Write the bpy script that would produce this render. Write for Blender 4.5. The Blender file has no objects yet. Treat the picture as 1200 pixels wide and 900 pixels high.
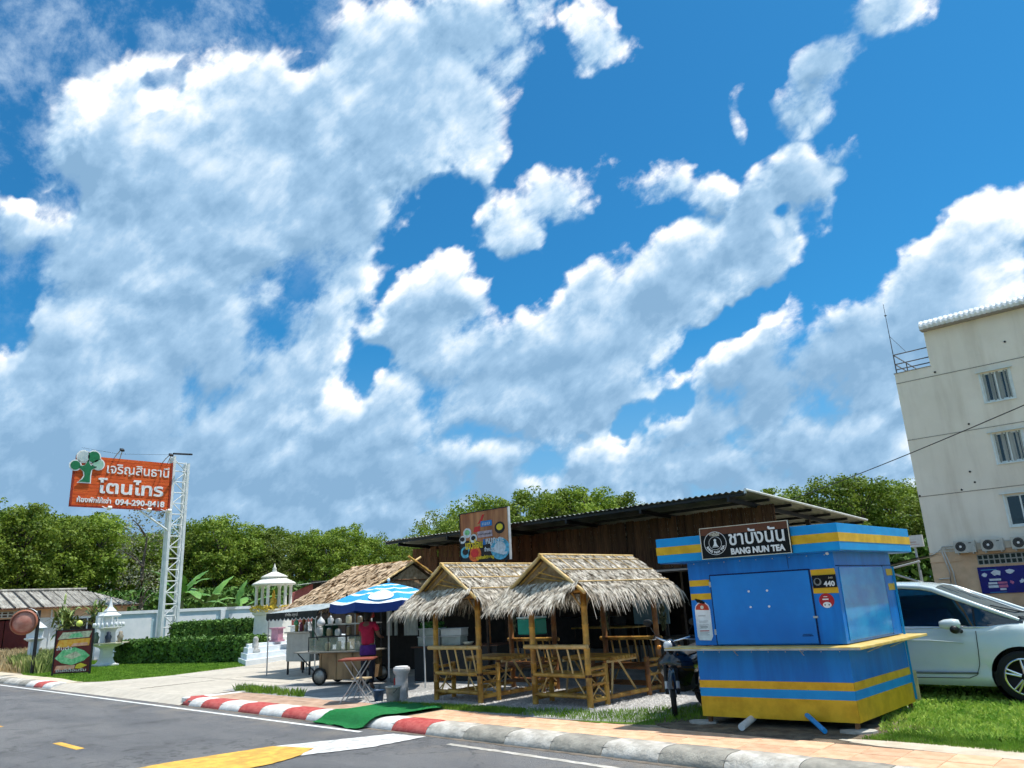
import bpy, bmesh, math, random
import numpy as np
from math import sin, cos, pi, radians, sqrt, atan2
from mathutils import Vector, Matrix, Euler
random.seed(7); RNG = np.random.default_rng(7)
SC = bpy.context.scene
COL = SC.collection
# World frame: x runs along the kerb (to the right), y away from the road, z up; metres.
# ---------------------------------------------------------------- camera
cam_d = bpy.data.cameras.new('camera'); cam = bpy.data.objects.new('camera', cam_d); COL.objects.link(cam)
cam_d.sensor_width = 36; cam_d.lens = 36 * 885 / 1200; cam_d.clip_end = 3000; cam_d.clip_start = .05
_r = Vector((.72464, .68741, -.04863)); _u = Vector((.22384, -.16804, .96003)); _f = Vector((-.65177, .70656, .27564))
_m = Matrix((_r, _u, -_f)).transposed().to_4x4(); _m.translation = Vector((5.241, -7.577, 1.65)); cam.matrix_world = _m
SC.camera = cam
SC.view_settings.view_transform = 'Standard'; SC.view_settings.look = 'None'; SC.view_settings.gamma = 1; SC.view_settings.exposure = 0.38
SC.view_settings.use_curve_mapping = False
# ---------------------------------------------------------------- sun and sky
SUN = Vector((.22, .28, 1.0)).normalized()
sl = bpy.data.lights.new('sun', 'SUN'); sl.energy = 4.2; sl.angle = radians(.53); sl.color = (1, .965, .9)
sun = bpy.data.objects.new('sun', sl); COL.objects.link(sun); sun.rotation_euler = SUN.to_track_quat('Z', 'Y').to_euler()
BLOBS= [(-0.808,0.361,0.466,2.6,5.25,0.3,2.4,-2.13,5.9,1),(-0.725,0.4,0.56,4.31,7.35,0.27,4.32,-3.96,8.48,1),(-0.738,0.476,0.479,4.64,7.0,0.14,2.88,-2.55,7.04,1),(-0.817,0.262,0.514,8.47,22.47,1.95,5.16,-4.7,10.64,1.05),(-0.884,0.265,0.386,3.45,9.95,0.93,2.96,-2.52,8.56,1),(-0.594,0.518,0.615,5.04,5.93,-0.14,4.42,-4.12,7.81,1),(-0.516,0.553,0.655,8.64,8.65,-0.5,6.83,-6.44,10.86,1),(-0.572,0.581,0.579,10.9,11.27,-0.57,6.06,-5.57,11.61,0.9),(-0.651,0.51,0.562,6.54,8.39,-0.06,5.88,-5.37,11.74,1),(-0.896,0.194,0.399,5.93,22.12,2.48,5.6,-4.85,14.94,0.85),(-0.927,0.24,0.288,2.89,9.67,1.02,2.84,-2.22,11.0,1),(-0.872,0.392,0.294,2.1,4.27,0.26,1.77,-1.36,7.08,1.1),(-0.924,0.331,0.19,1.54,3.74,0.31,1.67,-1.05,9.86,1.2),(-0.812,0.459,0.359,5.04,6.52,2.99,1.13,-7.0,11.53,1),(-0.804,0.572,0.162,2.19,2.98,0.02,1.87,-1.05,12.96,1.1),(-0.66,0.738,0.143,3.09,2.81,-0.23,2.03,-1.08,14.88,1),(-0.956,0.267,0.12,1.29,3.9,0.4,2.04,-0.86,17.6,1.1),(-0.704,0.613,0.359,6.73,5.63,3.58,-0.33,-7.28,11.81,1),(-0.649,0.705,0.286,4.0,3.43,0.63,1.21,-3.47,11.26,1),(-0.556,0.771,0.311,6.12,3.21,3.04,-1.89,-5.03,9.07,1.15),(-0.471,0.796,0.381,7.24,2.54,3.72,-2.68,-6.03,9.29,1.15),(-0.36,0.826,0.433,8.55,1.63,4.09,-4.49,-8.5,12.49,1.15),(-0.272,0.845,0.461,17.23,2.84,5.02,-2.94,-10.03,16.67,1.1),(-0.413,0.766,0.492,9.17,6.92,-3.04,15.81,-7.51,24.99,0.6),(-0.532,0.684,0.5,10.18,1.61,8.67,-10.39,-20.62,17.16,0.75),(-0.586,0.67,0.456,15.77,14.58,-1.13,6.37,-5.55,16.37,0.75),(-0.572,0.784,0.241,5.52,4.22,-0.55,3.06,-2.21,14.4,1),(-0.54,0.743,0.395,12.09,4.53,8.01,-6.05,-13.43,16.98,0.8),(-0.47,0.86,0.198,5.89,2.49,3.3,-5.96,-6.59,14.43,1.1),(-0.382,0.888,0.256,5.96,1.68,3.22,-4.41,-4.59,9.28,1.3),(-0.286,0.919,0.27,7.36,1.72,2.13,-2.76,-3.81,9.95,1.45),(-0.192,0.936,0.295,9.46,1.43,1.8,-2.95,-4.92,13.61,1.3),(-0.12,0.93,0.347,16.09,0.33,4.8,-9.55,-9.54,22.2,0.85),(-0.328,0.93,0.164,7.59,2.73,0.05,-0.07,-2.65,14.82,1),(-0.456,0.881,0.126,3.93,2.12,-0.16,1.16,-2.38,20.73,1),(-0.307,0.947,0.09,8.54,2.96,-1.48,2.4,-1.13,19.89,1),(-0.195,0.804,0.561,13.86,11.36,-11.43,10.08,-2.59,7.3,1.0),(-0.145,0.793,0.591,15.89,1.87,1.46,3.28,-12.93,18.18,1.0),(-0.248,0.813,0.527,40.72,21.5,-13.99,15.57,-8.6,20.63,0.6),(-0.424,0.637,0.644,15.48,20.2,-9.77,28.81,-9.61,28.48,0.62),(-0.217,0.849,0.482,30.54,10.79,-5.23,16.61,-15.09,34.07,0.6),(-0.304,0.78,0.546,76.58,37.69,-11.26,18.83,-17.35,35.26,0.22),(-0.918,0.384,0.102,1.21,2.41,0.17,1.37,-0.46,13.34,1.1),(-0.684,0.726,0.068,1.72,1.63,-0.12,1.28,-0.26,15.4,1),(-0.333,0.942,0.043,3.4,1.36,-0.58,2.11,-0.48,25.23,0.8),(-0.788,0.573,0.226,4.74,5.96,1.31,1.04,-3.48,12.42,0.95),(-0.857,0.213,0.469,16.23,53.09,5.51,16.11,-14.44,36.01,0.6)]
GAPS= [(-0.785,0.541,0.301,10.78,21.14,-9.9,6.78,2.76,12.73,0.8),(-0.67,0.579,0.464,7.09,4.33,4.85,-1.49,-12.65,13.66,0.7),(-0.737,0.548,0.394,10.0,6.96,9.02,-4.18,-19.19,18.89,0.7),(-0.86,0.224,0.459,8.41,50.18,-8.73,7.21,0.79,13.14,0.8),(-0.927,0.203,0.316,8.8,23.7,10.49,5.42,-21.21,29.62,0.8),(-0.524,0.826,0.209,9.05,3.99,6.99,-19.13,-21.16,35.63,0.7),(-0.412,0.852,0.324,8.6,1.94,5.91,-15.89,-17.87,26.71,0.8),(-0.681,0.395,0.617,13.41,21.99,0.72,22.36,-20.88,38.08,0.4),(-0.323,0.835,0.444,45.49,21.28,-6.88,22.45,-19.87,53.68,0.7),(-0.583,0.708,0.4,22.48,19.55,-1.82,10.74,-9.07,31.74,0.6),(-0.768,0.275,0.579,2.71,79.58,-34.17,13.27,5.65,14.93,0.5),(-0.861,0.202,0.466,10.26,16.82,11.63,7.36,-35.46,28.97,0.6),(-0.622,0.765,0.168,13.85,10.18,4.92,-5.28,-13.63,42.52,0.45),(-0.648,0.646,0.404,16.96,10.99,9.62,-3.45,-26.3,36.54,0.5)]
def sock(nt, a, i):
    if hasattr(a, 'is_linked') or hasattr(a, 'links'): nt.links.new(a, i)
    else: i.default_value = a
def mth(nt, op, a, b=None, c=None, clamp=False):
    n = nt.nodes.new('ShaderNodeMath'); n.operation = op; n.use_clamp = clamp
    for k, v in enumerate((a, b, c)):
        if v is not None: sock(nt, v, n.inputs[k])
    return n.outputs[0]
def smooth(nt, v, lo, hi):
    n = nt.nodes.new('ShaderNodeMapRange'); n.interpolation_type = 'SMOOTHSTEP'
    sock(nt, v, n.inputs[0]); n.inputs[1].default_value = lo; n.inputs[2].default_value = hi
    return n.outputs[0]
def noise_n(nt, vec, scale, detail=4, rough=.55, dist=0.0):
    n = nt.nodes.new('ShaderNodeTexNoise'); nt.links.new(vec, n.inputs['Vector'])
    n.inputs['Scale'].default_value = scale; n.inputs['Detail'].default_value = detail
    n.inputs['Roughness'].default_value = rough; n.inputs['Distortion'].default_value = dist
    return n
def mixc(nt, f, a, b, mode='MIX'):
    n = nt.nodes.new('ShaderNodeMix'); n.data_type = 'RGBA'; n.blend_type = mode
    sock(nt, f, n.inputs[0])
    for v, i in ((a, 6), (b, 7)):
        if isinstance(v, (tuple, list)): n.inputs[i].default_value = (*v[:3], 1)
        else: nt.links.new(v, n.inputs[i])
    return n.outputs[2]
CIRRUS = (-0.7837, 0.2079, 0.5854)        # where the thin high veil sits
def cloud_group():
    g = bpy.data.node_groups.new('cloud_field', 'ShaderNodeTree')
    g.interface.new_socket('Dir', in_out='INPUT', socket_type='NodeSocketVector')
    for nm in ('Density', 'Bulk'): g.interface.new_socket(nm, in_out='OUTPUT', socket_type='NodeSocketFloat')
    gi = g.nodes.new('NodeGroupInput'); go = g.nodes.new('NodeGroupOutput'); d = gi.outputs[0]
    w = noise_n(g, d, 4.0, 5, .6)                                   # gentle warp so that no outline is an ellipse
    s = g.nodes.new('ShaderNodeVectorMath'); s.operation = 'SUBTRACT'; g.links.new(w.outputs['Color'], s.inputs[0]); s.inputs[1].default_value = (.5, .5, .5)
    m = g.nodes.new('ShaderNodeVectorMath'); m.operation = 'MULTIPLY_ADD'; g.links.new(s.outputs[0], m.inputs[0]); m.inputs[1].default_value = (.20,)*3; g.links.new(d, m.inputs[2])
    def field(rows, p, k):
        acc = None
        for (x, y, z, ax, ay, az, bx, by, bz, st) in rows:          # centre direction, the two half axes as covectors, weight
            c = Vector((x, y, z)); A = Vector((ax, ay, az)); Bv = Vector((bx, by, bz))
            o = []
            for V in (A, Bv):
                dp = g.nodes.new('ShaderNodeVectorMath'); dp.operation = 'DOT_PRODUCT'; g.links.new(p, dp.inputs[0]); dp.inputs[1].default_value = V
                o.append(mth(g, 'SUBTRACT', dp.outputs['Value'], V.dot(c)))
            r2 = mth(g, 'MULTIPLY_ADD', o[1], o[1], mth(g, 'MULTIPLY', o[0], o[0]))
            v = mth(g, 'MULTIPLY_ADD', r2, -st*k, st*k)
            if acc is None: acc = v
            else:
                n = g.nodes.new('ShaderNodeMath'); n.operation = 'SMOOTH_MAX'; g.links.new(acc, n.inputs[0]); g.links.new(v, n.inputs[1]); n.inputs[2].default_value = .08; acc = n.outputs[0]
        return acc
    F = mth(g, 'MAXIMUM', field(BLOBS, m.outputs[0], .40), -.55)
    N = mth(g, 'MAXIMUM', field(GAPS, m.outputs[0], 1.0), 0.0)
    F = mth(g, 'MULTIPLY_ADD', N, -.5, F)
    # the rest of the sky, outside the surveyed part: the same kind of broken cumulus
    vd = g.nodes.new('ShaderNodeVectorMath'); vd.operation = 'DOT_PRODUCT'; g.links.new(d, vd.inputs[0]); vd.inputs[1].default_value = (-.65177, .70656, .27564)
    out = smooth(g, vd.outputs['Value'], .80, .70)
    gen = noise_n(g, d, 2.3, 2, .5)
    gv = mth(g, 'MULTIPLY_ADD', gen.outputs[0], 2.6, -1.25)
    mx = g.nodes.new('ShaderNodeMix'); mx.data_type = 'FLOAT'; g.links.new(out, mx.inputs[0]); g.links.new(F, mx.inputs[2]); g.links.new(gv, mx.inputs[3]); F = mx.outputs[0]
    ax = Vector((.69899, .41860, .57984))                        # cloud streets run this way: stretch the puffs along it
    dp = g.nodes.new('ShaderNodeVectorMath'); dp.operation = 'DOT_PRODUCT'; g.links.new(m.outputs[0], dp.inputs[0]); dp.inputs[1].default_value = ax
    sc_ = g.nodes.new('ShaderNodeVectorMath'); sc_.operation = 'SCALE'; sc_.inputs[0].default_value = ax; g.links.new(mth(g, 'MULTIPLY', dp.outputs['Value'], -.42), sc_.inputs['Scale'])
    sd = g.nodes.new('ShaderNodeVectorMath'); sd.operation = 'ADD'; g.links.new(d, sd.inputs[0]); g.links.new(sc_.outputs[0], sd.inputs[1])
    n1 = noise_n(g, sd.outputs[0], 6.5, 8, .60, .05)
    wv = g.nodes.new('ShaderNodeVectorMath'); wv.operation = 'MULTIPLY_ADD'; g.links.new(s.outputs[0], wv.inputs[0]); wv.inputs[1].default_value = (.10,)*3; g.links.new(d, wv.inputs[2])
    vo = g.nodes.new('ShaderNodeTexVoronoi'); vo.feature = 'F1'; g.links.new(wv.outputs[0], vo.inputs['Vector']); vo.inputs['Scale'].default_value = 11; vo.inputs['Detail'].default_value = 2.5; vo.inputs['Roughness'].default_value = .5; vo.normalize = True
    D = mth(g, 'MULTIPLY_ADD', n1.outputs[0], 2.0, mth(g, 'ADD', F, -1.0))
    D = mth(g, 'MULTIPLY_ADD', vo.outputs['Distance'], -.75, mth(g, 'ADD', D, .24))
    g.links.new(D, go.inputs[0]); g.links.new(F, go.inputs[1])
    return g
world = bpy.data.worlds.new('World'); SC.world = world; world.use_nodes = True
def build_world():
    nt = world.node_tree; nt.nodes.clear()
    out = nt.nodes.new('ShaderNodeOutputWorld'); bg = nt.nodes.new('ShaderNodeBackground'); nt.links.new(bg.outputs[0], out.inputs[0])
    bg.inputs[1].default_value = .083
    sky = nt.nodes.new('ShaderNodeTexSky'); sky.sky_type = 'NISHITA'; sky.sun_disc = False
    sky.sun_elevation = math.asin(SUN.z); sky.sun_rotation = atan2(SUN.x, SUN.y); sky.air_density = 1.0; sky.dust_density = .6; sky.ozone_density = 2.0
    tc = nt.nodes.new('ShaderNodeTexCoord'); d = tc.outputs['Generated']
    G = cloud_group()
    def at(off):
        v = nt.nodes.new('ShaderNodeVectorMath'); v.operation = 'ADD'; nt.links.new(d, v.inputs[0]); v.inputs[1].default_value = off
        n = nt.nodes.new('ShaderNodeGroup'); n.node_tree = G; nt.links.new(v.outputs[0], n.inputs[0]); return n
    A = at((0, 0, 0)); B = at((.006, .005, .019))                     # second sample a little towards the sun
    al = smooth(nt, A.outputs[0], -.05, .20)
    slope = mth(nt, 'SUBTRACT', A.outputs[0], B.outputs[0])
    thick = smooth(nt, A.outputs[1], .05, .5)
    li = mth(nt, 'MULTIPLY_ADD', slope, mth(nt, 'MULTIPLY_ADD', thick, -1.35, 2.45), .53)
    li = mth(nt, 'MULTIPLY_ADD', thick, -.38, li)
    sep = nt.nodes.new('ShaderNodeSeparateXYZ'); nt.links.new(d, sep.inputs[0])
    hz = smooth(nt, sep.outputs[2], .34, .04)
    li = mth(nt, 'MULTIPLY_ADD', hz, -.22, li, clamp=True)
    ramp = nt.nodes.new('ShaderNodeValToRGB'); nt.links.new(li, ramp.inputs[0]); e = ramp.color_ramp.elements
    e[0].position = 0.0; e[0].color = (2.4, 4.2, 6.3, 1); e[1].position = 1.0; e[1].color = (11.6, 11.8, 12.0, 1)
    for p, c in ((.28, (3.6, 5.6, 7.8, 1)), (.55, (5.9, 7.6, 9.3, 1)), (.8, (8.6, 9.4, 10.4, 1))):
        q = e.new(p); q.color = c
    skyc = mixc(nt, 1.0, sky.outputs[0], (.22, .96, 1.32), 'MULTIPLY')
    veil = mth(nt, 'MULTIPLY', hz, .85)
    skyc = mixc(nt, veil, skyc, (2.6, 4.7, 7.1))
    cs = nt.nodes.new('ShaderNodeVectorMath'); cs.operation = 'DOT_PRODUCT'; nt.links.new(d, cs.inputs[0]); cs.inputs[1].default_value = tuple(CIRRUS)
    cn = noise_n(nt, d, 11, 8, .66, .15)
    ci = mth(nt, 'MULTIPLY', smooth(nt, cs.outputs['Value'], .935, .985), smooth(nt, cn.outputs[0], .42, .72))
    skyc = mixc(nt, mth(nt, 'MULTIPLY', ci, .62), skyc, (7.2, 8.8, 10.4))
    col = mixc(nt, al, skyc, ramp.outputs[0])
    nt.links.new(col, bg.inputs[0])
build_world()
SC.cycles.use_adaptive_sampling = True; SC.cycles.adaptive_threshold = .025; SC.cycles.adaptive_min_samples = 8
world.cycles.sampling_method = 'MANUAL'; world.cycles.sample_map_resolution = 512
# ---------------------------------------------------------------- materials
MC = {}
def mat(name, c, rough=.7, var=.12, scale=6.0, bump=0.0, bscale=40.0, metal=0.0, c2=None, spec=.4, coat=0.0, stretch=(1, 1, 1), rnd=0.0, detail=5, trans=0.0, alpha=None, thin=0.0):
    if name in MC: return MC[name]
    m = bpy.data.materials.new(name); m.use_nodes = True; MC[name] = m; nt = m.node_tree
    b = nt.nodes['Principled BSDF']; b.inputs['Roughness'].default_value = rough; b.inputs['Metallic'].default_value = metal
    b.inputs['Specular IOR Level'].default_value = spec; b.inputs['Coat Weight'].default_value = coat; b.inputs['Transmission Weight'].default_value = trans
    if alpha is not None: b.inputs['Alpha'].default_value = alpha
    tc = nt.nodes.new('ShaderNodeTexCoord'); mp = nt.nodes.new('ShaderNodeMapping'); nt.links.new(tc.outputs['Object'], mp.inputs[0]); mp.inputs[3].default_value = stretch
    oi = nt.nodes.new('ShaderNodeObjectInfo')
    nz = noise_n(nt, mp.outputs[0], scale, detail, .6)
    dark = tuple(max(0, v * (1 - var)) for v in c); lite = tuple(min(1, v * (1 + var)) for v in c)
    if c2: lite = c2; dark = c
    f = smooth(nt, nz.outputs[0], .32, .68)
    col = mixc(nt, f, dark, lite)
    if rnd:
        v = mth(nt, 'MULTIPLY_ADD', oi.outputs['Random'], 2 * rnd, 1 - rnd)
        cc = nt.nodes.new('ShaderNodeCombineColor')
        for k in range(3): nt.links.new(v, cc.inputs[k])
        col = mixc(nt, 1.0, col, cc.outputs[0], 'MULTIPLY')
    nt.links.new(col, b.inputs['Base Color'])
    if thin:
        tl = nt.nodes.new('ShaderNodeBsdfTranslucent'); nt.links.new(col, tl.inputs[0]); ms = nt.nodes.new('ShaderNodeMixShader'); ms.inputs[0].default_value = thin; nt.links.new(b.outputs[0], ms.inputs[1]); nt.links.new(tl.outputs[0], ms.inputs[2]); nt.links.new(ms.outputs[0], nt.nodes['Material Output'].inputs[0])
    if bump:
        nb = noise_n(nt, mp.outputs[0], bscale, 4, .6); bp = nt.nodes.new('ShaderNodeBump'); bp.inputs['Strength'].default_value = bump; bp.inputs['Distance'].default_value = .02
        nt.links.new(nb.outputs[0], bp.inputs['Height']); nt.links.new(bp.outputs[0], b.inputs['Normal'])
    return m
# ---------------------------------------------------------------- mesh builder
class MB:
    def __init__(s): s.v = []; s.f = []; s.m = []; s.mats = []; s.cur = 0; s.smooth = []
    def use(s, m):
        if m not in s.mats: s.mats.append(m)
        s.cur = s.mats.index(m); return s
    def add(s, vs, fs, sm=False):
        o = len(s.v); s.v += [tuple(v) for v in vs]
        for f in fs: s.f.append(tuple(o + i for i in f)); s.m.append(s.cur); s.smooth.append(sm)
        return s
    def box(s, c, d, rz=0, rx=0, ry=0):
        R = Euler((rx, ry, rz)).to_matrix(); c = Vector(c); h = [x / 2 for x in d]
        vs = [c + R @ Vector((sx * h[0], sy * h[1], sz * h[2])) for sz in (-1, 1) for sy in (-1, 1) for sx in (-1, 1)]
        return s.add(vs, [(0, 2, 3, 1), (4, 5, 7, 6), (0, 1, 5, 4), (2, 6, 7, 3), (0, 4, 6, 2), (1, 3, 7, 5)])
    def bx(s, x0, x1, y0, y1, z0, z1): return s.box(((x0 + x1) / 2, (y0 + y1) / 2, (z0 + z1) / 2), (abs(x1 - x0), abs(y1 - y0), abs(z1 - z0)))
    def tube(s, p0, p1, r0, r1=None, n=8, cap=True, sm=True):
        p0 = Vector(p0); p1 = Vector(p1); r1 = r0 if r1 is None else r1; d = p1 - p0
        if d.length < 1e-6: return s
        q = d.to_track_quat('Z', 'Y'); vs = []
        for p, r in ((p0, r0), (p1, r1)):
            for k in range(n): vs.append(p + q @ Vector((r * cos(2 * pi * k / n), r * sin(2 * pi * k / n), 0)))
        s.add(vs, [(k, (k + 1) % n, n + (k + 1) % n, n + k) for k in range(n)], sm)
        if cap: s.add(vs, [tuple(range(n - 1, -1, -1)), tuple(range(n, 2 * n))])
        return s
    def path(s, pts, r, n=8, rs=None):
        pts = [Vector(p) for p in pts]; vs = []; N = len(pts)
        up = Vector((0, 0, 1))
        for i, p in enumerate(pts):
            t = (pts[min(i + 1, N - 1)] - pts[max(i - 1, 0)]).normalized()
            a = t.cross(up);  a = a.normalized() if a.length > 1e-3 else Vector((1, 0, 0)); b = a.cross(t)
            rr = rs[i] if rs else r
            for k in range(n): vs.append(p + a * rr * cos(2 * pi * k / n) + b * rr * sin(2 * pi * k / n))
        fs = [(i * n + k, i * n + (k + 1) % n, (i + 1) * n + (k + 1) % n, (i + 1) * n + k) for i in range(N - 1) for k in range(n)]
        s.add(vs, fs, True); return s.add(vs, [tuple(range(n - 1, -1, -1)), tuple(range((N - 1) * n, N * n))])
    def lathe(s, prof, c=(0, 0, 0), n=16, sm=True, axis='z'):
        vs = []
        for r, z in prof:
            for k in range(n):
                a = 2 * pi * k / n; x, y, w = r * cos(a), r * sin(a), z
                if axis == 'y': x, y, w = x, w, y
                if axis == 'x': x, y, w = w, x, y
                vs.append((c[0] + x, c[1] + y, c[2] + w))
        fs = [(i * n + k, i * n + (k + 1) % n, (i + 1) * n + (k + 1) % n, (i + 1) * n + k) for i in range(len(prof) - 1) for k in range(n)]
        return s.add(vs, fs, sm)
    def prism(s, poly, a, b, axis='z'):
        def P(p, h):
            return {'z': (p[0], p[1], h), 'y': (p[0], h, p[1]), 'x': (h, p[0], p[1])}[axis]
        n = len(poly); vs = [P(p, a) for p in poly] + [P(p, b) for p in poly]
        return s.add(vs, [tuple(range(n - 1, -1, -1)), tuple(range(n, 2 * n))] + [(k, (k + 1) % n, n + (k + 1) % n, n + k) for k in range(n)])
    def quad(s, a, b, c, d): return s.add([a, b, c, d], [(0, 1, 2, 3)])
    def grid(s, P, sm=True, close=False):
        R = len(P); Cn = len(P[0]); vs = [p for r in P for p in r]
        fs = [(i * Cn + k, i * Cn + (k + 1) % Cn, (i + 1) * Cn + (k + 1) % Cn, (i + 1) * Cn + k) for i in range(R - 1) for k in range(Cn if close else Cn - 1)]
        return s.add(vs, fs, sm)
    def mesh(s, name, m=None, recalc=True):
        me = bpy.data.meshes.new(name); me.from_pydata(s.v, [], s.f)
        ms = s.mats if s.mats else [m]
        for q in ms: me.materials.append(q)
        me.polygons.foreach_set('material_index', s.m); me.polygons.foreach_set('use_smooth', s.smooth)
        if recalc:
            b = bmesh.new(); b.from_mesh(me); bmesh.ops.recalc_face_normals(b, faces=b.faces); b.to_mesh(me); b.free()
        me.update(); return me
    def build(s, name, m=None, parent=None, loc=None, rot=None, bevel=0, kind=None, label=None):
        o = bpy.data.objects.new(name, s.mesh(name, m)); COL.objects.link(o)
        if parent: o.parent = parent
        if loc: o.location = loc
        if rot: o.rotation_euler = rot
        if bevel:
            b = o.modifiers.new('bevel', 'BEVEL'); b.width = bevel; b.segments = 2; b.limit_method = 'ANGLE'; b.angle_limit = radians(40)
        if kind: o['kind'] = kind
        if label: o['label'] = label
        return o
def fast_mesh(name, V, Fq, m, nper=4):
    me = bpy.data.meshes.new(name); V = np.asarray(V, dtype=np.float32).reshape(-1, 3); Fq = np.asarray(Fq, dtype=np.int32).ravel(); nf = len(Fq) // nper
    me.vertices.add(len(V)); me.vertices.foreach_set('co', V.ravel()); me.loops.add(len(Fq)); me.loops.foreach_set('vertex_index', Fq)
    me.polygons.add(nf); me.polygons.foreach_set('loop_start', np.arange(0, len(Fq), nper, dtype=np.int32)); me.polygons.foreach_set('loop_total', np.full(nf, nper, dtype=np.int32))
    me.materials.append(m); me.update(calc_edges=True); return me
def mobj(name, me, parent=None, loc=None, kind=None):
    o = bpy.data.objects.new(name, me); COL.objects.link(o)
    if parent: o.parent = parent
    if loc: o.location = loc
    if kind: o['kind'] = kind
    return o
def tag(o, label, cat=None, group=None, kind=None):
    if label: o['label'] = label
    if cat: o['category'] = cat
    if group: o['group'] = group
    if kind: o['kind'] = kind
    return o
def thing(name, label, cat, loc=(0, 0, 0), rz=0, group=None):
    o = bpy.data.objects.new(name, None); COL.objects.link(o); o.location = loc; o.rotation_euler = (0, 0, rz); o.empty_display_size = .2
    return tag(o, label, cat, group)
KIDS = {}
def copy_tree(o, parent=None, top=True):
    c = o.copy(); COL.objects.link(c)
    if parent: c.parent = parent
    for ch in list(o.children): copy_tree(ch, c, False)
    return c
def struct(o): o['kind'] = 'structure'; return o
def part(name, m, parent, *boxes, bevel=0, label=None):
    b = MB()
    for q in boxes: b.bx(*q)
    return b.build(name, m, parent, bevel=bevel, label=label)
def text_mesh(body, size, ext=.004, bold=0.0, name='lettering', width=None, spacing=1.0, shear=0):
    cu = bpy.data.curves.new(name, 'FONT'); cu.body = body; cu.size = size; cu.extrude = ext; cu.offset = bold; cu.align_x = 'LEFT'; cu.space_character = spacing; cu.resolution_u = 3; cu.shear = shear
    ob = bpy.data.objects.new(name, cu); COL.objects.link(ob)
    dg = bpy.context.evaluated_depsgraph_get(); dg.update(); me = bpy.data.meshes.new_from_object(ob.evaluated_get(dg)); bpy.data.objects.remove(ob); bpy.data.curves.remove(cu)
    xs = [v.co.x for v in me.vertices]
    if xs and width:
        k = width / (max(xs) - min(xs)); x0 = min(xs)
        for v in me.vertices: v.co.x = (v.co.x - x0) * k
    return me
def text(body, size, m, parent, loc, rot=(pi / 2, 0, 0), width=None, bold=0.0, ext=.004, name='lettering', spacing=1.0):
    me = text_mesh(body, size, ext, bold, name, width, spacing); me.materials.clear(); me.materials.append(m)
    o = bpy.data.objects.new(name, me); COL.objects.link(o); o.parent = parent; o.location = loc; o.rotation_euler = rot; return o
def disc(b, c, r, t, axis='y', n=24, ry=None):
    ry = ry or r
    b.prism([(c[0] + r * cos(2 * pi * k / n), c[1] + ry * sin(2 * pi * k / n)) for k in range(n)], t[0], t[1], axis)
    return b
# ---------------------------------------------------------------- the ground, road, kerb, pavement
def world_mat(name, build, rough=.9, bump=.3, bscale=60, spec=.3):
    m = bpy.data.materials.new(name); m.use_nodes = True; nt = m.node_tree; b = nt.nodes['Principled BSDF']
    b.inputs['Roughness'].default_value = rough; b.inputs['Specular IOR Level'].default_value = spec
    g = nt.nodes.new('ShaderNodeNewGeometry'); p = g.outputs['Position']
    nt.links.new(build(nt, p), b.inputs['Base Color'])
    nb = noise_n(nt, p, bscale, 5, .65); bp = nt.nodes.new('ShaderNodeBump'); bp.inputs['Strength'].default_value = bump; bp.inputs['Distance'].default_value = .02
    nt.links.new(nb.outputs[0], bp.inputs['Height']); nt.links.new(bp.outputs[0], b.inputs['Normal']); return m
def two(nt, p, scale, a, b, lo=.35, hi=.65, detail=6, stretch=None):
    if stretch:
        mp = nt.nodes.new('ShaderNodeMapping'); nt.links.new(p, mp.inputs[0]); mp.inputs[3].default_value = stretch; p = mp.outputs[0]
    n = noise_n(nt, p, scale, detail, .62); return mixc(nt, smooth(nt, n.outputs[0], lo, hi), a, b)
def asphalt(nt, p):
    base = two(nt, p, 260, (.085, .088, .094), (.20, .20, .20), .3, .75, 2)
    big = two(nt, p, .5, (.80, .80, .82), (1.25, 1.22, 1.18), .3, .7, 5, (.5, 1.6, 1))
    c = mixc(nt, 1.0, base, big, 'MULTIPLY')
    pt_ = noise_n(nt, p, .9, 7, .68); c = mixc(nt, mth(nt, 'MULTIPLY', smooth(nt, pt_.outputs[0], .56, .60), .35), c, (.07, .07, .072)); ck = nt.nodes.new('ShaderNodeTexVoronoi'); ck.feature = 'DISTANCE_TO_EDGE'; wz = noise_n(nt, p, 3, 4, .6); wp = nt.nodes.new('ShaderNodeVectorMath'); wp.operation = 'MULTIPLY_ADD'; nt.links.new(wz.outputs['Color'], wp.inputs[0]); wp.inputs[1].default_value = (.5,)*3; nt.links.new(p, wp.inputs[2]); nt.links.new(wp.outputs[0], ck.inputs['Vector']); ck.inputs['Scale'].default_value = .42
    c = mixc(nt, mth(nt, 'MULTIPLY', smooth(nt, ck.outputs[0], .006, .001), .55), c, (.03, .03, .03))
    sand = noise_n(nt, p, 1.6, 6, .7); sp = nt.nodes.new('ShaderNodeSeparateXYZ'); nt.links.new(p, sp.inputs[0])
    near = smooth(nt, sp.outputs[1], -1.3, -.05); f = mth(nt, 'MULTIPLY', near, smooth(nt, sand.outputs[0], .42, .70))
    return mixc(nt, mth(nt, 'MULTIPLY', f, .6), c, (.30, .255, .20))
def concrete(nt, p):
    a = two(nt, p, .7, (.46, .415, .345), (.56, .51, .43), .3, .7, 7, (1, .35, 1)); b = two(nt, p, 5, (.86, .85, .84), (1.05, 1.05, 1.05), .3, .7, 6)
    return mixc(nt, 1.0, a, b, 'MULTIPLY')
def soil(nt, p): return two(nt, p, 2.2, (.20, .155, .10), (.36, .30, .21), .3, .7, 8)
def turf(nt, p): return mixc(nt, 1.0, two(nt, p, .9, (.12, .21, .025), (.23, .33, .05), .3, .7, 6), two(nt, p, 45, (.6, .6, .6), (1.3, 1.3, 1.2), .3, .7, 3), 'MULTIPLY')
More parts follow.
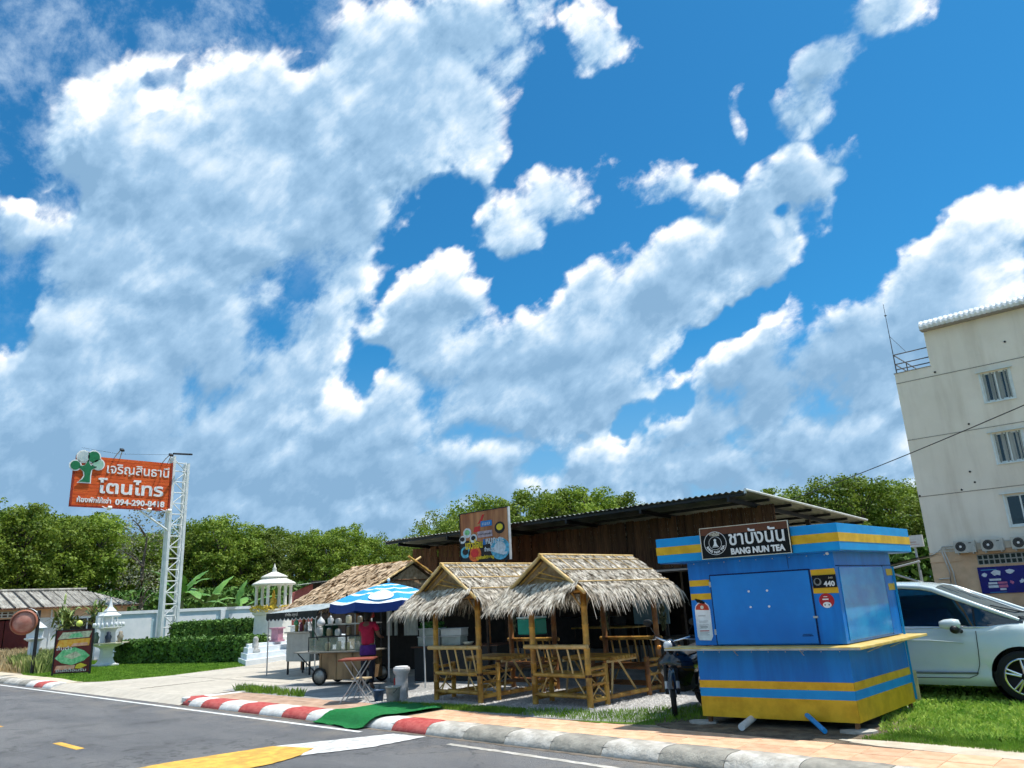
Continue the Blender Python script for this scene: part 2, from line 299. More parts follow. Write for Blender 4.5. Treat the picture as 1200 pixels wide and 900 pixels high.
def pebble(nt, p): return mixc(nt, 1.0, two(nt, p, 1.5, (.33, .32, .30), (.44, .43, .41)), two(nt, p, 70, (.55, .55, .57), (1.3, 1.3, 1.3), .3, .7, 3), 'MULTIPLY')
def sand_(nt, p): return two(nt, p, 3.5, (.50, .42, .31), (.66, .57, .44), .3, .7, 8)
M_asph = world_mat('asphalt', asphalt, .85, .5, 180); M_conc = world_mat('driveway_concrete', concrete, .9, .15, 30); M_soil = world_mat('bare_soil', soil, .95, .8, 30)
M_turf = world_mat('turf', turf, .95, .9, 60); M_gravel = world_mat('fine_gravel', pebble, .95, 1.0, 90); M_sand = world_mat('sandy_soil', sand_, .95, .6, 40)
ground = struct(part('ground', M_soil, None, (-1500, 1500, -1500, 1500, -1.2, -.30)))
yard = struct(part('yard_ground', M_soil, None, (-400, 300, .42, 500, -.28, -.012)))
road = MB().bx(-400, 200, -10.6, .0, -.28, -.12); road = struct(road.build('road', M_asph))
struct(part('far_verge', M_turf, None, (-400, 200, -60, -10.62, -.28, -.10)))
def sheet(name, poly, z, m, kind='structure', th=.03):
    o = MB().prism(poly, z - th, z).build(name, m); o['kind'] = kind; return o
def blob_poly(cx, cy, a, b, n=40, j=.12, seed=0, rz=0):
    r = random.Random(seed); ph = [r.uniform(0, 6.28) for _ in range(5)]
    out = []
    for k in range(n):
        t = 2 * pi * k / n; q = 1 + sum(j / (i + 1) * sin((i + 2) * t + ph[i]) for i in range(5)) + r.uniform(-j, j) * .25
        x, y = a * q * cos(t), b * q * sin(t); out.append((cx + x * cos(rz) - y * sin(rz), cy + x * sin(rz) + y * cos(rz)))
    return out
# driveway: a ramp up from the road, then flat slabs
dr = MB()
xs = [(-21.2, -11.7, -.02, -.117), (-20.3, -11.95, .38, -.009), (-19.2, -11.98, 1.1, .0), (-18.75, -12.0, 2.8, .006), (-19.6, -9.6, 5.4, .006), (-21.4, -6.0, 9.6, .006), (-30, -6.0, 24, .006)]
dr.grid([[(a, y, z), (b, y, z)] for a, b, y, z in xs], False); dr.grid([[(a, y, z - .15), (b, y, z - .15)] for a, b, y, z in xs], False)
struct(dr.build('driveway', M_conc))
struct(part('driveway_joint', mat('joint_black', (.16, .14, .12), .95), None, (-18.6, -12.1, 2.78, 2.80, .003, .0085), (-19.3, -9.8, 5.38, 5.40, .003, .0085), (-15.4, -15.38, .6, 5.3, .003, .0085)))
sheet('gravel_ground', [(-12.4, 1.28), (-9, 1.2), (-5.5, 1.22), (-2.2, 1.28), (-1.2, 1.5), (-.9, 2.6), (-1.4, 3.6), (-.5, 6), (-1, 10.0), (-12.8, 10.0), (-12.9, 5.6), (-12.2, 3.2), (-12.9, 2.2)], .004, M_gravel)
struct(part('restaurant_floor', mat('floor_cement', (.22, .20, .18), .8), None, (-18.0, -3.4, 10.05, 18.6, -.02, .02)))
# pavement bed
struct(part('pavement', mat('pavement_mortar', (.40, .30, .21), .95, .2, 9), None, (-11.6, 30, .40, 1.26, -.2, -.004)))
bed = bpy.data.objects['pavement']
pv = mat('paver_orange', (.60, .33, .19), .85, c2=(.74, .46, .29), scale=5, bump=.35, bscale=50, rnd=.13)
pv2 = mat('paver_worn', (.40, .255, .175), .9, c2=(.50, .34, .24), scale=3, bump=.3, bscale=50, rnd=.10)
tile = MB().prism([(-.195, -.195), (.195, -.195), (.195, .195), (-.195, .195)], -.03, 0)
tm = []
for m_ in (pv, pv2):
    b = MB(); b.box((0, 0, -.02), (.389, .389, .04)); me = b.mesh('paver', m_)
    bm = bmesh.new(); bm.from_mesh(me); bmesh.ops.bevel(bm, geom=[e for e in bm.edges if all(v.co.z > -.01 for v in e.verts)], offset=.006, segments=1, affect='EDGES'); bm.to_mesh(me); bm.free(); tm.append(me)
k = 0
for i in range(int((8.4 + 11.3) / .395)):
    x = -11.25 + i * .395
    if -6.45 < x < -4.85: continue
    for j in range(2):
        o = bpy.data.objects.new('paver', tm[1] if x < -6.4 else tm[0]); COL.objects.link(o); o.parent = bed
        o.location = (x, .64 + j * .395 + (.012 if i % 2 else 0), .004 + random.uniform(-.003, .004)); o.rotation_euler = (random.uniform(-.008, .008), random.uniform(-.008, .008), random.uniform(-.012, .012))
# kerb: painted stones 0.78 m long with a rounded sloping face
kerb = struct(part('kerb', mat('kerb_mortar', (.27, .25, .22), .95), None, (-11.5, 30, .06, .40, -.2, -.03)))
K_red = mat('kerb_red_paint', (.42, .055, .05), .75, c2=(.55, .13, .11), scale=9, bump=.5, bscale=30, spec=.25)
K_wht = mat('kerb_white_paint', (.62, .58, .52), .8, c2=(.80, .78, .74), scale=5, bump=.5, bscale=30, spec=.25)
K_wrn = mat('kerb_worn_white', (.36, .33, .28), .85, c2=(.66, .62, .55), scale=4, bump=.7, bscale=25)
K_gry = mat('kerb_bare_stone', (.24, .225, .19), .9, c2=(.40, .37, .31), scale=4, bump=.7, bscale=25)
prof = [(0, -.13), (.0, -.105), (.03, -.055), (.08, -.01), (.14, .012), (.22, .02), (.43, .014), (.43, -.13)]
def kstone(m, L, wig):
    b = MB(); n = 9; rr = random.Random(wig)
    P = []
    for i in range(n):
        x = .005 + (L - .01) * i / (n - 1); e = (.012 if i in (0, n - 1) else 0)
        P.append([(x, y + e * .4 + rr.uniform(-.003, .003), z - e * .5 + rr.uniform(-.002, .003)) for y, z in prof])
    b.grid(P); b.add(P[0], [tuple(range(len(prof)))]); b.add(P[-1], [tuple(range(len(prof)))])
    return b.mesh('kerb_stone', m)
KL = .78; x = -11.9
seq = {0: K_red}
order = [(K_red, 'red'), (K_wht, 'white')]
i = 0
while x < 9.0:
    if x < -6.45: m_, lb = (K_red, 'red painted kerb stone') if i % 2 == 0 else (K_wht, 'white painted kerb stone')
    elif x < -5.5: m_, lb = K_red, None
    else:
        j = i - 9
        m_, lb = [(K_wht, 'white painted kerb stone'), (K_red, 'red painted kerb stone'), (K_wrn, 'worn whitish kerb stone'), (K_gry, 'bare grey kerb stone')][0 if j == 0 else 1 if j == 1 else 2 if j % 2 == 0 else 3]
    if x < -11.2: L = .55
    else: L = KL
    o = mobj('kerb_stone', kstone(m_, L, i), kerb, (x, 0 + (.10 if i == 0 else 0), -.035 if -6.46 < x < -5.5 else 0))
    if lb: o['label'] = lb
    if i == 0: o.rotation_euler = (0, 0, -.16)
    x += L; i += 1
# kerb return beside the driveway and the far piece of kerb left of it
o = MB().prism([(-11.95, .12), (-11.72, .10), (-11.50, .45), (-11.45, 1.26), (-11.62, 1.28), (-11.80, .6)], -.12, .012).build('kerb_stone', K_wht, kerb, bevel=.02)
far_kerb = struct(part('far_kerb', MC['kerb_mortar'], None, (-45, -20.2, .06, .38, -.2, -.03)))
x = -20.9; i = 0
while x > -44:
    m_ = [K_wht, K_red, K_wht, K_gry, K_wrn][i] if i < 5 else (K_wrn if i % 2 else K_gry)
    o = mobj('kerb_stone', kstone(m_, KL, 50 + i), far_kerb, (x, .0, 0)); x -= KL; i += 1
struct(part('far_pavement', M_sand, None, (-60, -20.1, .42, 1.15, -.1, .0)))
# road markings, 4 mm above the asphalt
ln = mat('road_line_white', (.70, .70, .67), .8, var=.15, scale=12); ly = mat('road_paint_yellow', (.50, .29, .06), .85, c2=(.80, .46, .08), scale=7, bump=.5, bscale=40, detail=9)
lw = mat('road_paint_white', (.42, .41, .39), .85, c2=(.80, .79, .76), scale=8, bump=.6, bscale=40, detail=8)
def mark(name, poly, m, z=-.116, par=road): return MB().prism(poly, z - .002, z).build(name, m, par)
def ragged(pts, j, seed=1):
    r = random.Random(seed); out = []
    for a, b in zip(pts, pts[1:] + pts[:1]):
        n = max(2, int(math.dist(a, b) / .07))
        for k in range(n): t = k / n; out.append((a[0] + (b[0] - a[0]) * t + r.uniform(-j, j), a[1] + (b[1] - a[1]) * t + r.uniform(-j, j)))
    return out
mark('edge_line', ragged([(-60, -.16), (-4.9, -.34), (-4.9, -.26), (-60, -.07)], .004), ln)
mark('edge_line', ragged([(-2.9, -.38), (4.5, -.66), (4.5, -.57), (-2.9, -.29)], .010, 3), K_wrn)
mark('lane_dash', [(-8.72, -3.29), (-7.68, -3.29), (-7.68, -3.17), (-8.72, -3.17)], ly); mark('lane_dash', [(-13.4, -3.25), (-12.0, -3.25), (-12.0, -3.13), (-13.4, -3.13)], ly)
mark('lane_dash', [(-3.5, -3.32), (-2.3, -3.32), (-2.3, -3.2), (-3.5, -3.2)], ly)
mark('stop_band', ragged([(-5.03, -1.66), (-4.25, -.20), (-3.60, -.13), (-3.66, -1.02), (-4.05, -1.85), (-4.35, -1.45)], .015, 5), lw, -.110)
mark('stop_band', ragged([(-5.03, -1.66), (-4.35, -1.45), (-4.05, -1.85), (-3.90, -2.3), (-3.95, -4.6), (-5.3, -4.6), (-5.25, -2.9)], .012, 6), ly, -.108)
# dark seam of gutter dirt along the kerb foot
mark('gutter_dirt', ragged([(-11.9, -.07), (9, -.10), (9, .01), (-11.9, .01)], .02, 8), mat('gutter_dirt', (.16, .13, .10), .95, .3), -.117)
# green artificial-turf mat draped over the kerb
gm = mat('green_turf_mat', (.005, .16, .03), .9, c2=(.01, .25, .06), scale=40, bump=1, bscale=160)
P = []
for i in range(16):
    u = i / 15; row = []
    for j, (y, z) in enumerate([(-.16, -.112), (-.06, -.108), (.0, -.085), (.05, -.03), (.11, .02), (.22, .04), (.42, .035), (.6, .03), (.85, .03), (1.05, .035), (1.25, .03), (1.42, .018)]):
        t = j / 11; x = -6.52 + .42 * t + (1.42 - .12 * t) * u + .05 * sin(t * 7 + u * 3); row.append((x, y + .05 * sin(u * 5) - (.02 if j < 4 else 0), z + (.030 if 1 < j < 6 else .014) + .010 * sin(u * 14 + t * 9) + .006 * sin(u * 31)))
    P.append(row)
b = MB().grid(P); b.grid([[(x, y, z - .012) for x, y, z in r] for r in P])
tag(b.build('turf_mat', gm), 'bright green artificial turf mat draped over the red and white kerb', 'mat')
# grass and soil patches
sheet('bare_soil_patch', blob_poly(.9, 1.95, 1.75, .95, seed=3, j=.1), .0, mat('shaded_soil', (.085, .062, .042), .95, c2=(.20, .155, .10), scale=5, bump=.8, bscale=30))  # the kiosk's ground shadow is put into this soil's dark colour
sheet('sandy_patch', blob_poly(3.0, 1.42, 1.5, .20, seed=5, j=.12), .006, M_sand)
P_right = [(1.72, 1.6), (2.2, 1.52), (2.7, 1.56), (3.2, 1.62), (3.6, 1.45), (4.5, 1.3), (9, 1.3), (12, 9), (8, 14), (-.3, 14), (.4, 6.2), (1.3, 4.2), (1.8, 3.0)]
P_left = [(-3.2, 1.30), (-1.6, 1.30), (-.9, 1.5), (-.5, 2.0), (-.2, 3.2), (.3, 5.8), (-.7, 6.2), (-1.1, 4.2), (-1.2, 3.0), (-2.0, 2.15), (-3.0, 1.9), (-3.6, 1.6)]
sheet('grass_verge', P_right, -.002, M_turf); sheet('grass_verge', P_left, -.001, M_turf)
LAWN = [(-20.3, .75), (-19.3, 1.15), (-18.8, 2.9), (-19.4, 5.3), (-20.6, 7.2), (-24, 7.9), (-30, 7.5), (-34, 4), (-32, 2.2), (-26.5, 1.0), (-22.5, 1.0)]
sheet('lawn', LAWN, .004, M_turf)
def inside(poly, X, Y):
    r = np.zeros(len(X), bool); n = len(poly)
    for i in range(n):
        x0, y0 = poly[i]; x1, y1 = poly[(i + 1) % n]
        c = ((y0 > Y) != (y1 > Y)) & (X < (x1 - x0) * (Y - y0) / (y1 - y0 + 1e-12) + x0); r ^= c
    return r
def blades(name, poly, n, h, w, m, label=None, z=0., lean=.5, seed=1, clump=0):
    g = np.random.default_rng(seed); P = np.array(poly); lo, hi = P.min(0), P.max(0)
    if clump:
        cx = g.uniform(lo[0], hi[0], n // clump + 1); cy = g.uniform(lo[1], hi[1], n // clump + 1)
        X = (cx[:, None] + g.normal(0, .07, (len(cx), clump))).ravel(); Y = (cy[:, None] + g.normal(0, .05, (len(cx), clump))).ravel()
    else: X = g.uniform(lo[0], hi[0], n); Y = g.uniform(lo[1], hi[1], n)
    k = inside(poly, X, Y); X = X[k]; Y = Y[k]; N = len(X); t = g.uniform(0, 2 * pi, N); ln_ = g.uniform(.2, 1, N) * lean; H = h * g.uniform(.35, 1, N); l2 = g.uniform(0, 2 * pi, N)
    dx, dy = np.cos(t) * w / 2, np.sin(t) * w / 2; lx, ly_ = np.cos(l2) * ln_ * H, np.sin(l2) * ln_ * H
    Z = np.full(N, z)
    V = np.stack([np.stack([X - dx, Y - dy, Z], 1), np.stack([X + dx, Y + dy, Z], 1), np.stack([X + dx * .8 + lx * .4, Y + dy * .8 + ly_ * .4, Z + H * .6], 1), np.stack([X + lx, Y + ly_, Z + H * (1 - .3 * ln_)], 1)], 1)
    idx = np.arange(N * 4).reshape(-1, 4)
    return tag(mobj(name, fast_mesh(name, V, idx, m)), label, 'grass' if label else None, kind='stuff')
gl = mat('grass_blade', (.10, .22, .02), .75, c2=(.26, .42, .05), scale=3, spec=.3, thin=.3)
gl2 = mat('weed_leaf', (.16, .33, .03), .75, c2=(.46, .60, .11), scale=4, spec=.3, thin=.3)
blades('grass', P_left, 26000, .09, .007, gl, 'short green grass beside the blue kiosk and the bamboo huts', seed=2)
blades('grass', [(1.72, 1.6), (2.7, 1.56), (3.6, 1.5), (3.3, 2.2), (2.0, 2.3)], 12000, .05, .007, gl, 'low mown grass at the edge of the sandy strip right of the kiosk', seed=3)
blades('weeds', [(1.78, 2.05), (3.5, 1.9), (4.6, 1.45), (8, 1.6), (9, 5), (8, 10), (0, 10), (1.2, 4)], 70000, .085, .016, gl2, 'broad leaved green weeds around the parked silver car', seed=4, lean=1.0)
blades('grass', [(-12.0, 1.28), (-10.4, 1.24), (-9.0, 1.28), (-9.2, 1.42), (-10.4, 1.55), (-11.9, 1.6)], 1500, .20, .012, gl, 'tufts of uncut grass at the driveway end of the pavement', seed=5, clump=26)
blades('grass', [(-6.3, 1.25), (-4.2, 1.25), (-3.2, 1.35), (-3.4, 1.75), (-4.8, 1.62), (-6.2, 1.4)], 9000, .08, .008, gl, 'grass fringe between the pavement and the first bamboo hut', seed=6)
blades('grass', LAWN, 60000, .06, .03, gl, 'mown lawn in front of the clipped hedge left of the driveway', seed=7, z=.004)
dry = mat('dry_grass', (.40, .29, .14), .9, c2=(.62, .50, .28), scale=1.5); wl = mat('wild_grass', (.15, .22, .05), .9, c2=(.35, .38, .12), scale=1.0)
sheet('dry_grass_patch', [(-50, 1.1), (-26.6, 1.2), (-27.5, 2.6), (-31, 4.2), (-36, 5), (-44, 8), (-56, 9), (-60, 3)], .0, mat('dry_ground', (.36, .28, .17), .95, .25, 2))
blades('dry_grass', [(-50, 1.15), (-27.3, 1.25), (-28.6, 2.6), (-33, 3.6), (-42, 6), (-56, 8), (-60, 3)], 26000, .55, .05, dry, 'tall dry brown grass on the verge left of the traffic mirror', seed=8)
blades('wild_grass', [(-31, 1.6), (-26.9, 1.2), (-25.9, 1.4), (-27.5, 3.0), (-33, 4.6), (-38, 5)], 9000, .7, .06, wl, 'tall green weeds behind the traffic mirror and menu board', seed=9)
# scattered gravel stones near the huts
g = np.random.default_rng(11); n = 9000; X = g.uniform(-7.2, -1.2, n); Y = g.uniform(1.3, 4.4, n); k = inside([(-7.2, 1.3), (-2.2, 1.35), (-1.3, 2.3), (-1.6, 3.6), (-2, 4.4), (-7.2, 4.4)], X, Y); X = X[k]; Y = Y[k]; n = len(X); r = g.uniform(.006, .016, n); th = g.uniform(0, 6.28, n)
V = np.zeros((n, 5, 3)); V[:, 4] = np.stack([X, Y, .004 + r * 1.1], 1)
for q in range(4): V[:, q] = np.stack([X + r * np.cos(th + q * pi / 2) * 1.3, Y + r * np.sin(th + q * pi / 2), np.full(n, .002)], 1)
base = np.arange(n)[:, None] * 5; F = np.concatenate([base + np.array([q, (q + 1) % 4, 4]) for q in range(4)], 0)
tag(mobj('gravel', fast_mesh('gravel', V, F, mat('gravel_stone', (.34, .33, .31), .9, c2=(.62, .60, .57), scale=25), 3)), 'loose pale gravel around the bamboo huts', 'gravel', kind='stuff')
# ---------------------------------------------------------------- the blue tea kiosk
BL = mat('kiosk_blue', (.002, .14, .52), .38, c2=(.003, .21, .68), scale=2.2, stretch=(2.2, 2.2, .35), spec=.4, bump=.12, bscale=3, detail=8)
BL2 = mat('kiosk_side_blue', (.004, .13, .50), .22, c2=(.006, .17, .60), scale=1.3, spec=.5, bump=.08, bscale=4)
LB = mat('kiosk_light_blue', (.003, .27, .66), .45, c2=(.005, .33, .74), scale=3, spec=.35); YE = mat('kiosk_yellow', (.62, .34, .008), .45, c2=(.80, .47, .02), scale=5, spec=.35, detail=7)
BLK = mat('sign_black', (.006, .006, .007), .5, spec=.2); WH = mat('lettering_white', (.80, .80, .80), .6); BRN = mat('sign_brown', (.12, .035, .012), .5); CRM = mat('cream_enamel', (.70, .65, .52), .6)
RED = mat('label_red', (.42, .012, .02), .4); FRED = mat('extinguisher_red', (.50, .045, .015), .5); SEAM = mat('dark_seam', (.003, .02, .09), .8)
STEEL = mat('galvanised_steel', (.45, .45, .44), .45, .15, 8, metal=.6); LEGB = mat('rusty_leg', (.22, .10, .04), .85, .4, 20)
K = thing('tea_kiosk', 'blue and yellow striped tea kiosk with a closed shutter and black sign on its fascia', 'kiosk', (-.32, 1.80, 0), radians(6.6))
W, D = 1.92, 1.95
part('lower_body', BL, K, (0, W, 0, D, .095, .93), bevel=.006)
part('upper_body', BL, K, (.0, W, 0, D, .985, 2.10), bevel=.006)
for z0, z1, m in ((.095, .345, YE), (.345, .45, LB), (.45, .545, YE)):
    b = MB(); b.bx(-.004, W + .004, -.004, -.0002, z0, z1); b.bx(W + .0002, W + .004, -.004, D, z0, z1); b.bx(-.004, -.0002, 0, D, z0, z1); b.build('stripe', m, K)
# serving ledge: thin board on brackets, round two sides
b = MB(); b.prism([(-.28, -.30), (W + .25, -.30), (W + .25, D + .16), (W - .1, D + .16), (W - .1, .1), (-.28, .1)], .94, .975)
led = b.build('ledge', mat('ledge_yellow', (.58, .37, .06), .5, c2=(.76, .56, .20), scale=4, detail=8), K, bevel=.006)
for x0, x1 in ((-.28, W + .25),):
    part('ledge_trim', STEEL, led, (x0, x1, -.306, -.3002, .942, .962))
for x in (.62, 1.45): MB().tube((x, -.22, .935), (x - .04, -.04, .86), .006).build('ledge_bracket', STEEL, K)
for y in (.5, 1.3): MB().tube((W + .22, y, .935), (W + .04, y - .03, .86), .006).build('ledge_bracket', STEEL, K)
# fascia with stripes
fx0, fx1, fy0, fy1 = -.33, W + .16, -.17, D + .46
fz0, fz1 = 2.10, 2.43
b = MB(); b.use(LB).bx(fx0, fx1, fy0, fy1, fz0, fz1); fa = b.build('fascia', None, K, bevel=.004)
for z0, z1 in ((2.205, 2.315),):
    b = MB(); b.bx(fx0 - .004, fx1 + .004, fy0 - .004, fy0 - .0002, z0, z1); b.bx(fx1 + .0002, fx1 + .004, fy0, fy1, z0, z1); b.bx(fx0 - .004, fx0 - .0002, fy0, fy1, z0, z1); b.build('stripe', YE, fa)
part('fascia_soffit', BL, K, (fx0 + .02, fx1 - .02, fy0 + .02, fy1 - .02, 2.088, 2.098))
# shutter panel, seams, screw heads
sh = part('shutter', mat('shutter_blue', (.002, .17, .58), .30, c2=(.004, .225, .70), scale=1.3, spec=.5, bump=.14, bscale=2.2, detail=8), K, (.315, 1.60, -.014, -.0005, 1.0, 1.885), bevel=.003)
part('shutter_seam', SEAM, K, (.300, .313, -.006, .0, .99, 1.90), (1.602, 1.618, -.006, .0, .99, 1.90), (.313, 1.602, -.006, 0, 1.887, 1.902)); part('panel_seam', SEAM, K, (1.36, 1.364, -.004, .0, 1.92, 2.09))
for x in (.82, 1.06):
    for z in (1.46, 1.66):
        b = MB(); disc(b, (x, z), .014, (-.022, -.0142), n=10); b.build('screw_plate', WH, sh)
for z0 in (1.58, 1.76):
    part('stripe', YE, K, (.008, .292, -.004, -.0002, z0, z0 + .082))
for z0, xr in ((1.595, 1.92), (1.80, 1.915)):
    b = MB(); b.prism([(1.625, z0), (xr, z0 - .005), (xr + .002, z0 + .04), (xr - .005, z0 + .09), (1.625, z0 + .085)], -.004, -.0002, 'y'); b.build('stripe', YE, K)
for z in (1.12, 1.74): part('hinge', STEEL, K, (.288, .314, -.012, -.0065, z, z + .07))
part('hasp', STEEL, K, (1.585, 1.64, -.024, -.0145, 1.30, 1.325)); part('shutter_print', SEAM, sh, (1.42, 1.55, -.0165, -.0145, 1.085, 1.095), (1.43, 1.54, -.0165, -.0145, 1.105, 1.112))
for k_ in range(9): b = MB(); disc(b, (.10 + k_ * .215, 2.06), .007, (-.004, -.0002), n=8); b.build('rivet', STEEL, K); b = MB(); disc(b, (.10 + k_ * .215, .90), .006, (-.004, -.0002), n=8); b.build('rivet', STEEL, K)
# number plate
npl = part('number_plate', BLK, K, (1.635, 1.915, -.013, -.0045, 1.66, 1.815)); text('440', .085, WH, npl, (1.765, -.0142, 1.678), bold=.003, width=.13)
text('สาขา', .035, CRM, npl, (1.83, -.0142, 1.768), width=.05); 
b = MB()
for k in range(0):
    a0, a1 = 2 * pi * k / 20, 2 * pi * (k + 1) / 20; b.prism([(1.695 + .045 * cos(a0), 1.735 + .052 * sin(a0)), (1.695 + .045 * cos(a1), 1.735 + .052 * sin(a1)), (1.695 + .041 * cos(a1), 1.735 + .047 * sin(a1)), (1.695 + .041 * cos(a0), 1.735 + .047 * sin(a0))], -.0155, -.0132, 'y')
disc(b, (1.695, 1.735), .047, (-.0150, -.0132), n=18); em_ = b.build('emblem', mat('emblem_grey', (.22, .22, .21), .6), npl); b = MB(); disc(b, (1.695, 1.74), .028, (-.0175, -.0152), n=14, ry=.034); b.build('emblem_core', BLK, npl)
# round red sticker with a plain white lower half
b = MB(); disc(b, (1.765, 1.505), .088, (-.006, -.0005), n=28); st = b.build('round_sticker', RED, K)
b = MB(); disc(b, (1.765, 1.452), .050, (-.0085, -.0062), n=18, ry=.036); b.build('sticker_print', WH, st)
part('sticker_print', BLK, st, (1.735, 1.747, -.0105, -.0087, 1.445, 1.463)); part('sticker_print', BLK, st, (1.783, 1.795, -.0105, -.0087, 1.445, 1.463)); part('sticker_print', WH, st, (1.72, 1.79, -.0085, -.0062, 1.513, 1.528), (1.735, 1.78, -.0085, -.0062, 1.548, 1.556))
# extinguisher-shaped notice, left
def ext_poly(g=0):
    x0, x1 = .055 - g, .245 + g; pts = [(x0 + .02, 1.065 - g), (x1 - .03, 1.06 - g), (x1, 1.10), (x1, 1.44)]
    for k in range(7): a = pi * k / 6; pts.append(((x0 + x1) / 2 + (x1 - x0) / 2 * cos(a), 1.45 + (.09 + g) * sin(a)))
    return pts + [(x0, 1.10)]
b = MB(); b.prism(ext_poly(.012), -.004, -.0005, 'y'); no = b.build('fire_notice', WH, K)
b = MB(); b.prism([p for p in ext_poly(0) if p[1] > 1.40], -.0062, -.0042, 'y'); b.build('notice_head', FRED, no); disc_b = MB(); disc(disc_b, (.15, 1.48), .024, (-.0085, -.0064), n=12); disc_b.build('notice_emblem', CRM, no)
b = MB(); b.prism([(.09, 1.545), (.19, 1.52), (.20, 1.545), (.15, 1.575), (.07, 1.60), (.06, 1.585)], -.0062, -.0042, 'y'); b.build('notice_handle', BLK, no)
b = MB()
for z in [1.375, 1.365, 1.30, 1.285, 1.25, 1.235, 1.205, 1.15, 1.135, 1.12]: b.bx(.085, .215 - (.03 if int(z * 1000) % 2 else 0), -.0062, -.0042, z - .003, z + .003)
b.build('notice_print', mat('print_grey', (.42, .42, .43), .7), no); part('notice_print', RED, no, (.085, .215, -.0062, -.0042, 1.166, 1.178)); part('notice_print', BLK, no, (.10, .20, -.0062, -.0042, 1.218, 1.226))
# right side: glossy window sheet under blue film, seam and yellow patches
wd = part('side_window', mat('film_window', (.003, .19, .56), .20, c2=(.02, .33, .70), scale=2.2, stretch=(1, 1, 1.6), spec=.5, coat=.25, bump=.25, bscale=2.5, detail=7), K, (W + .0005, W + .010, .10, 1.58, 1.02, 1.90), bevel=.003)
part('panel_seam', SEAM, K, (W + .0002, W + .006, .02, D - .02, 1.915, 1.925), (W + .0002, W + .006, 1.59, 1.598, 1.0, 1.915))
for z0 in (1.58, 1.78): part('stripe', YE, K, (W + .0002, W + .005, 1.72, D, z0, z0 + .09))
part('corner_sheet', LB, K, (W + .002, W + .03, D + .001, D + .012, .13, 1.9)); part('corner_sheet', mat('pale_ply', (.55, .48, .28), .7), K, (W + .001, W + .07, D + .0125, D + .02, .12, .50))
b = MB(); disc(b, (W - .06, 2.072), .018, (-.02, -.002), n=8); b.build('corner_lamp', WH, K)
for x, y in ((.06, .06), (W - .05, .05), (.06, D - .06), (W - .05, D - .05)): part('leg', LEGB, K, (x - .022, x + .022, y - .022, y + .022, 0, .094))
# the fascia sign board, tilted a little forward
sg = part('sign_board', BLK, K, (.30, 1.47, -.225, -.185, 2.075, 2.485), bevel=.004); part('sign_band', BRN, sg, (.306, 1.464, -.2275, -.2252, 2.385, 2.479))
part('sign_frame', CRM, sg, (.298, 1.472, -.232, -.2254, 2.073, 2.081), (.298, 1.472, -.232, -.2254, 2.479, 2.487), (.298, .306, -.232, -.2254, 2.0812, 2.4788), (1.464, 1.472, -.232, -.2254, 2.0812, 2.4788))
text('ชาบังนัน', .25, WH, sg, (.69, -.2282, 2.235), width=.72, bold=.004); text('BANG NUN TEA', .105, WH, sg, (.70, -.2282, 2.115), width=.70, bold=.005)
def ring(b, cx, cz, r0, r1, y0, y1, n=32):
    for k in range(n):
        a0, a1 = 2 * pi * k / n, 2 * pi * (k + 1) / n
        b.prism([(cx + r1 * cos(a0), cz + r1 * sin(a0)), (cx + r1 * cos(a1), cz + r1 * sin(a1)), (cx + r0 * cos(a1), cz + r0 * sin(a1)), (cx + r0 * cos(a0), cz + r0 * sin(a0))], y0, y1, 'y')
b = MB(); ring(b, .50, 2.275, .148, .154, -.2312, -.2285); ring(b, .50, 2.275, .084, .088, -.2312, -.2285)
disc(b, (.50, 2.315), .018, (-.2312, -.2285), n=12); b.prism([(.465, 2.235), (.535, 2.235), (.52, 2.26), (.512, 2.30), (.488, 2.30), (.482, 2.262)], -.2312, -.2285, 'y'); b.prism([(.46, 2.222), (.54, 2.222), (.545, 2.230), (.455, 2.230)], -.2312, -.2285, 'y'); b.build('emblem', WH, sg)
def arc_text(body, cx, cz, r, a0, a1, size, m, par, y):
    n = len(body)
    for i, ch in enumerate(body):
        if ch == ' ': continue
        a = radians(a0 + (a1 - a0) * i / max(1, n - 1)); s = -1 if a1 > a0 else 1
        me = text_mesh(ch, size, .001, .002)
        if not me.vertices: continue
        xs = [v.co.x for v in me.vertices]; w = (min(xs) + max(xs)) / 2
        for v in me.vertices: v.co.x -= w; v.co.y -= size * .36
        me.materials.clear(); me.materials.append(m); o = mobj('lettering', me, par, (cx + r * cos(a), y, cz + r * sin(a)))
        t = a - pi / 2 if s > 0 else a + pi / 2
        o.rotation_euler = Matrix.Rotation(-t, 3, 'Y').to_euler() if False else (Matrix.Rotation(-t, 3, 'Y') @ Matrix.Rotation(pi / 2, 3, 'X')).to_euler()
arc_text('BANG NUN TEA', .50, 2.275, .117, 205, 335, .042, WH, sg, -.2295)
text('ชาบังนัน', .06, CRM, sg, (.435, -.2282, 2.372), width=.13, bold=.002)
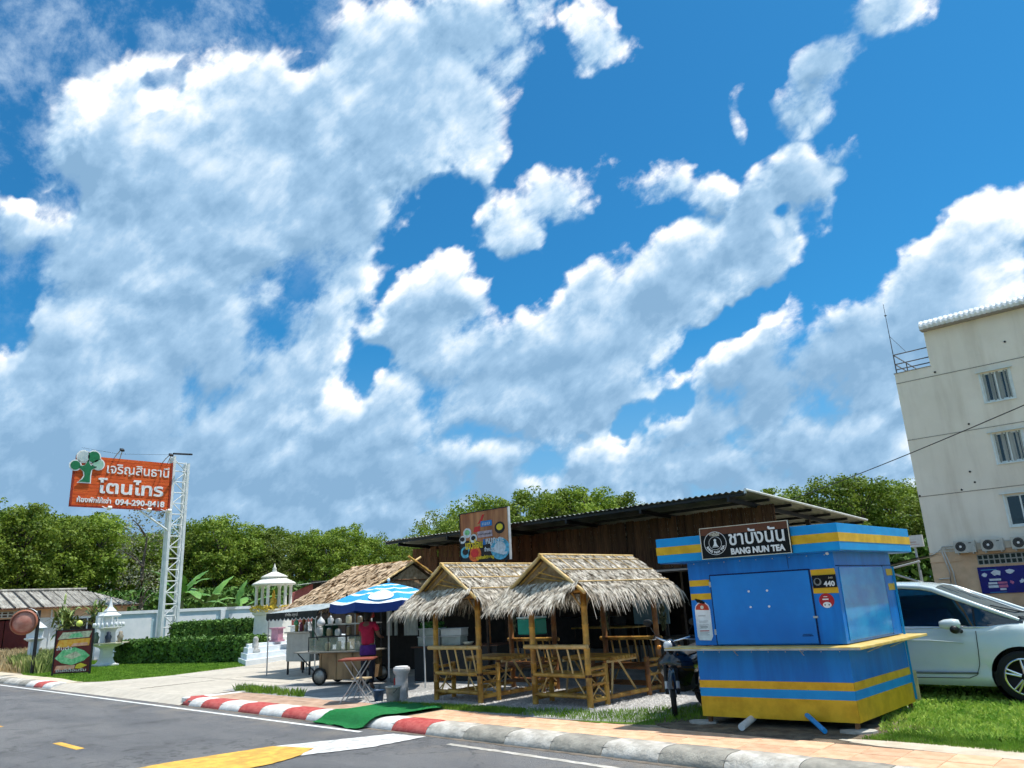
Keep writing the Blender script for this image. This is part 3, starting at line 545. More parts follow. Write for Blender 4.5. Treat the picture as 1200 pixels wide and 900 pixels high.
# pipe, blue pipe, slabs under the kiosk
tag(MB().tube((.30, 1.95, .09), (.36, 1.50, .045), .042, n=14).build('drain_pipe', mat('pvc_white', (.62, .66, .66), .5)), 'short pale grey plastic pipe sticking out from under the kiosk', 'pipe')
b = MB().tube((.98, 1.98, .16), (1.33, 1.62, .05), .030, n=12); tag(b.build('water_pipe', mat('pvc_blue', (.015, .28, .66), .4)), 'short light blue plastic pipe below the kiosk front', 'pipe')
slab = mat('concrete_slab', (.42, .40, .35), .9, .2, 8, bump=.4)
for i, (x, y, lb) in enumerate(((-.42, 1.86, 'flat concrete slab under the left front leg of the kiosk'), (1.52, 1.99, 'flat concrete slab under the right front leg of the kiosk'), (1.36, 3.86, 'flat concrete slab under the right rear leg of the kiosk'))):
    b = MB(); b.prism(blob_poly(0, 0, .20, .14, n=9, seed=i, j=.1), -.02, .018); o = b.build('slab', slab); o.location = (x + .05, y, .003); o.rotation_euler = (0, 0, .4 * i); tag(o, lb, 'slab', 'slabs under the kiosk legs')
K.scale = (1, 1, .975)
for o in K.children_recursive:      # the stall's plan is slightly skewed: the side wall leans towards the road's normal
    up_s = o.name.startswith('sign_board') or (o.parent and o.parent.name.startswith('sign_board'))
    if o.name.startswith('lettering'): o.location.x += .06 * up_s; o.location.z += .03 * up_s; o.location.x += .13 * o.location.y; continue
    if o.data.users == 1 or True:
        for v in o.data.vertices: v.co.x += .13 * v.co.y + .06 * up_s; v.co.z += .03 * up_s
# ---------------------------------------------------------------- bamboo gazebos
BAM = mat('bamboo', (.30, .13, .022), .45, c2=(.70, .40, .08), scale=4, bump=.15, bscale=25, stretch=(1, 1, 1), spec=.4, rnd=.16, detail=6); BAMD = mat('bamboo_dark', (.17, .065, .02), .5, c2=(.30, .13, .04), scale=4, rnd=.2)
BAML = mat('bamboo_light', (.56, .35, .10), .5, c2=(.70, .50, .24), scale=5, rnd=.15); LASH = mat('rattan_lash', (.09, .04, .02), .9)
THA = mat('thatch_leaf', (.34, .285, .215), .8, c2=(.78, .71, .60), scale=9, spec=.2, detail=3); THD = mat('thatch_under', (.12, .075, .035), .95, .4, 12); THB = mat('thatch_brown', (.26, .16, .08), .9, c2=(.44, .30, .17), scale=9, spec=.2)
def pole(name, p0, p1, r, m, parent, nodes=True, n=9):
    p0 = Vector(p0); p1 = Vector(p1); L = (p1 - p0).length; q = (p1 - p0).to_track_quat('Z', 'Y'); k = max(1, int(L / .28)); pr = [(r * .99, 0)]
    if nodes:
        for i in range(1, k):
            z = L * (i + .12 * sin(i * 7)) / k; pr += [(r * .95, z - .012), (r * 1.09, z - .004), (r * 1.09, z + .004), (r * .96, z + .012)]
    pr.append((r * .93, L)); vs = []
    for rr, z in pr:
        for t in range(n): vs.append(p0 + q @ Vector((rr * cos(2 * pi * t / n), rr * sin(2 * pi * t / n), z)))
    fs = [(i * n + t, i * n + (t + 1) % n, (i + 1) * n + (t + 1) % n, (i + 1) * n + t) for i in range(len(pr) - 1) for t in range(n)]
    b = MB().add(vs, fs, True); e = len(pr) - 1; b.add(vs[:n], [tuple(range(n - 1, -1, -1))]); b.add(vs[e * n:], [tuple(range(n))])
    return b.build(name, m, parent)
def leaves(rows, seed, strand, droop, mt, name, parent, w=.015, lift=.02, dens=1.1, kind='stuff', curl=.0):
    # rows: list of (A, B, down, normal): strands hang from the line A-B along 'down'
    g = np.random.default_rng(seed); VV = []
    for A, B, dn, nm, Ls in rows:
        A = np.array(A, float); B = np.array(B, float); dn = np.array(dn, float); nm = np.array(nm, float); L = np.linalg.norm(B - A); e = (B - A) / L; n = int(L / w * 2.2 * dens)
        t = g.uniform(0, 1, n); P = A + (B - A) * t[:, None] - dn * g.uniform(0, .05, n)[:, None] + nm * g.uniform(.003, lift, n)[:, None]
        sk = g.normal(0, .28, n); dd = dn[None] + e[None] * sk[:, None] + nm[None] * g.uniform(-.02, .16, n)[:, None]; dd /= np.linalg.norm(dd, axis=1)[:, None]
        ln_ = Ls * g.uniform(.55, 1.15, n); ww = w * g.uniform(.5, 1.4, n); tw = g.normal(0, .5, n)
        s = e[None] * np.cos(tw)[:, None] + nm[None] * np.sin(tw)[:, None]
        down = np.array([0, 0, -1.0]); M1 = P + dd * (ln_ * .5)[:, None]; E = P + dd * (ln_ * .8)[:, None] + down * (ln_ * droop * g.uniform(.1, 1.2, n))[:, None]
        h = s * (ww / 2)[:, None]
        VV.append(np.stack([P - h, P + h, M1 + h * 1.1, M1 - h * 1.1, E + h * .25, E - h * .25], 1))
    V = np.concatenate(VV); n = len(V); b = np.arange(n)[:, None] * 6
    F = np.stack([b + np.array([0, 1, 2, 3]), b + np.array([3, 2, 4, 5])], 1).reshape(-1, 4)
    return mobj(name, fast_mesh(name, V, F, mt), parent, kind=kind)
def slope_rows(e0, e1, r0, r1, n, Ls, seed=0):
    e0, e1, r0, r1 = map(lambda v: np.array(v, float), (e0, e1, r0, r1)); out = []
    dn = e0 - r0; dn = dn - (e1 - e0) * np.dot(dn, e1 - e0) / np.dot(e1 - e0, e1 - e0); dn /= np.linalg.norm(dn); nm = np.cross(e1 - e0, dn); nm /= np.linalg.norm(nm)
    if nm[2] < 0: nm = -nm
    for i in range(n):
        t = (i + .1) / n; out.append((r0 + (e0 - r0) * t, r1 + (e1 - r1) * t, dn, nm, Ls))
    return out
def gazebo(loc, label, seed):
    # local: x across the front (0 = right post, -1.12 = left post), y into the yard (0 .. 2.0)
    G = thing('bamboo_gazebo', label, 'gazebo', loc, 0, 'thatched bamboo dining huts behind the pavement'); R = random.Random(seed); W = -1.14; D = 2.02
    for x, y, h in ((0, 0, 1.84), (W, 0, 1.80), (0, D, 1.78), (W, D, 1.78)):
        pole('post', (x, y, -.01), (x + R.uniform(-.01, .01), y, h), .052, BAM if y < 1 else BAMD, G)  # rear posts and bench use darker bamboo: hut shade put into colour
    # benches: one facing each way, backs at y=0 and y=D
    for y0, s in ((0, 1), (D, -1)):
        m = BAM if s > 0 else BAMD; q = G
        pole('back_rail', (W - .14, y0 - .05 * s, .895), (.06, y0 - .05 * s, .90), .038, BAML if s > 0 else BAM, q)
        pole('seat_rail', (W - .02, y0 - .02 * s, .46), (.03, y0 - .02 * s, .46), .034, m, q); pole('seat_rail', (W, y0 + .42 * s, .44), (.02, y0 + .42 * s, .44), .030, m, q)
        pole('foot_rail', (W, y0 - .01 * s, .16), (.02, y0 - .01 * s, .155), .032, m, q)
        for i in range(5 if s > 0 else 6):
            x = W + .15 + i * (.86 / (4 if s > 0 else 5)); pole('back_slat', (x + .045, y0 + .0 * s, .48), (x - .03, y0 - .03 * s, .875), .017, BAML if s > 0 else BAM, q, True, 6)
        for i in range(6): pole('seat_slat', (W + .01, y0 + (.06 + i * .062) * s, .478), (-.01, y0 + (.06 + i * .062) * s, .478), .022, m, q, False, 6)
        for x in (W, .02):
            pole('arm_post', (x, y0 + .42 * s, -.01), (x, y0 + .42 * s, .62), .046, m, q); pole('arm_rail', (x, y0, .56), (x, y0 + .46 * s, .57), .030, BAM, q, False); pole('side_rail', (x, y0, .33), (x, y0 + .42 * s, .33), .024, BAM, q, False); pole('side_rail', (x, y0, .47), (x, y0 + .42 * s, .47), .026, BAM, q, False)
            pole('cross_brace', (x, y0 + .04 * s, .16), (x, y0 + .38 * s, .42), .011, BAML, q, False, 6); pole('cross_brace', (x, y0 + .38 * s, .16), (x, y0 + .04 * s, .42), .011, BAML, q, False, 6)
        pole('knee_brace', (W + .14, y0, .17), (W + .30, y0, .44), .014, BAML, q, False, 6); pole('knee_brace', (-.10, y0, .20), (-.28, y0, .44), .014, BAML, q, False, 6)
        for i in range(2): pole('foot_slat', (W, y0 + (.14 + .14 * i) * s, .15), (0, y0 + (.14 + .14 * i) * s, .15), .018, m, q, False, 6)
    for x in (0.0, W): pole('ground_rail', (x, .05, .10), (x, D - .05, .10), .040, BAM, G)
    # table between the benches
    for i in range(9): pole('table_slat', (W + .10, .66 + i * .085, .665), (-.02, .66 + i * .085, .665), .036, BAM, G, False, 6)
    for x in (W + .14, -.06):
        pole('table_rail', (x, .60, .625), (x, 1.40, .625), .024, BAML, G, False)
        for y0, y1 in ((.74, .64), (.90, 1.36)): pole('table_leg', (x, y0, .62), (x, y1, .10), .020, BAML, G)
    # roof frame
    zE, zR = 1.80, 2.32; cx = W / 2; ov = .30; yf = -.30; yb = D + .28
    for y in (0, D): pole('tie_beam', (W - .16, y, 1.76), (.16, y, 1.76), .036, BAM, G)
    for x in (0, W): pole('wall_plate', (x, -.30, 1.80), (x, D + .25, 1.80), .036, BAM, G)
    for x, s in ((0, -1), (W, 1)):
        pole('knee_brace', (x, 0, 1.45), (x + .24 * s, 0, 1.74), .015, BAML, G, False, 6); pole('knee_brace', (x, 0, 1.45), (x, .26, 1.76), .015, BAML, G, False, 6)
    for s in (-1, 1):
        ex = cx + s * (abs(W) / 2 + ov)
        pole('barge_pole', (ex, yf - .02, zE - .08), (cx - s * .03, yf - .02, zR + .035), .030, BAML, G); pole('rafter', (ex, yb, zE - .08), (cx, yb, zR), .024, BAM, G)
        for y in (.3, .9, 1.5): pole('rafter', (ex, y, zE - .10), (cx, y, zR - .02), .018, BAMD, G, False, 6)
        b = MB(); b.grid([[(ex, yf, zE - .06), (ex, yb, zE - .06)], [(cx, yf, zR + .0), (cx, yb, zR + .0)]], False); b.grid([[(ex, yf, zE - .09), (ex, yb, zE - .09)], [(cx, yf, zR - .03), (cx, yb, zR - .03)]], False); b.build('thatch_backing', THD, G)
        leaves(slope_rows((ex, yf, zE - .04), (ex, yb, zE - .04), (cx, yf, zR + .01), (cx, yb, zR + .01), 9, .17), seed * 10 + s + 2, .17, .06, THA, 'thatch', G, lift=.03, dens=1.25)
        leaves([((ex, yf - .03, zE - .05), (ex, yb + .05, zE - .05), (s * .62, 0, -.78), (s * .78, 0, .62), .36), ((ex - s * .06, yf, zE - .02), (ex - s * .06, yb, zE - .02), (s * .78, 0, -.62), (s * .62, 0, .78), .30)], seed * 10 + s + 5, .3, .45, THA, 'fringe', G, dens=.85, lift=.02)
        # battens on top of the thatch
        for k, t in enumerate((.16, .52, .86)): pole('batten', (ex + (cx - ex) * t + s * .012, yf, zE - .02 + (zR - zE + .04) * t + .025), (ex + (cx - ex) * t + s * .012, yb, zE - .02 + (zR - zE + .04) * t + .025), .010, BAML, G, False, 5)
        for k in range(7):
            y = yf + .28 + k * .33; pole('batten', (ex + (cx - ex) * .50, y, zE + (zR - zE) * .50 + .03), (cx + s * .02, y + .02, zR + .05), .007, BAML, G, False, 5)
    pole('ridge_pole', (cx, yf - .06, zR + .04), (cx, yb + .02, zR + .04), .020, BAML, G, False)
    # front gable frame (a fan of sticks before the dark thatch) and the skirt roof below it
    b = MB(); b.add([(cx - .80, yf + .10, zE - .03), (cx + .80, yf + .10, zE - .03), (cx, yf + .10, zR - .03)], [(0, 1, 2)]); b.add([(cx - .80, yf + .13, zE - .03), (cx + .80, yf + .13, zE - .03), (cx, yf + .13, zR - .03)], [(0, 1, 2)]); b.build('gable_mat', THB, G)
    for a, c in (((cx - .74, 1.84), (cx + .72, 1.86)), ((cx - .62, 1.86), (cx - .06, 2.24)), ((cx - .46, 1.86), (cx + .06, 2.16)), ((cx + .58, 1.90), (cx - .14, 2.08)), ((cx + .40, 1.90), (cx - .20, 2.00))): pole('gable_stick', (a[0], yf + .06, a[1]), (c[0], yf + .06, c[1]), .013, BAM, G, False, 6)
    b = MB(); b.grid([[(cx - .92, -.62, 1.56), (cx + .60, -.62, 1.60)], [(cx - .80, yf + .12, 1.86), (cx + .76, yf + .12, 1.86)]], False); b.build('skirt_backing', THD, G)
    leaves([((cx - .87 + .02 * i, -.60 + .11 * i, 1.585 + .09 * i), (cx + .62 + .04 * i, -.62 + .11 * i, 1.625 + .085 * i), (-.10, -.80, -.55), (0, -.55, .80), .34 if i < 2 else .26) for i in range(4)], seed * 10 + 9, .34, .30, THA, 'fringe', G, dens=1.1, lift=.03)
    for (x, y) in ((0, 0), (W, 0)):
        for z in (.90, .46): MB().lathe([(.055, z - .02), (.060, z), (.055, z + .02)], (x, y, 0), 9).build('lashing', LASH, G)
    return G
gz2 = gazebo((-2.59, 2.33, 0), 'bamboo gazebo with shaggy thatched roof nearest the black motorbike', 2)
gz1 = gazebo((-4.74, 2.06, 0), 'bamboo gazebo with thatched roof standing beside the striped umbrella', 1)
# ---------------------------------------------------------------- open restaurant behind: corrugated roof on posts over a reed screen
RUST = mat('roof_sheet', (.17, .19, .16), .6, c2=(.30, .31, .27), scale=1.5, spec=.3, rnd=.12); DWOOD = mat('dark_timber', (.045, .028, .018), .8, .4, 8); REED = mat('reed_screen', (.070, .028, .011), .9, c2=(.17, .075, .032), scale=14, stretch=(1, 1, .12), rnd=.25)
BSTEEL = mat('black_steel', (.012, .012, .013), .5); DARK = mat('dark_wall', (.02, .016, .013), .9, .3); GREYT = mat('grey_sheet', (.30, .30, .30), .6, .15, 4)
R = thing('restaurant_hall', 'open sided restaurant under a long corrugated roof with a brown reed screen', 'restaurant', (0, 0, 0))
x0, x1, yf, yb, zf, zb = -18.35, -3.5, 10.3, 18.7, 4.0, 3.58
def zr(y): return zf + (zb - zf) * (y - yf) / (yb - yf)
n = 17; wd_ = (x1 - x0) / n
b = MB(); P0 = []; P1 = []
for i in range(31):
    x = i * (wd_ + .05) / 30; h = .022 * cos(i / 30 * 2 * pi * 5)
    P0.append((x, 0, h)); P1.append((x, yb - yf + .0, h + zb - zf))
b.grid([P0, P1]); b.grid([[(x, y, z - .006) for x, y, z in P0], [(x, y, z - .006) for x, y, z in P1]]); sheet_me = b.mesh('roof_sheet', RUST)
for i in range(n): o = mobj('roof_sheet', sheet_me, R, (x0 + i * wd_, yf, zf + .04 + (.004 if i % 2 else 0)))
part('roof_edge_trim', mat('trim_white', (.68, .68, .66), .5), R, (x1 - .02, x1 + .03, yf, yf + .05, zf - .04, zf + .06))
b = MB(); b.tube((x1 + .03, yf, zf + .05), (x1 + .03, yb, zb + .05), .035); b.build('roof_edge_trim', MC['trim_white'], R)
for k in range(7):
    y = yf + .12 + k * (yb - yf - .3) / 6; part('purlin', BSTEEL, R, (x0 + .1, x1 - .05, y - .04, y + .04, zr(y) - .07, zr(y) + .005))
for k in range(6):
    x = x0 + .9 + k * (x1 - x0 - 1.4) / 5
    b = MB(); b.box((x, (yf + yb) / 2, (zf + zb) / 2 - .13), (.07, yb - yf - .1, .11), rx=atan2(zb - zf, yb - yf)); b.build('rafter', BSTEEL, R)
    for y in (12.05, 15.2, 18.3): part('post', DWOOD, R, (x - .06, x + .06, y - .06, y + .06, 0, zr(y) - .2))
# reed screen hung below the roof at y = 12: strips of reed, each its own panel
i = 0; x = -18.5
while x < -3.7:
    w = .30; zt = zr(11.9) - .13; zb_ = 2.30 if x > -17 else .9
    b = MB(); m = 12
    for j in range(m):
        xa = j * w / m; b.box((xa + w / m / 2, random.uniform(-.008, .008), (zt + zb_) / 2), (w / m * .86, .012, zt - zb_ + random.uniform(-.03, .03)))
    o = b.build('reed_panel', REED, R); o.location = (x, 11.9, random.uniform(-.02, .02)); o.rotation_euler = (random.uniform(-.01, .01), 0, 0); o['kind'] = 'stuff' if False else 'part'; del o['kind']
    x += w; i += 1
part('screen_rail', mat('rail_white', (.62, .60, .54), .6), R, (-6.9, -5.35, 11.80, 11.86, 2.24, 2.30)); part('screen_rail', BAMD, R, (-18.4, -7, 11.82, 11.88, 2.26, 2.31))
part('back_wall', DARK, R, (-18.2, -8.6, 18.35, 18.45, 0, 3.4)); part('end_wall', DARK, R, (-18.3, -18.2, 12, 18.4, 0, 3.5)); part('counter', DARK, R, (-17, -10, 13.2, 13.9, 0, 1.0)); part('inner_wall', mat('inner_brown', (.05, .03, .018), .9, .4, 6), R, (-18.1, -9.4, 14.6, 14.68, 0, 3.5))
part('shade_sheet', mat('shade_grey', (.10, .11, .115), .8, .2, 3), R, (-7.6, -3.4, 18.5, 18.56, 1.2, 1.95)); part('cross_rail', mat('rail_grey', (.45, .45, .44), .6), R, (-8.4, -3.6, 17.0, 17.05, 2.0, 2.06), (-8.4, -3.6, 14.0, 14.05, 2.45, 2.5))
# restaurant sign board above the screen
S = thing('menu_billboard', 'square billboard with food pictures and Thai lettering standing on the restaurant roof edge', 'billboard', (-12.0, 9.96, 2.9), 0)
WDP = mat('printed_wood', (.27, .09, .035), .6, c2=(.55, .24, .10), scale=3.5, stretch=(1, 1, .12)); BKP = mat('print_black', (.012, .01, .012), .6); YP = mat('print_yellow', (.80, .62, .03), .6); RP = mat('print_red', (.62, .03, .03), .6); BP = mat('print_blue', (.03, .20, .55), .6); OP = mat('print_orange', (.72, .16, .03), .6, .3, 9); TP = mat('print_teal', (.10, .42, .60), .6, .35, 8); PP = mat('print_pale', (.62, .68, .74), .6, .2, 9); GP = mat('print_green', (.20, .55, .25), .6, .4, 12)
x0s = -1.62; wS, hS = 2.22, 1.62
part('board', WDP, S, (x0s, x0s + wS, 0, .05, 0, hS)); part('frame', BSTEEL, S, (x0s - .03, x0s - .001, -.02, .06, -.02, hS + .03), (x0s - .03, x0s + wS + .03, -.02, .06, hS + .001, hS + .03)); part('frame', MC['trim_white'], S, (x0s + wS + .001, x0s + wS + .04, -.02, .06, 0, hS + .02)); part('prop', BSTEEL, S, (x0s + .2, x0s + .26, .052, .10, -.9, 1.0), (x0s + wS - .26, x0s + wS - .2, .052, .10, -.9, 1.0))
b = MB(); b.prism([(x0s, .0), (x0s + wS, .0), (x0s + wS, .50), (x0s + 1.7, .68), (x0s + 1.1, .62), (x0s + .5, .74), (x0s, .72)], -.006, -.001, 'y'); b.build('print_ground', BKP, S)
for cx, cz, r, m, m2 in ((.33, .98, .17, PP, GP), (1.84, 1.02, .20, BKP, YP), (.10, .78, .14, PP, BKP), (.22, .36, .20, TP, BKP), (.66, .28, .26, OP, RP), (1.82, .36, .36, TP, PP), (.62, .78, .15, PP, BKP)):
    r *= 1.15; b = MB(); disc(b, (x0s + cx, cz), r, (-.011, -.007), n=20, ry=r * .82); q = b.build('food_print', m, S); b = MB(); disc(b, (x0s + cx, cz + r * .08), r * .62, (-.0155, -.0115), n=16, ry=r * .45); b.build('food_print', m2, S)
b = MB(); b.prism([(x0s + 1.32, .34), (x0s + 1.95, .16), (x0s + 2.1, .18), (x0s + 2.15, .24)], -.016, -.012, 'y'); b.build('food_print', PP, S)
b = MB(); b.prism([(x0s + .82, 1.22), (x0s + 1.02, 1.26), (x0s + 1.16, 1.52), (x0s + 1.05, 1.50), (x0s + .98, 1.38)], -.010, -.007, 'y'); b.prism([(x0s + .62, .98), (x0s + .92, .96), (x0s + .95, 1.16), (x0s + .68, 1.14)], -.010, -.007, 'y'); b.build('flame_print', RP, S)
part('print_plate', BP, S, (x0s + .98, x0s + 1.50, -.012, -.007, 1.12, 1.30)); text('เนย', .15, PP, S, (x0s + 1.06, -.0135, 1.16), width=.34); part('print_plate', mat('print_mauve', (.42, .34, .40), .7, .2, 9), S, (x0s + .82, x0s + 1.50, -.012, -.007, .78, .98)); text('อาหารตามสั่ง', .09, BKP, S, (x0s + .86, -.0135, .85), width=.6)
text('แจ่วฮ้อน', .34, YP, S, (x0s + .24, -.018, .46), width=.80, bold=.008); text('หมูกะทะ', .28, PP, S, (x0s + 1.20, -.018, .56), width=.80, bold=.008); text('&', .26, BP, S, (x0s + 1.06, -.018, .54), width=.14, bold=.008)
text('จำหน่าย', .17, PP, S, (x0s + 1.12, -.019, .32), width=.46, bold=.004); text('บุฟเฟ่ต์ชาบู', .13, YP, S, (x0s + .74, -.019, .10), width=.80, bold=.004)
SN = thing('added_shade_net', 'added black shade net darkening the ground between the bamboo huts and the restaurant', 'shade net', (-12.6, 4.7, 2.02)); b = MB()  # added canopy that keeps sun off the ground behind the huts
for o_ in (0, .01): b.grid([[(x, y, .30 * y / 7.2 + .04 * sin(x * 1.1) * sin(y * .9) + o_) for x in [11.2 * i / 14 for i in range(15)]] for y in [7.2 * j / 8 for j in range(9)]])
b.build('net', mat('net_black', (.012, .014, .013), .95), SN)
for x in (0.05, 5.4, 11.1): MB().tube((x, .02, -2.02), (x, .02, .02), .03, n=8).build('post', DWOOD, SN)
# hedge and things seen through the hall
def leaf_box(name, x0, x1, y0, y1, z0, z1, m, n, s, seed, parent=None, rz=0):
    g = np.random.default_rng(seed); d = np.array([x1 - x0, y1 - y0, z1 - z0]); A = np.array([d[1] * d[2], d[0] * d[2], d[0] * d[1]]); A = A / A.sum(); ax = g.choice(3, n, p=A); P = g.uniform(0, 1, (n, 3)); side = g.integers(0, 2, n); side[ax == 2] = 1
    P[np.arange(n), ax] = side; P = P * d + np.array([x0, y0, z0]) + g.normal(0, s * .45, (n, 3)); nn = np.zeros((n, 3)); nn[np.arange(n), ax] = np.where(side, 1, -1)
    nn = nn + g.normal(0, .65, (n, 3)); nn /= np.linalg.norm(nn, axis=1)[:, None]; r = g.normal(0, 1, (n, 3)); a = np.cross(nn, r); a /= np.linalg.norm(a, axis=1)[:, None]; b = np.cross(nn, a); S = s * g.uniform(.6, 1.4, n)[:, None]
    V = np.stack([P - a * S * .5, P + b * S * .32, P + a * S * .6, P - b * S * .32], 1)
    me = fast_mesh(name, V, np.arange(n * 4), m); o = mobj(name, me, parent); return o
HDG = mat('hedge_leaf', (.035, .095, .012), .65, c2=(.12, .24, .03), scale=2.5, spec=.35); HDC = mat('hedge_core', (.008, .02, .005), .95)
def hedge(name, label, loc, L, Dp, H, rz, seed, n=16000, s=.09, group=None):
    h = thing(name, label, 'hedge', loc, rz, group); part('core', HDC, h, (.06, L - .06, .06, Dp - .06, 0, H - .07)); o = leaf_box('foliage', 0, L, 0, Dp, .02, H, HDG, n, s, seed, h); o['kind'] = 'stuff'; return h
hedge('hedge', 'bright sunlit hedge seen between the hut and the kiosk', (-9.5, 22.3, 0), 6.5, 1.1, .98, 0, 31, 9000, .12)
# dark tables and a pale board standing in the hall
def table(loc, label, Wt, Dt, H, m, mleg, rz=0, group=None, r=.02):
    t = thing('table', label, 'table', loc, rz, group); part('top', m, t, (0, Wt, 0, Dt, H - .035, H), bevel=.005)
    for x in (.06, Wt - .06):
        for y in (.06, Dt - .06): MB().tube((x, y, 0), (x, y, H - .036), r).build('leg', mleg, t)
    return t
table((-3.7, 6.2, 0), 'dark table seen just above the motorbike seat', 1.3, .7, .80, mat('table_dark', (.05, .045, .04), .5), BSTEEL, .1)
table((-7.6, 8.1, 0), 'long bamboo coloured table behind the two gazebos', 1.9, .7, .92, BAM, DWOOD)
wb = thing('notice_board', 'pale blue board standing at the back behind the right gazebo', 'board', (-6.0, 8.6, 0)); part('panel', mat('board_blue', (.22, .34, .38), .6, .1, 3), wb, (0, 1.0, 0, .04, .95, 1.52)); part('leg', BSTEEL, wb, (.05, .09, .01, .05, 0, .95)); part('leg', BSTEEL, wb, (.91, .95, .01, .05, 0, .95))
# green cool box on its stand behind the first gazebo
cb = thing('box_stand', 'thin black metal stand carrying the green cool box', 'stand', (-6.35, 4.75, 0))
for x in (.04, .50):
    for y in (.04, .34): MB().tube((x, y, 0), (x, y, .93), .011).build('leg', BSTEEL, cb)
part('shelf', BSTEEL, cb, (0, .54, 0, .38, .93, .945))
c = thing('cool_box', 'turquoise green cool box with a pale lid behind the left gazebo', 'cool box', (-6.35, 4.75, .946)); part('body', mat('turquoise_plastic', (.015, .36, .24), .4, .08), c, (.01, .53, .01, .37, 0, .32), bevel=.025); part('lid', mat('pale_lid', (.55, .68, .62), .5), c, (0, .54, 0, .38, .321, .36), bevel=.012)
# hanging dried bundles under the huts
for i, (x, y, z, lb) in enumerate(((-6.9, 5.2, 1.46, 'dried grey green bundle hanging behind the left gazebo'), (-4.2, 5.0, 1.44, 'dried plant bundle hanging between the two gazebos'), (-3.5, 6.0, 1.50, 'green trailing plant hanging behind the right gazebo'))):
    h = thing('hanging_plant', lb, 'plant', (x, y, z)); MB().tube((0, 0, .0), (0, 0, .60), .003, n=5).build('string', WH, h); disc_ = MB().lathe([(.0, .03), (.025, .01), (.02, -.04), (.0, -.06)], n=8).build('knot', WH, h)
    g = np.random.default_rng(60 + i); n = 260; t = g.uniform(0, 1, n); a = g.uniform(0, 6.28, n); rr = .07 * np.sin(np.clip(t * 3.3, 0, 3.1)); P = np.stack([rr * np.cos(a), rr * np.sin(a), -.03 - t * .48], 1); q = g.normal(0, 1, (n, 3)) * .018; w_ = g.normal(0, 1, (n, 3)) * .008
    o = mobj('foliage', fast_mesh('foliage', np.stack([P - w_, P + w_, P + q + w_ + [0, 0, -.05], P + q - w_ + [0, 0, -.05]], 1), np.arange(n * 4), mat('dried_leaf', (.10, .11, .05), .9, c2=(.26, .26, .15), scale=20)), h); o['kind'] = 'stuff'
# tie posts of the hall in front, lamps and clutter
for i, (x, y, h, lb) in enumerate(((-7.35, 4.9, 2.3, 'slim brown bamboo pole between the left gazebo and the hall'), (-2.0, 7.6, 2.4, 'dark pole between the right gazebo and the kiosk'))): tag(pole('bamboo_pole', (x, y, 0), (x, y, h), .045, BAMD, None), lb, 'pole')
# ---------------------------------------------------------------- thatched hut, awning, food cart, umbrella, vendor
H = thing('thatched_hut', 'long thatched hut with crossed ridge poles behind the blue umbrella', 'hut', (0, 0, 0))
hx0, hx1, yr, ye, yB, zE, zR = -15.9, -12.75, 7.2, 5.0, 9.2, 1.80, 2.88
for s, ey in ((-1, ye), (1, yB)):
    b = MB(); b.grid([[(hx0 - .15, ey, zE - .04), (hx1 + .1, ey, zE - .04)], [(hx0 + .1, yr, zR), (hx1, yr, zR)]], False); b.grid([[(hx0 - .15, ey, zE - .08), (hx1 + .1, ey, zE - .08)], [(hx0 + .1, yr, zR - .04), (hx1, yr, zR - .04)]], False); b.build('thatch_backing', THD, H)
THA2 = mat('thatch_old', (.36, .25, .15), .85, c2=(.66, .50, .34), scale=5, spec=.15, detail=4)
leaves(slope_rows((hx0 - .15, ye, zE), (hx1 + .1, ye, zE), (hx0 + .1, yr, zR + .04), (hx1, yr, zR + .04), 12, .34), 71, .3, .10, THA2, 'thatch', H, w=.05, lift=.05, dens=1.4)
leaves([((hx0 - .2, ye - .05, zE), (hx1 + .1, ye - .05, zE), (0, -.85, -.5), (0, -.5, .85), .34)], 72, .3, .35, THA2, 'fringe', H, w=.045, dens=1.4)
leaves(slope_rows((hx0, yB, zE), (hx1, yB, zE), (hx0 + .1, yr, zR + .04), (hx1, yr, zR + .04), 8, .34), 73, .3, .10, THA2, 'thatch', H, w=.05, lift=.05)
b = MB(); b.add([(hx1 - .05, ye + .1, zE - .1), (hx1 - .05, yB - .1, zE - .1), (hx1 - .05, yr, zR - .05)], [(0, 1, 2)]); b.add([(hx1 - .09, ye + .1, zE - .1), (hx1 - .09, yB - .1, zE - .1), (hx1 - .09, yr, zR - .05)], [(0, 1, 2)]); b.build('gable_mat', THB, H)
d = Vector((0, ye - yr, zE - zR)).normalized(); e = Vector((0, yB - yr, zE - zR)).normalized(); ap = Vector((hx1 + .04, yr, zR + .04))
pole('ridge_spar', ap - d * .28, ap + d * 2.3, .035, BAML, H); pole('ridge_spar', ap + Vector((.06, 0, 0)) - e * .30, ap + e * 2.1, .035, BAM, H); pole('ridge_pole', (hx0, yr, zR + .06), (hx1 + .1, yr, zR + .06), .03, BAM, H)
for z in (2.1, 2.4): pole('gable_stick', (hx1 + .0, yr - (zR - z) * 1.7, z), (hx1 + .0, yr + (zR - z) * 1.7, z), .02, BAMD, H)
for x in (hx0 + .3, -14.2, hx1 - .1):
    for y in (5.3, 8.9): pole('post', (x, y, 0), (x, y, 1.85), .06, BAMD, H)
part('back_wall', DARK, H, (hx0, hx1, 8.9, 8.98, 0, 1.9)); part('side_wall', DARK, H, (hx1 - .04, hx1, 6.6, 8.9, 0, 1.9))
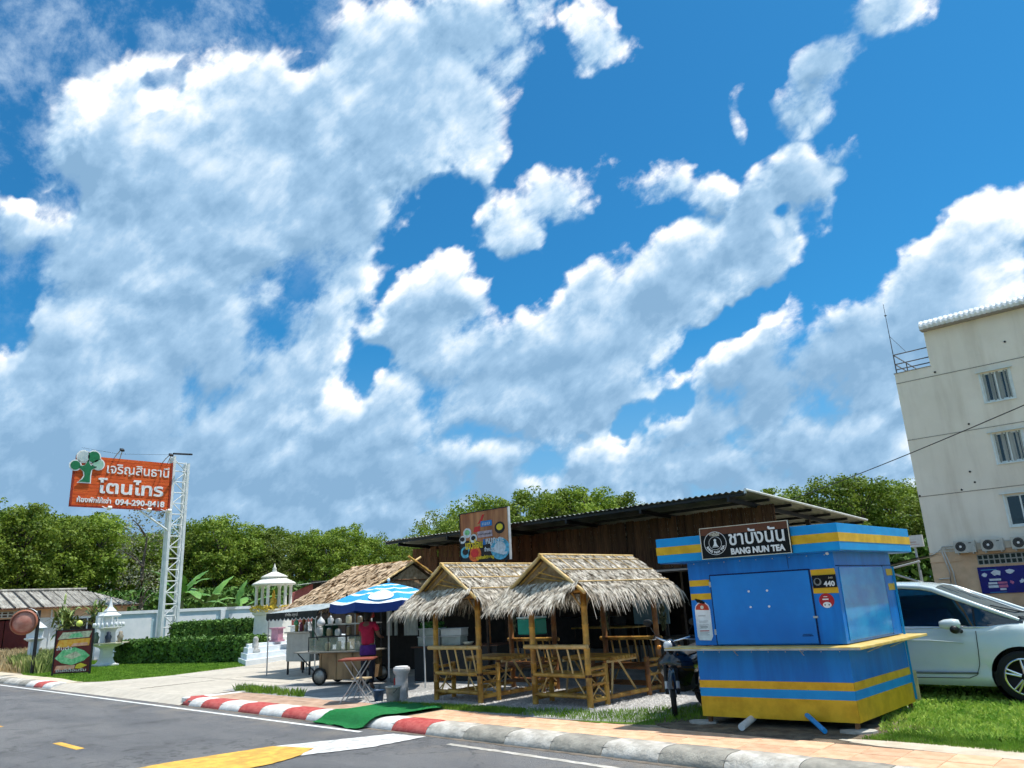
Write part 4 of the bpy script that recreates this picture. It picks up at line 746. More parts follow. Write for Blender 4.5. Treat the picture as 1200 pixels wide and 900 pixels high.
# white corrugated sheets leaning in the hut front, each one its own
CS = mat('corrugated_white', (.50, .51, .45), .6, .12, 5)
for i, (xa, xb) in enumerate(((-12.35, -12.15), (-12.0, -11.9), (-11.62, -11.05))):
    b = MB(); n = 18; P = [[(xa + (xb - xa) * k / n, 5.9 + .02 * cos(k * 2 * pi / 4.5), z) for k in range(n + 1)] for z in (.9, 2.0)]; b.grid(P); b.grid([[(x, y + .012, z) for x, y, z in r] for r in P])
    tag(b.build('corrugated_sheet', CS), ('narrow white corrugated sheet right behind the vendor', 'slimmest white upright strip under the umbrella edge', 'wide white corrugated sheet above the plastic food boxes')[i], 'sheet')
bw = thing('stall_dark_board', 'black board wall added to darken the stall behind the plastic boxes', 'wall', (-12.6, 6.3, 0)); part('board', DARK, bw, (-1.7, 4.4, 0, .06, 0, 2.15)); part('post', DWOOD, bw, (4.4, 4.48, 0, .08, 0, 2.2)); part('post', DWOOD, bw, (-1.79, -1.701, 0, .08, 0, 2.2))  # board added so that the stall's depth stays dark
# awning left of the cart
A = thing('awning', 'grey canvas awning with a black scalloped valance left of the umbrella', 'awning', (-15.0, 3.75, 0), 0)
b = MB(); b.grid([[(0, 0, 1.63), (2.55, 0, 1.66)], [(.1, 1.3, 1.84), (2.45, 1.3, 1.86)]], False); b.grid([[(0, 0, 1.61), (2.55, 0, 1.64)], [(.1, 1.3, 1.82), (2.45, 1.3, 1.84)]], False); b.build('canopy', mat('canvas_grey', (.32, .36, .36), .7, .2, 4), A)
b = MB(); top = []; bot = []; n = 104
for k in range(n + 1):
    t = k / n; top.append((2.55 * t, -.012, 1.635 + .03 * t)); bot.append((2.55 * t, -.02 + .01 * sin(t * 40), 1.475 + .03 * t - .055 * abs(sin(t * 13 * pi))))
b.grid([top, bot]); b.grid([[(x, y + .006, z) for x, y, z in top], [(x, y + .006, z) for x, y, z in bot]]); val = b.build('valance', mat('canvas_black', (.010, .013, .012), .8), A)
b = MB(); b.path(bot, .009, 5); b.build('piping', mat('piping_white', (.6, .6, .58), .7), val); text('น้ำปั่น สมูทตี้', .10, mat('print_dim', (.35, .35, .33), .7), val, (1.05, -.036, 1.545), width=.62)
for x in (.08, 2.45): MB().tube((x, .02, 0), (x, .02, 1.64), .018).build('post', STEEL, A); MB().tube((x, 1.25, 0), (x, 1.25, 1.82), .018).build('post', STEEL, A)
# small serving table, banner and drinks cart below the awning
t = thing('drinks_cart', 'white drinks cart with a dark green side panel beneath the awning', 'cart', (-14.5, 4.1, 0), .15); part('cabinet', mat('cart_white', (.36, .36, .33), .6, .1), t, (0, .95, 0, .6, .35, 1.08), bevel=.01); part('panel', mat('cart_green', (.01, .06, .035), .6), t, (.97, 1.45, .05, .55, .75, 1.42)); part('worktop', mat('cart_top', (.45, .42, .36), .5), t, (-.05, .96, -.05, .65, 1.085, 1.12)); part('foot_frame', BSTEEL, t, (.02, .06, .02, .06, 0, .35), (.9, .94, .02, .06, 0, .35), (.02, .06, .54, .58, 0, .35), (.9, .94, .54, .58, 0, .35))
for i, (dx, cc) in enumerate(((.12, (.45, .35, .10)), (.30, (.30, .08, .14)), (.50, (.5, .5, .48)))):
    b = MB().lathe([(.0, 0), (.05, 0), (.055, .16), (.03, .2), (.03, .24), (0, .24)], n=10); o = b.build('bottle', mat('bottle_%d' % i, cc, .3)); o.location = (-14.5 + dx * .99, 4.32 + dx * .15, 1.12); tag(o, ('yellowish jar on the drinks cart', 'dark pink jar on the drinks cart', 'white jar on the drinks cart, rightmost of three')[i], 'jar')
# the wooden food cart, turned a little towards the road
PLY = mat('cart_plywood', (.16, .095, .045), .7, c2=(.34, .22, .11), scale=3, stretch=(1, 1, .3), detail=7, bump=.2, bscale=20); TIN = mat('dull_tin', (.30, .29, .26), .4, .3, 9, metal=.5)
CA = thing('food_cart', 'weathered plywood food cart with a hinged side shelf and glass case', 'cart', (-10.82, 2.78, 0), radians(24)); GLS = mat('case_glass', (.30, .33, .28), .12, .25, 3, alpha=.45, spec=.6)
part('body', PLY, CA, (0, 1.25, 0, .70, .12, .70), bevel=.006)
for x in (.02, .42, .84, 1.21): part('batten', PLY, CA, (x, x + .04, -.018, -.0005, .12, .70))
part('counter', mat('counter_grey', (.25, .23, .19), .5, .25, 5), CA, (-.05, 1.35, -.08, .76, .705, .735), bevel=.005); b = MB(); b.box((-.38, .30, .712), (.64, .60, .022), ry=.03); b.build('side_shelf', MC['counter_grey'], CA)
MB().tube((-.62, .05, .70), (-.02, .02, .20), .014).build('strut', BSTEEL, CA); MB().tube((-.46, .58, .70), (-.02, .60, .24), .014).build('strut', BSTEEL, CA)
for x in (0.02, 1.2):
    for y in (.06, .66):
        w = MB().lathe([(.15, -.02), (.185, -.02), (.195, 0), (.185, .02), (.15, .02)], (x + .02, y - (.10 if y < .3 else -.08), .195), 20, axis='y').build('wheel', mat('tyre_rubber', (.014, .014, .014), .85), CA); MB().lathe([(0, -.012), (.148, -.012), (.148, .012), (0, .012)], (x + .02, y - (.10 if y < .3 else -.08), .195), 12, axis='y').build('rim', TIN, w)
part('glass_case', GLS, CA, (-.30, 1.18, .02, .50, .74, 1.04)); part('case_rail', BSTEEL, CA, (-.31, 1.19, .01, .03, 1.041, 1.062), (-.31, 1.19, .49, .51, 1.041, 1.062)); 
for x in (-.31, .22, .70, 1.18): part('case_post', BSTEEL, CA, (x, x + .015, .004, .0195, .737, 1.04))
part('upper_shelf', TIN, CA, (-.05, 1.30, .30, .62, 1.30, 1.325)); 
for x in (-.04, 1.28): MB().tube((x, .60, .74), (x, .60, 1.72), .014).build('case_post', BSTEEL, CA)
MB().tube((-.36, .10, 1.46), (-.05, .02, .98), .012).build('strut', BSTEEL, CA)
g = random.Random(4); cm = Matrix.Rotation(radians(24), 4, 'Z'); O_ = Vector((-10.82, 2.78, 0))
ITEMS = [(-.2, .3, 1.062, .075, .20, 'pot', (.36, .37, .35), 'tall dented tin pot at the left end of the glass case'), (.05, .34, 1.062, .07, .16, 'pot', (.28, .22, .12), 'round brass pot on the glass case'), (.30, .32, 1.062, .08, .13, 'pot', (.40, .40, .38), 'low aluminium pot on the glass case'), (.56, .36, 1.062, .06, .18, 'jar', (.20, .14, .07), 'brown jar on the glass case near the vendor'),
         (.0, .45, 1.326, .06, .14, 'jar', (.55, .55, .54), 'white tin on the left end of the upper cart shelf'), (.22, .45, 1.326, .075, .10, 'bowl', (.30, .30, .28), 'grey bowl on the upper cart shelf'), (.5, .45, 1.326, .07, .16, 'jar', (.52, .46, .30), 'yellowish container on the upper cart shelf'), (.80, .46, 1.326, .06, .13, 'jar', (.22, .18, .12), 'dark jar on the upper cart shelf'), (1.05, .46, 1.326, .07, .11, 'bowl', (.50, .50, .46), 'pale bowl at the right end of the upper cart shelf'),
         (.1, .2, .742, .07, .16, 'jar', (.48, .40, .22), 'amber jar inside the glass case, leftmost'), (.38, .22, .742, .06, .18, 'jar', (.46, .46, .34), 'cream jar in the middle of the glass case'), (.62, .2, .742, .06, .17, 'jar', (.44, .40, .16), 'mustard coloured jar inside the glass case'), (.88, .22, .742, .07, .15, 'jar', (.38, .38, .36), 'grey jar inside the glass case, nearest the vendor')]
for i, (x, y, z, r, h, nm, cc, lb) in enumerate(ITEMS):
    t = thing(nm, lb, nm, (O_ + cm @ Vector((x, y, z)))[:], 0); MB().lathe([(0, 0), (r * .85, 0), (r, h * .15), (r, h * .8), (r * .9, h), (0, h)], n=12).build('body', mat('ware_%d' % i, cc, .4, .2, 12), t); MB().lathe([(0, h + .001), (r * .95, h + .001), (r * .8, h + .018), (.012, h + .028), (0, h + .028)], n=12).build('lid', TIN, t)
# black counter with plastic boxes right of the vendor
tp = thing('tarpaulin', 'dark tarpaulin spread wider to shade the stall between the umbrella and the thatched hut', 'tarpaulin', (-12.4, 4.2, 1.74)); b = MB(); b.grid([[(0, 0, 0), (2.1, 0, -.04), (4.2, 0, 0)], [(0, 2.1, .06), (2.1, 2.1, .02), (4.2, 2.1, .06)]]); b.grid([[(0, 0, .012), (2.1, 0, -.028), (4.2, 0, .012)], [(0, 2.1, .072), (2.1, 2.1, .032), (4.2, 2.1, .072)]]); b.build('sheet', mat('tarp_brown', (.07, .045, .02), .9, .4, 5), tp)  # tarp extended as an added roof that keeps the stall dark
t = thing('stall_counter', 'black stall counter carrying clear plastic boxes', 'counter', (-9.05, 4.05, 0), .35); part('top', mat('counter_brown', (.10, .04, .02), .6), t, (0, 2.2, 0, .75, .72, .75)); part('body', BSTEEL, t, (.06, 2.14, .06, .7, 0, .719))
PL = mat('clear_plastic', (.50, .55, .50), .25, .2, 4, alpha=.75); PLW = mat('white_plastic', (.62, .63, .60), .4, .08)
cm = Matrix.Rotation(.35, 4, 'Z'); O_ = Vector((-9.05, 4.05, .751))
for x, y, z, w, h, m_, nm, lb in ((.12, .12, 0, .55, .19, PL, 'plastic_box', 'large clear plastic box on the stall counter, lower left one'), (.72, .15, 0, .48, .18, PL, 'plastic_box', 'clear box on the stall counter beside the cream bowl'), (.14, .14, .215, .52, .15, PL, 'plastic_box', 'clear plastic box with leafy greens stacked on another'), (.70, .16, .205, .52, .14, PLW, 'plastic_box', 'white lidded box topmost on the stall counter')):
    t = thing(nm, lb, 'box', (O_ + cm @ Vector((x, y, z)))[:], .35); part('body', m_, t, (0, w, 0, .36, 0, h), bevel=.01); part('lid', PLW, t, (-.012, w + .012, -.012, .372, h + .001, h + .02), bevel=.006)
tl_ = leaf_box('herbs', 0, .5, 0, .3, 0, .07, mat('herb_green', (.03, .13, .02), .6, c2=(.10, .26, .05)), 260, .07, 55); tl_.location = (O_ + cm @ Vector((.15, .16, .388)))[:]; tl_.rotation_euler = (0, 0, .35); tag(tl_, 'bunch of green herbs on the stacked plastic box', 'herbs', kind='stuff')
bo = MB().lathe([(.0, 0), (.08, 0), (.13, .07), (.125, .07), (.075, .012), (0, .012)], n=16).build('bowl', mat('cream_bowl', (.60, .56, .42), .4)); bo.location = (O_ + cm @ Vector((.95, -.02 + .1, 0)))[:]; bo.location.z += .2 if False else .0; bo.location = (O_ + cm @ Vector((1.4, .15, 0)))[:]; tag(bo, 'cream bowl at the right end of the stall counter', 'bowl')
# folding table and stool near the cart
def fold_table(loc, label, rz, Wt, Dt, Ht, m, name='folding_table'):
    t = thing(name, label, 'table' if 'table' in name else 'stool', loc, rz); part('top', m, t, (-Wt / 2, Wt / 2, -Dt / 2, Dt / 2, Ht - .03, Ht), bevel=.006)
    for y in (-Dt / 2 + .04, Dt / 2 - .04):
        for s in (-1, 1): MB().tube((s * (Wt / 2 - .03), y, 0), (-s * (Wt / 2 - .10), y, Ht - .031), .011, n=7).build('leg', STEEL, t)
    for x, z in ((-Wt / 2 + .10, .14), (Wt / 2 - .10, .14), (0.0, Ht * .5)): MB().tube((x, -Dt / 2 + .04, z), (x, Dt / 2 - .04, z), .009, n=6).build('stretcher', STEEL, t)
    return t
fold_table((-7.22, 1.30, 0), 'folding table with a red brown top and crossed steel legs beside the vendor', .75, .62, .60, .76, mat('table_red', (.26, .06, .03), .6, .3, 6))
fold_table((-7.55, 1.62, 0), 'low tan stool tucked under the folding table', .4, .30, .28, .38, mat('stool_tan', (.42, .32, .18), .7), 'folding_stool')
# buckets and white cylinder
def bucket(loc, label, r, h, m_, handle=True):
    t = thing('bucket', label, 'bucket', loc); MB().lathe([(0, 0), (r * .78, 0), (r * .98, h), (r * 1.06, h), (r * 1.06, h - .02), (r * .93, h - .01), (r * .75, .01), (0, .01)], n=18).build('body', m_, t)
    if handle: MB().path([(r * 1.03 * cos(a), r * .25, h - .03 - .13 * abs(sin(a))) if False else (r * 1.03 * cos(a), -r * .55 * sin(a) - .02, h - .03 - .10 * sin(a)) for a in [pi * k / 10 for k in range(11)]], .005, 5).build('handle', BSTEEL, t)
    return t
bucket((-6.45, 1.52, 0), 'dirty white bucket with a wire handle standing on the gravel', .14, .27, mat('dirty_white', (.36, .35, .30), .7, c2=(.66, .65, .60), scale=5, detail=8)); bucket((-6.85, 1.50, 0), 'small dark blue bucket left of the white bucket', .10, .20, mat('bucket_blue', (.02, .06, .13), .5))
t = thing('water_drum', 'tall white plastic drum behind the dirty white bucket', 'drum', (-6.72, 1.93, 0)); MB().lathe([(0, 0), (.12, 0), (.125, .02), (.115, .12), (.13, .16), (.115, .20), (.115, .42), (.15, .46), (.16, .52), (.15, .55), (.0, .55)], n=20).build('body', mat('drum_white', (.50, .50, .50), .5, .15, 6), t); MB().lathe([(0, .551), (.13, .551), (.12, .57), (0, .575)], n=20).build('lid', WH, t); part('label', mat('drum_red', (.35, .03, .03), .6), t, (-.16, -.13, -.06, .04, .24, .36))
# the striped umbrella
UMB = thing('striped_umbrella', 'big pale blue and white striped umbrella with a dark blue valance over the stall', 'umbrella', (-8.52, 3.02, 0)); Ru = 1.26; n8 = 8; zU, zE = 2.16, 1.78; a0 = radians(20)
LBL = mat('umbrella_blue', (.02, .30, .62), .75, .06); UWH = mat('umbrella_white', (.70, .76, .80), .75, .05); DBL = mat('umbrella_navy', (.006, .035, .20), .75, .1)
def up(t, k, sag=0.0): a = a0 + 2 * pi * k / n8; return Vector((Ru * t * cos(a), Ru * t * sin(a), zU - (zU - zE) * (t ** 1.35)))
bands = [(0, .16, LBL), (.16, .22, UWH), (.22, .38, LBL), (.38, .44, UWH), (.44, .60, LBL), (.60, .67, UWH), (.67, .91, LBL), (.91, 1.0, UWH)]
for k in range(n8):
    b = MB()
    for t0, t1, m_ in bands:
        b.use(m_)
        for q in range(2):
            ta, tb = t0 + (t1 - t0) * q / 2, t0 + (t1 - t0) * (q + 1) / 2; rows = []
            for tt in (ta, tb):
                A_, B_ = up(tt, k), up(tt, k + 1); rows.append([(A_.lerp(B_, j / 4) + Vector((0, 0, -.05 * tt * sin(pi * j / 4)))) for j in range(5)])
            b.grid(rows)
    b.build('canopy_panel', None, UMB)
    b = MB(); A_, B_ = up(1, k), up(1, k + 1); r0 = [(A_.lerp(B_, j / 6) + Vector((0, 0, -.05 * sin(pi * j / 6)))) for j in range(7)]; b.grid([r0, [p * 1.0 + Vector((p.x * .01, p.y * .01, -.17 - .0 * j)) for j, p in enumerate(r0)]]); b.build('valance', DBL, UMB)
    MB().tube(up(0.02, k) - Vector((0, 0, .03)), up(.99, k) - Vector((0, 0, .03)), .008, n=5).build('rib', STEEL, UMB)
# oval white emblem on the panel that faces the road
ka = -.5; 
def emb(px_, pz_, off):     # panel plane coordinates: along, up the slope
    k = EK; A1, B1, A0, B0 = up(1, k), up(1, k + 1), up(.35, k), up(.35, k + 1); v = (pz_); P1 = A1.lerp(B1, px_); P0 = A0.lerp(B0, px_); p = P1.lerp(P0, v); nrm = (B1 - A1).cross(A0 - A1).normalized(); nrm = nrm if nrm.z > 0 else -nrm; return p + nrm * off
EK = 6
b = MB(); outer = [emb(.5 + .36 * cos(a), .42 + .34 * sin(a), .004) for a in [2 * pi * k / 28 for k in range(28)]]; inner = [emb(.5 + .30 * cos(a), .42 + .27 * sin(a), .004) for a in [2 * pi * k / 28 for k in range(28)]]
b.add(outer + inner, [(k, (k + 1) % 28, 28 + (k + 1) % 28, 28 + k) for k in range(28)]); b.add([emb(.5 + .29 * cos(a), .42 + .26 * sin(a), .002) for a in [2 * pi * k / 28 for k in range(28)]], [tuple(range(28))]); b.mats = []; b.build('emblem', UWH, UMB)
MB().tube((0, 0, 0), (0, 0, 2.2), .020).build('pole', mat('pole_white', (.55, .55, .53), .5), UMB); MB().lathe([(0, 2.2), (.035, 2.2), (.03, 2.25), (0, 2.27)], n=10).build('finial', WH, UMB)
MB().lathe([(0, 0), (.22, 0), (.22, .08), (.04, .12), (.04, .2), (0, .2)], n=18).build('base', mat('base_concrete', (.2, .2, .19), .9), UMB)
tag(MB().tube((-7.66, 3.3, 0), (-7.70, 3.3, 1.66), .016).build('steel_pole', MC['pole_white']), 'thin pale steel pole right of the umbrella by the left gazebo', 'pole')
# ---------------------------------------------------------------- the vendor, standing with her back to the road
def skin_body(name, pts, edges, m, parent, sub=2):
    me = bpy.data.meshes.new(name); me.from_pydata([p[:3] for p in pts], edges, []); o = bpy.data.objects.new(name, me); COL.objects.link(o)
    bmx = bmesh.new(); bmx.from_mesh(me); lay = bmx.verts.layers.skin.verify()
    bmx.verts.ensure_lookup_table()
    for i, v in enumerate(bmx.verts):
        r = pts[i][3]; v[lay].radius = r if isinstance(r, tuple) else (r, r); v[lay].use_root = (i == 0)
    bmx.to_mesh(me); bmx.free(); o.modifiers.new('skin', 'SKIN').use_smooth_shade = True; s = o.modifiers.new('sub', 'SUBSURF'); s.levels = sub; s.render_levels = sub
    dg = bpy.context.evaluated_depsgraph_get(); dg.update(); me2 = bpy.data.meshes.new_from_object(o.evaluated_get(dg)); bpy.data.objects.remove(o); me2.materials.clear(); me2.materials.append(m)
    for p in me2.polygons: p.use_smooth = True
    return mobj(name, me2, parent)
PN = thing('person', 'woman in a magenta top with dark hair, standing at the cart with her back turned', 'person', (-8.72, 2.62, 0), radians(20))
SK = mat('skin_tan', (.16, .08, .05), .6); HR = mat('hair_black', (.008, .007, .007), .5); TOP = mat('top_magenta', (.40, .010, .05), .85, .2, 8, bump=.3, bscale=14); PUR = mat('hem_purple', (.07, .015, .15), .85, .2, 9); TRO = mat('trousers_dark', (.012, .012, .02), .9)
# local: facing +y
pt = [(0, 0, .88, (.13, .10)), (0, .0, 1.05, (.115, .09)), (0, -.01, 1.20, (.15, .10)), (0, -.005, 1.30, (.14, .085)), (0, .01, 1.38, .05), (0, .03, 1.46, .055), (0, .035, 1.53, .085), (0, .02, 1.60, .06),
      (-.17, 0, 1.31, .05), (-.21, .05, 1.10, .042), (-.17, .24, 1.02, .034), (-.15, .33, 1.03, .028), (.17, 0, 1.31, .05), (.22, .06, 1.10, .042), (.15, .26, 1.04, .034), (.12, .34, 1.05, .028),
      (-.09, 0, .84, .085), (-.10, .01, .47, .058), (-.10, -.01, .08, .038), (-.10, .10, .03, .03), (.09, 0, .84, .085), (.10, .01, .47, .058), (.10, -.01, .08, .038), (.10, .10, .03, .03)]
ed = [(0, 1), (1, 2), (2, 3), (3, 4), (4, 5), (5, 6), (6, 7), (3, 8), (8, 9), (9, 10), (10, 11), (3, 12), (12, 13), (13, 14), (14, 15), (0, 16), (16, 17), (17, 18), (18, 19), (0, 20), (20, 21), (21, 22), (22, 23)]
skin_body('body', pt, ed, SK, PN)
for s in (-1, 1):
    for j in range(5):
        bx_, by_ = s * (.15 if s < 0 else .12), (.34); off = (j - 2) * .014; L = (.045, .06, .065, .06, .05)[j]
        if j == 0: MB().path([(bx_ + s * -.02, by_ - .01, 1.035), (bx_ - s * .04, by_ + .015, 1.02), (bx_ - s * .05, by_ + .04, 1.01)], .009, 6).build('finger', SK, PN)
        else: MB().path([(bx_ + off, by_ + .01, 1.045), (bx_ + off, by_ + .01 + L * .6, 1.035), (bx_ + off, by_ + L, 1.012)], .0085, 6).build('finger', SK, PN)
skin_body('top', [(0, 0, .86, (.165, .14)), (0, 0, 1.0, (.155, .125)), (0, -.01, 1.14, (.15, .115)), (0, -.01, 1.27, (.165, .11)), (0, 0, 1.35, (.09, .07)), (-.16, 0, 1.31, .068), (-.215, .04, 1.17, .060), (.16, 0, 1.31, .068), (.225, .045, 1.17, .060)], [(0, 1), (1, 2), (2, 3), (3, 4), (3, 5), (5, 6), (3, 7), (7, 8)], TOP, PN)
b = MB(); b.lathe([(.165, .90), (.178, .84), (.185, .70), (.175, .70), (.165, .84), (.15, .90)], n=24); o = b.build('hem', PUR, PN); o.scale = (1, .82, 1)
for s in (-1, 1): skin_body('trouser_leg', [(s * .09, 0, .84, .10), (s * .10, .01, .47, .075), (s * .10, -.01, .12, .055)], [(0, 1), (1, 2)], TRO, PN, 1)
skin_body('hair', [(0, .02, 1.625, .075), (0, -.015, 1.55, .098), (0, -.045, 1.46, .07), (0, -.06, 1.38, .045)], [(0, 1), (1, 2), (2, 3)], HR, PN)
fa_ = MB(); fa_.lathe([(0, 0), (.012, .01), (.010, .035), (0, .04)], (0, .118, 1.50), 8); fa_.build('nose', SK, PN)
for s in (-1, 1): MB().lathe([(0, -.008), (.009, 0), (0, .008)], (s * .032, .112, 1.545), 8).build('eye', WH, PN); MB().lathe([(0, -.025), (.012, -.01), (.012, .012), (0, .028)], (s * .085, .03, 1.53), 8).build('ear', SK, PN)
part('mouth', mat('lip', (.22, .05, .04), .6), PN, (-.022, .022, .108, .116, 1.463, 1.472))

# clutter: bags hanging from the stall, bottles and utensils
BAG = [mat('bag_white', (.58, .58, .56), .5, .1, 14, bump=.6, bscale=22), mat('bag_red', (.40, .04, .03), .5, .2, 14, bump=.6, bscale=22), mat('bag_green', (.05, .20, .08), .5, .2, 14, bump=.6, bscale=22)]
for i, (x, y, z, s_, k, lb) in enumerate(((-12.2, 3.70, 1.50, .13, 0, 'white carrier bag hanging at the right end of the black valance'), (-11.7, 3.66, 1.52, .10, 0, 'smaller white bag hanging beside the umbrella edge'), (-13.4, 3.72, 1.46, .09, 2, 'green bag hanging under the middle of the awning'), (-9.75, 3.45, 1.62, .11, 1, 'red bag hanging behind the vendor under the umbrella'), (-7.95, 3.30, 1.58, .09, 0, 'white bag hanging near the thin steel pole'))):
    r = random.Random(i); P = []
    for zz, rr in ((0, .12), (-.25, .35), (-.6, .85), (-1.0, 1.0), (-1.35, .85), (-1.5, .3)): P.append([(s_ * rr * r.uniform(.85, 1.12) * cos(2 * pi * q / 10), s_ * rr * .7 * r.uniform(.85, 1.12) * sin(2 * pi * q / 10), s_ * zz * 1.2) for q in range(10)])
    t = thing('hanging_bag', lb, 'bag', (x, y, z)); b = MB(); b.grid(P, close=True); b.build('bag', BAG[k], t); MB().tube((0, 0, 0), (0, 0, .14), .004, n=4).build('handle', BAG[k], t)
# ---------------------------------------------------------------- silver white MPV parked behind the kiosk
CP = mat('car_paint', (.62, .70, .70), .22, .03, 1, metal=.0, spec=.6, coat=.9); CG = mat('car_glass', (.006, .008, .010), .04, spec=.9, coat=.5); CBK = mat('car_black', (.012, .012, .013), .45); CHR = mat('chrome', (.75, .76, .78), .12, metal=1.0); CTY = MC['tyre_rubber']; WSG = mat('windscreen_glass', (.03, .05, .07), .05, spec=.9, coat=.6)
CAR = thing('parked_car', 'silver white people carrier parked on the grass with its nose past the kiosk', 'car', (1.34, 5.84, 0), 0); CAR.scale = (1, 1, .965)
RW = .345; FX, RX = 1.42, -1.36
def lerp_tab(tab, x):
    for (a, va), (b_, vb) in zip(tab, tab[1:]):
        if a <= x <= b_:
            t = (x - a) / (b_ - a); t = t * t * (3 - 2 * t); return va + (vb - va) * t
    return tab[0][1] if x < tab[0][0] else tab[-1][1]
top_z = [(-2.24, .80), (-2.12, 1.02), (-1.6, 1.06), (0, 1.03), (1.0, 1.01), (1.35, 1.03), (1.9, .98), (2.18, .84), (2.30, .66)]      # belt and bonnet edge
half = [(-2.24, .62), (-2.0, .82), (-1.4, .875), (0, .88), (1.4, .875), (1.95, .80), (2.18, .66), (2.30, .48)]
bon = [(-2.24, .80), (-2.12, 1.04), (0, 1.08), (1.2, 1.10), (1.5, 1.10), (1.95, 1.03), (2.20, .88), (2.30, .66)]
xs = [-2.24, -2.2, -2.1, -1.95] + [-1.8 + .12 * k for k in range(31)] + [1.9, 2.0, 2.1, 2.2, 2.26, 2.30]
P = []
for x in xs:
    w = lerp_tab(half, x); zt = lerp_tab(top_z, x); zc = lerp_tab(bon, x); zb = .20 if -1.9 < x < 1.95 else .20 + .16 * min(1, (abs(x) - 1.9) / .4)
    ring_ = [(w * .90, zb), (w * .965, zb + .06), (w * .99, .34), (w * .965, .40), (w * .995, .55), (w * 1.0, .72), (w * .985, .86), (w * .965, zt - .06), (w * .93, zt), (w * .80, zt + (zc - zt) * .55 + .012), (w * .45, zc), (0, zc + .01)]
    P.append([(x, -y, z) for y, z in ring_] + [(x, y, z) for y, z in ring_[-2::-1]])
b = MB().grid(P); b.add(P[0], [tuple(range(len(P[0])))]); b.add(P[-1], [tuple(range(len(P[-1])))]); b.add([P[i][0] for i in range(len(P))] + [P[i][-1] for i in range(len(P))], [(i, i + 1, len(P) + i + 1, len(P) + i) for i in range(len(P) - 1)])
def boolean(me, cutters, name):
    o = bpy.data.objects.new(name, me); COL.objects.link(o); ts = []
    for c in cutters:
        q = bpy.data.objects.new('cut', c); COL.objects.link(q); ts.append(q); md = o.modifiers.new('b', 'BOOLEAN'); md.operation = 'DIFFERENCE'; md.object = q; md.solver = 'EXACT'
    dg = bpy.context.evaluated_depsgraph_get(); dg.update(); m2 = bpy.data.meshes.new_from_object(o.evaluated_get(dg))
    for q in ts: bpy.data.objects.remove(q)
    bpy.data.objects.remove(o); return m2
cuts = []
for x in (FX, RX): cuts.append(MB().lathe([(.0, -1.2), (.405, -1.2), (.405, 1.2), (0, 1.2)], (x, 0, RW), 32, axis='y').mesh('cut', CBK))
me = b.mesh('body', CP); me = boolean(me, cuts, 'body')
for p in me.polygons: p.use_smooth = True
body = mobj('body', me, CAR); es = body.modifiers.new('es', 'EDGE_SPLIT'); es.split_angle = radians(38)
part('underbody', CBK, CAR, (-1.9, 1.9, -.78, .78, .21, .40)); 
for x in (FX, RX):
    for s in (-1, 1): MB().lathe([(0, s * .50), (.403, s * .50)], (x, 0, RW), 24, axis='y').build('wheel_arch_wall', CBK, CAR); MB().lathe([(.40, -.30), (.40, .0)], (x, s * .55 + (.30 if s > 0 else 0), RW), 24, axis='y').build('wheel_arch', CBK, CAR)
# cabin: side glass, pillars, roof, windscreen
roof = [(-2.05, 1.30), (-1.95, 1.52), (-1.5, 1.66), (-.6, 1.705), (.15, 1.675), (.42, 1.615), (1.02, 1.34), (1.50, 1.09)]
cx_ = [-2.08, -2.0, -1.9, -1.6, -1.2, -.8, -.4, 0, .25, .42, .6, .8, 1.0, 1.2, 1.4, 1.50]
G_ = []
for x in cx_:
    zr_ = lerp_tab(roof, x) if x < .42 else 1.615 + (x - .42) * (1.09 - 1.615) / 1.08; zb_ = 1.005 if x < 1.2 else 1.0 + .03 * (x - 1.2); f = max(.02, (zr_ - zb_) / .68); wb_ = .815 if x < 1.0 else .815 - .10 * (x - 1.0); wt = wb_ - .20 * min(1, f)
    G_.append([(x, -wb_, zb_), (x, -(wb_ * .55 + wt * .45), zb_ + (zr_ - zb_) * .48), (x, -wt, zr_ - .055 * min(1, f * 1.2)), (x, -wt * .55, zr_ - .005), (x, 0, zr_ + .012), (x, wt * .55, zr_ - .005), (x, wt, zr_ - .055 * min(1, f * 1.2)), (x, wb_ * .55 + wt * .45, zb_ + (zr_ - zb_) * .48), (x, wb_, zb_)])
sl_ = MB(); 
for cols, nm, m_, rng in (((0, 2), 'side_window', CG, None), ((6, 8), 'side_window', CG, None)):
    b = MB(); b.grid([r[cols[0]:cols[1] + 1] for r in G_]); b.build(nm, m_, CAR)
b = MB(); b.grid([r[2:7] for r in G_[:10]]); b.build('roof', CP, CAR); b = MB(); b.grid([r[2:7] for r in G_[9:]]); b.build('windscreen', WSG, CAR); b = MB(); b.grid([G_[0], [(-2.14, y, 1.0) for _, y, _ in G_[0]]]); b.build('rear_window', CG, CAR)
def side_pt(x, t, s, off=.006):   # t 0..1 from belt to roof edge
    for a, c in zip(G_, G_[1:]):
        if a[0][0] <= x <= c[0][0]:
            u = (x - a[0][0]) / (c[0][0] - a[0][0]); r = [Vector(a[k]).lerp(Vector(c[k]), u) for k in range(3)]; p = r[0].lerp(r[1], t * 2) if t < .5 else r[1].lerp(r[2], t * 2 - 1); return Vector((p.x, (p.y - off) * (1 if s < 0 else -1), p.z))
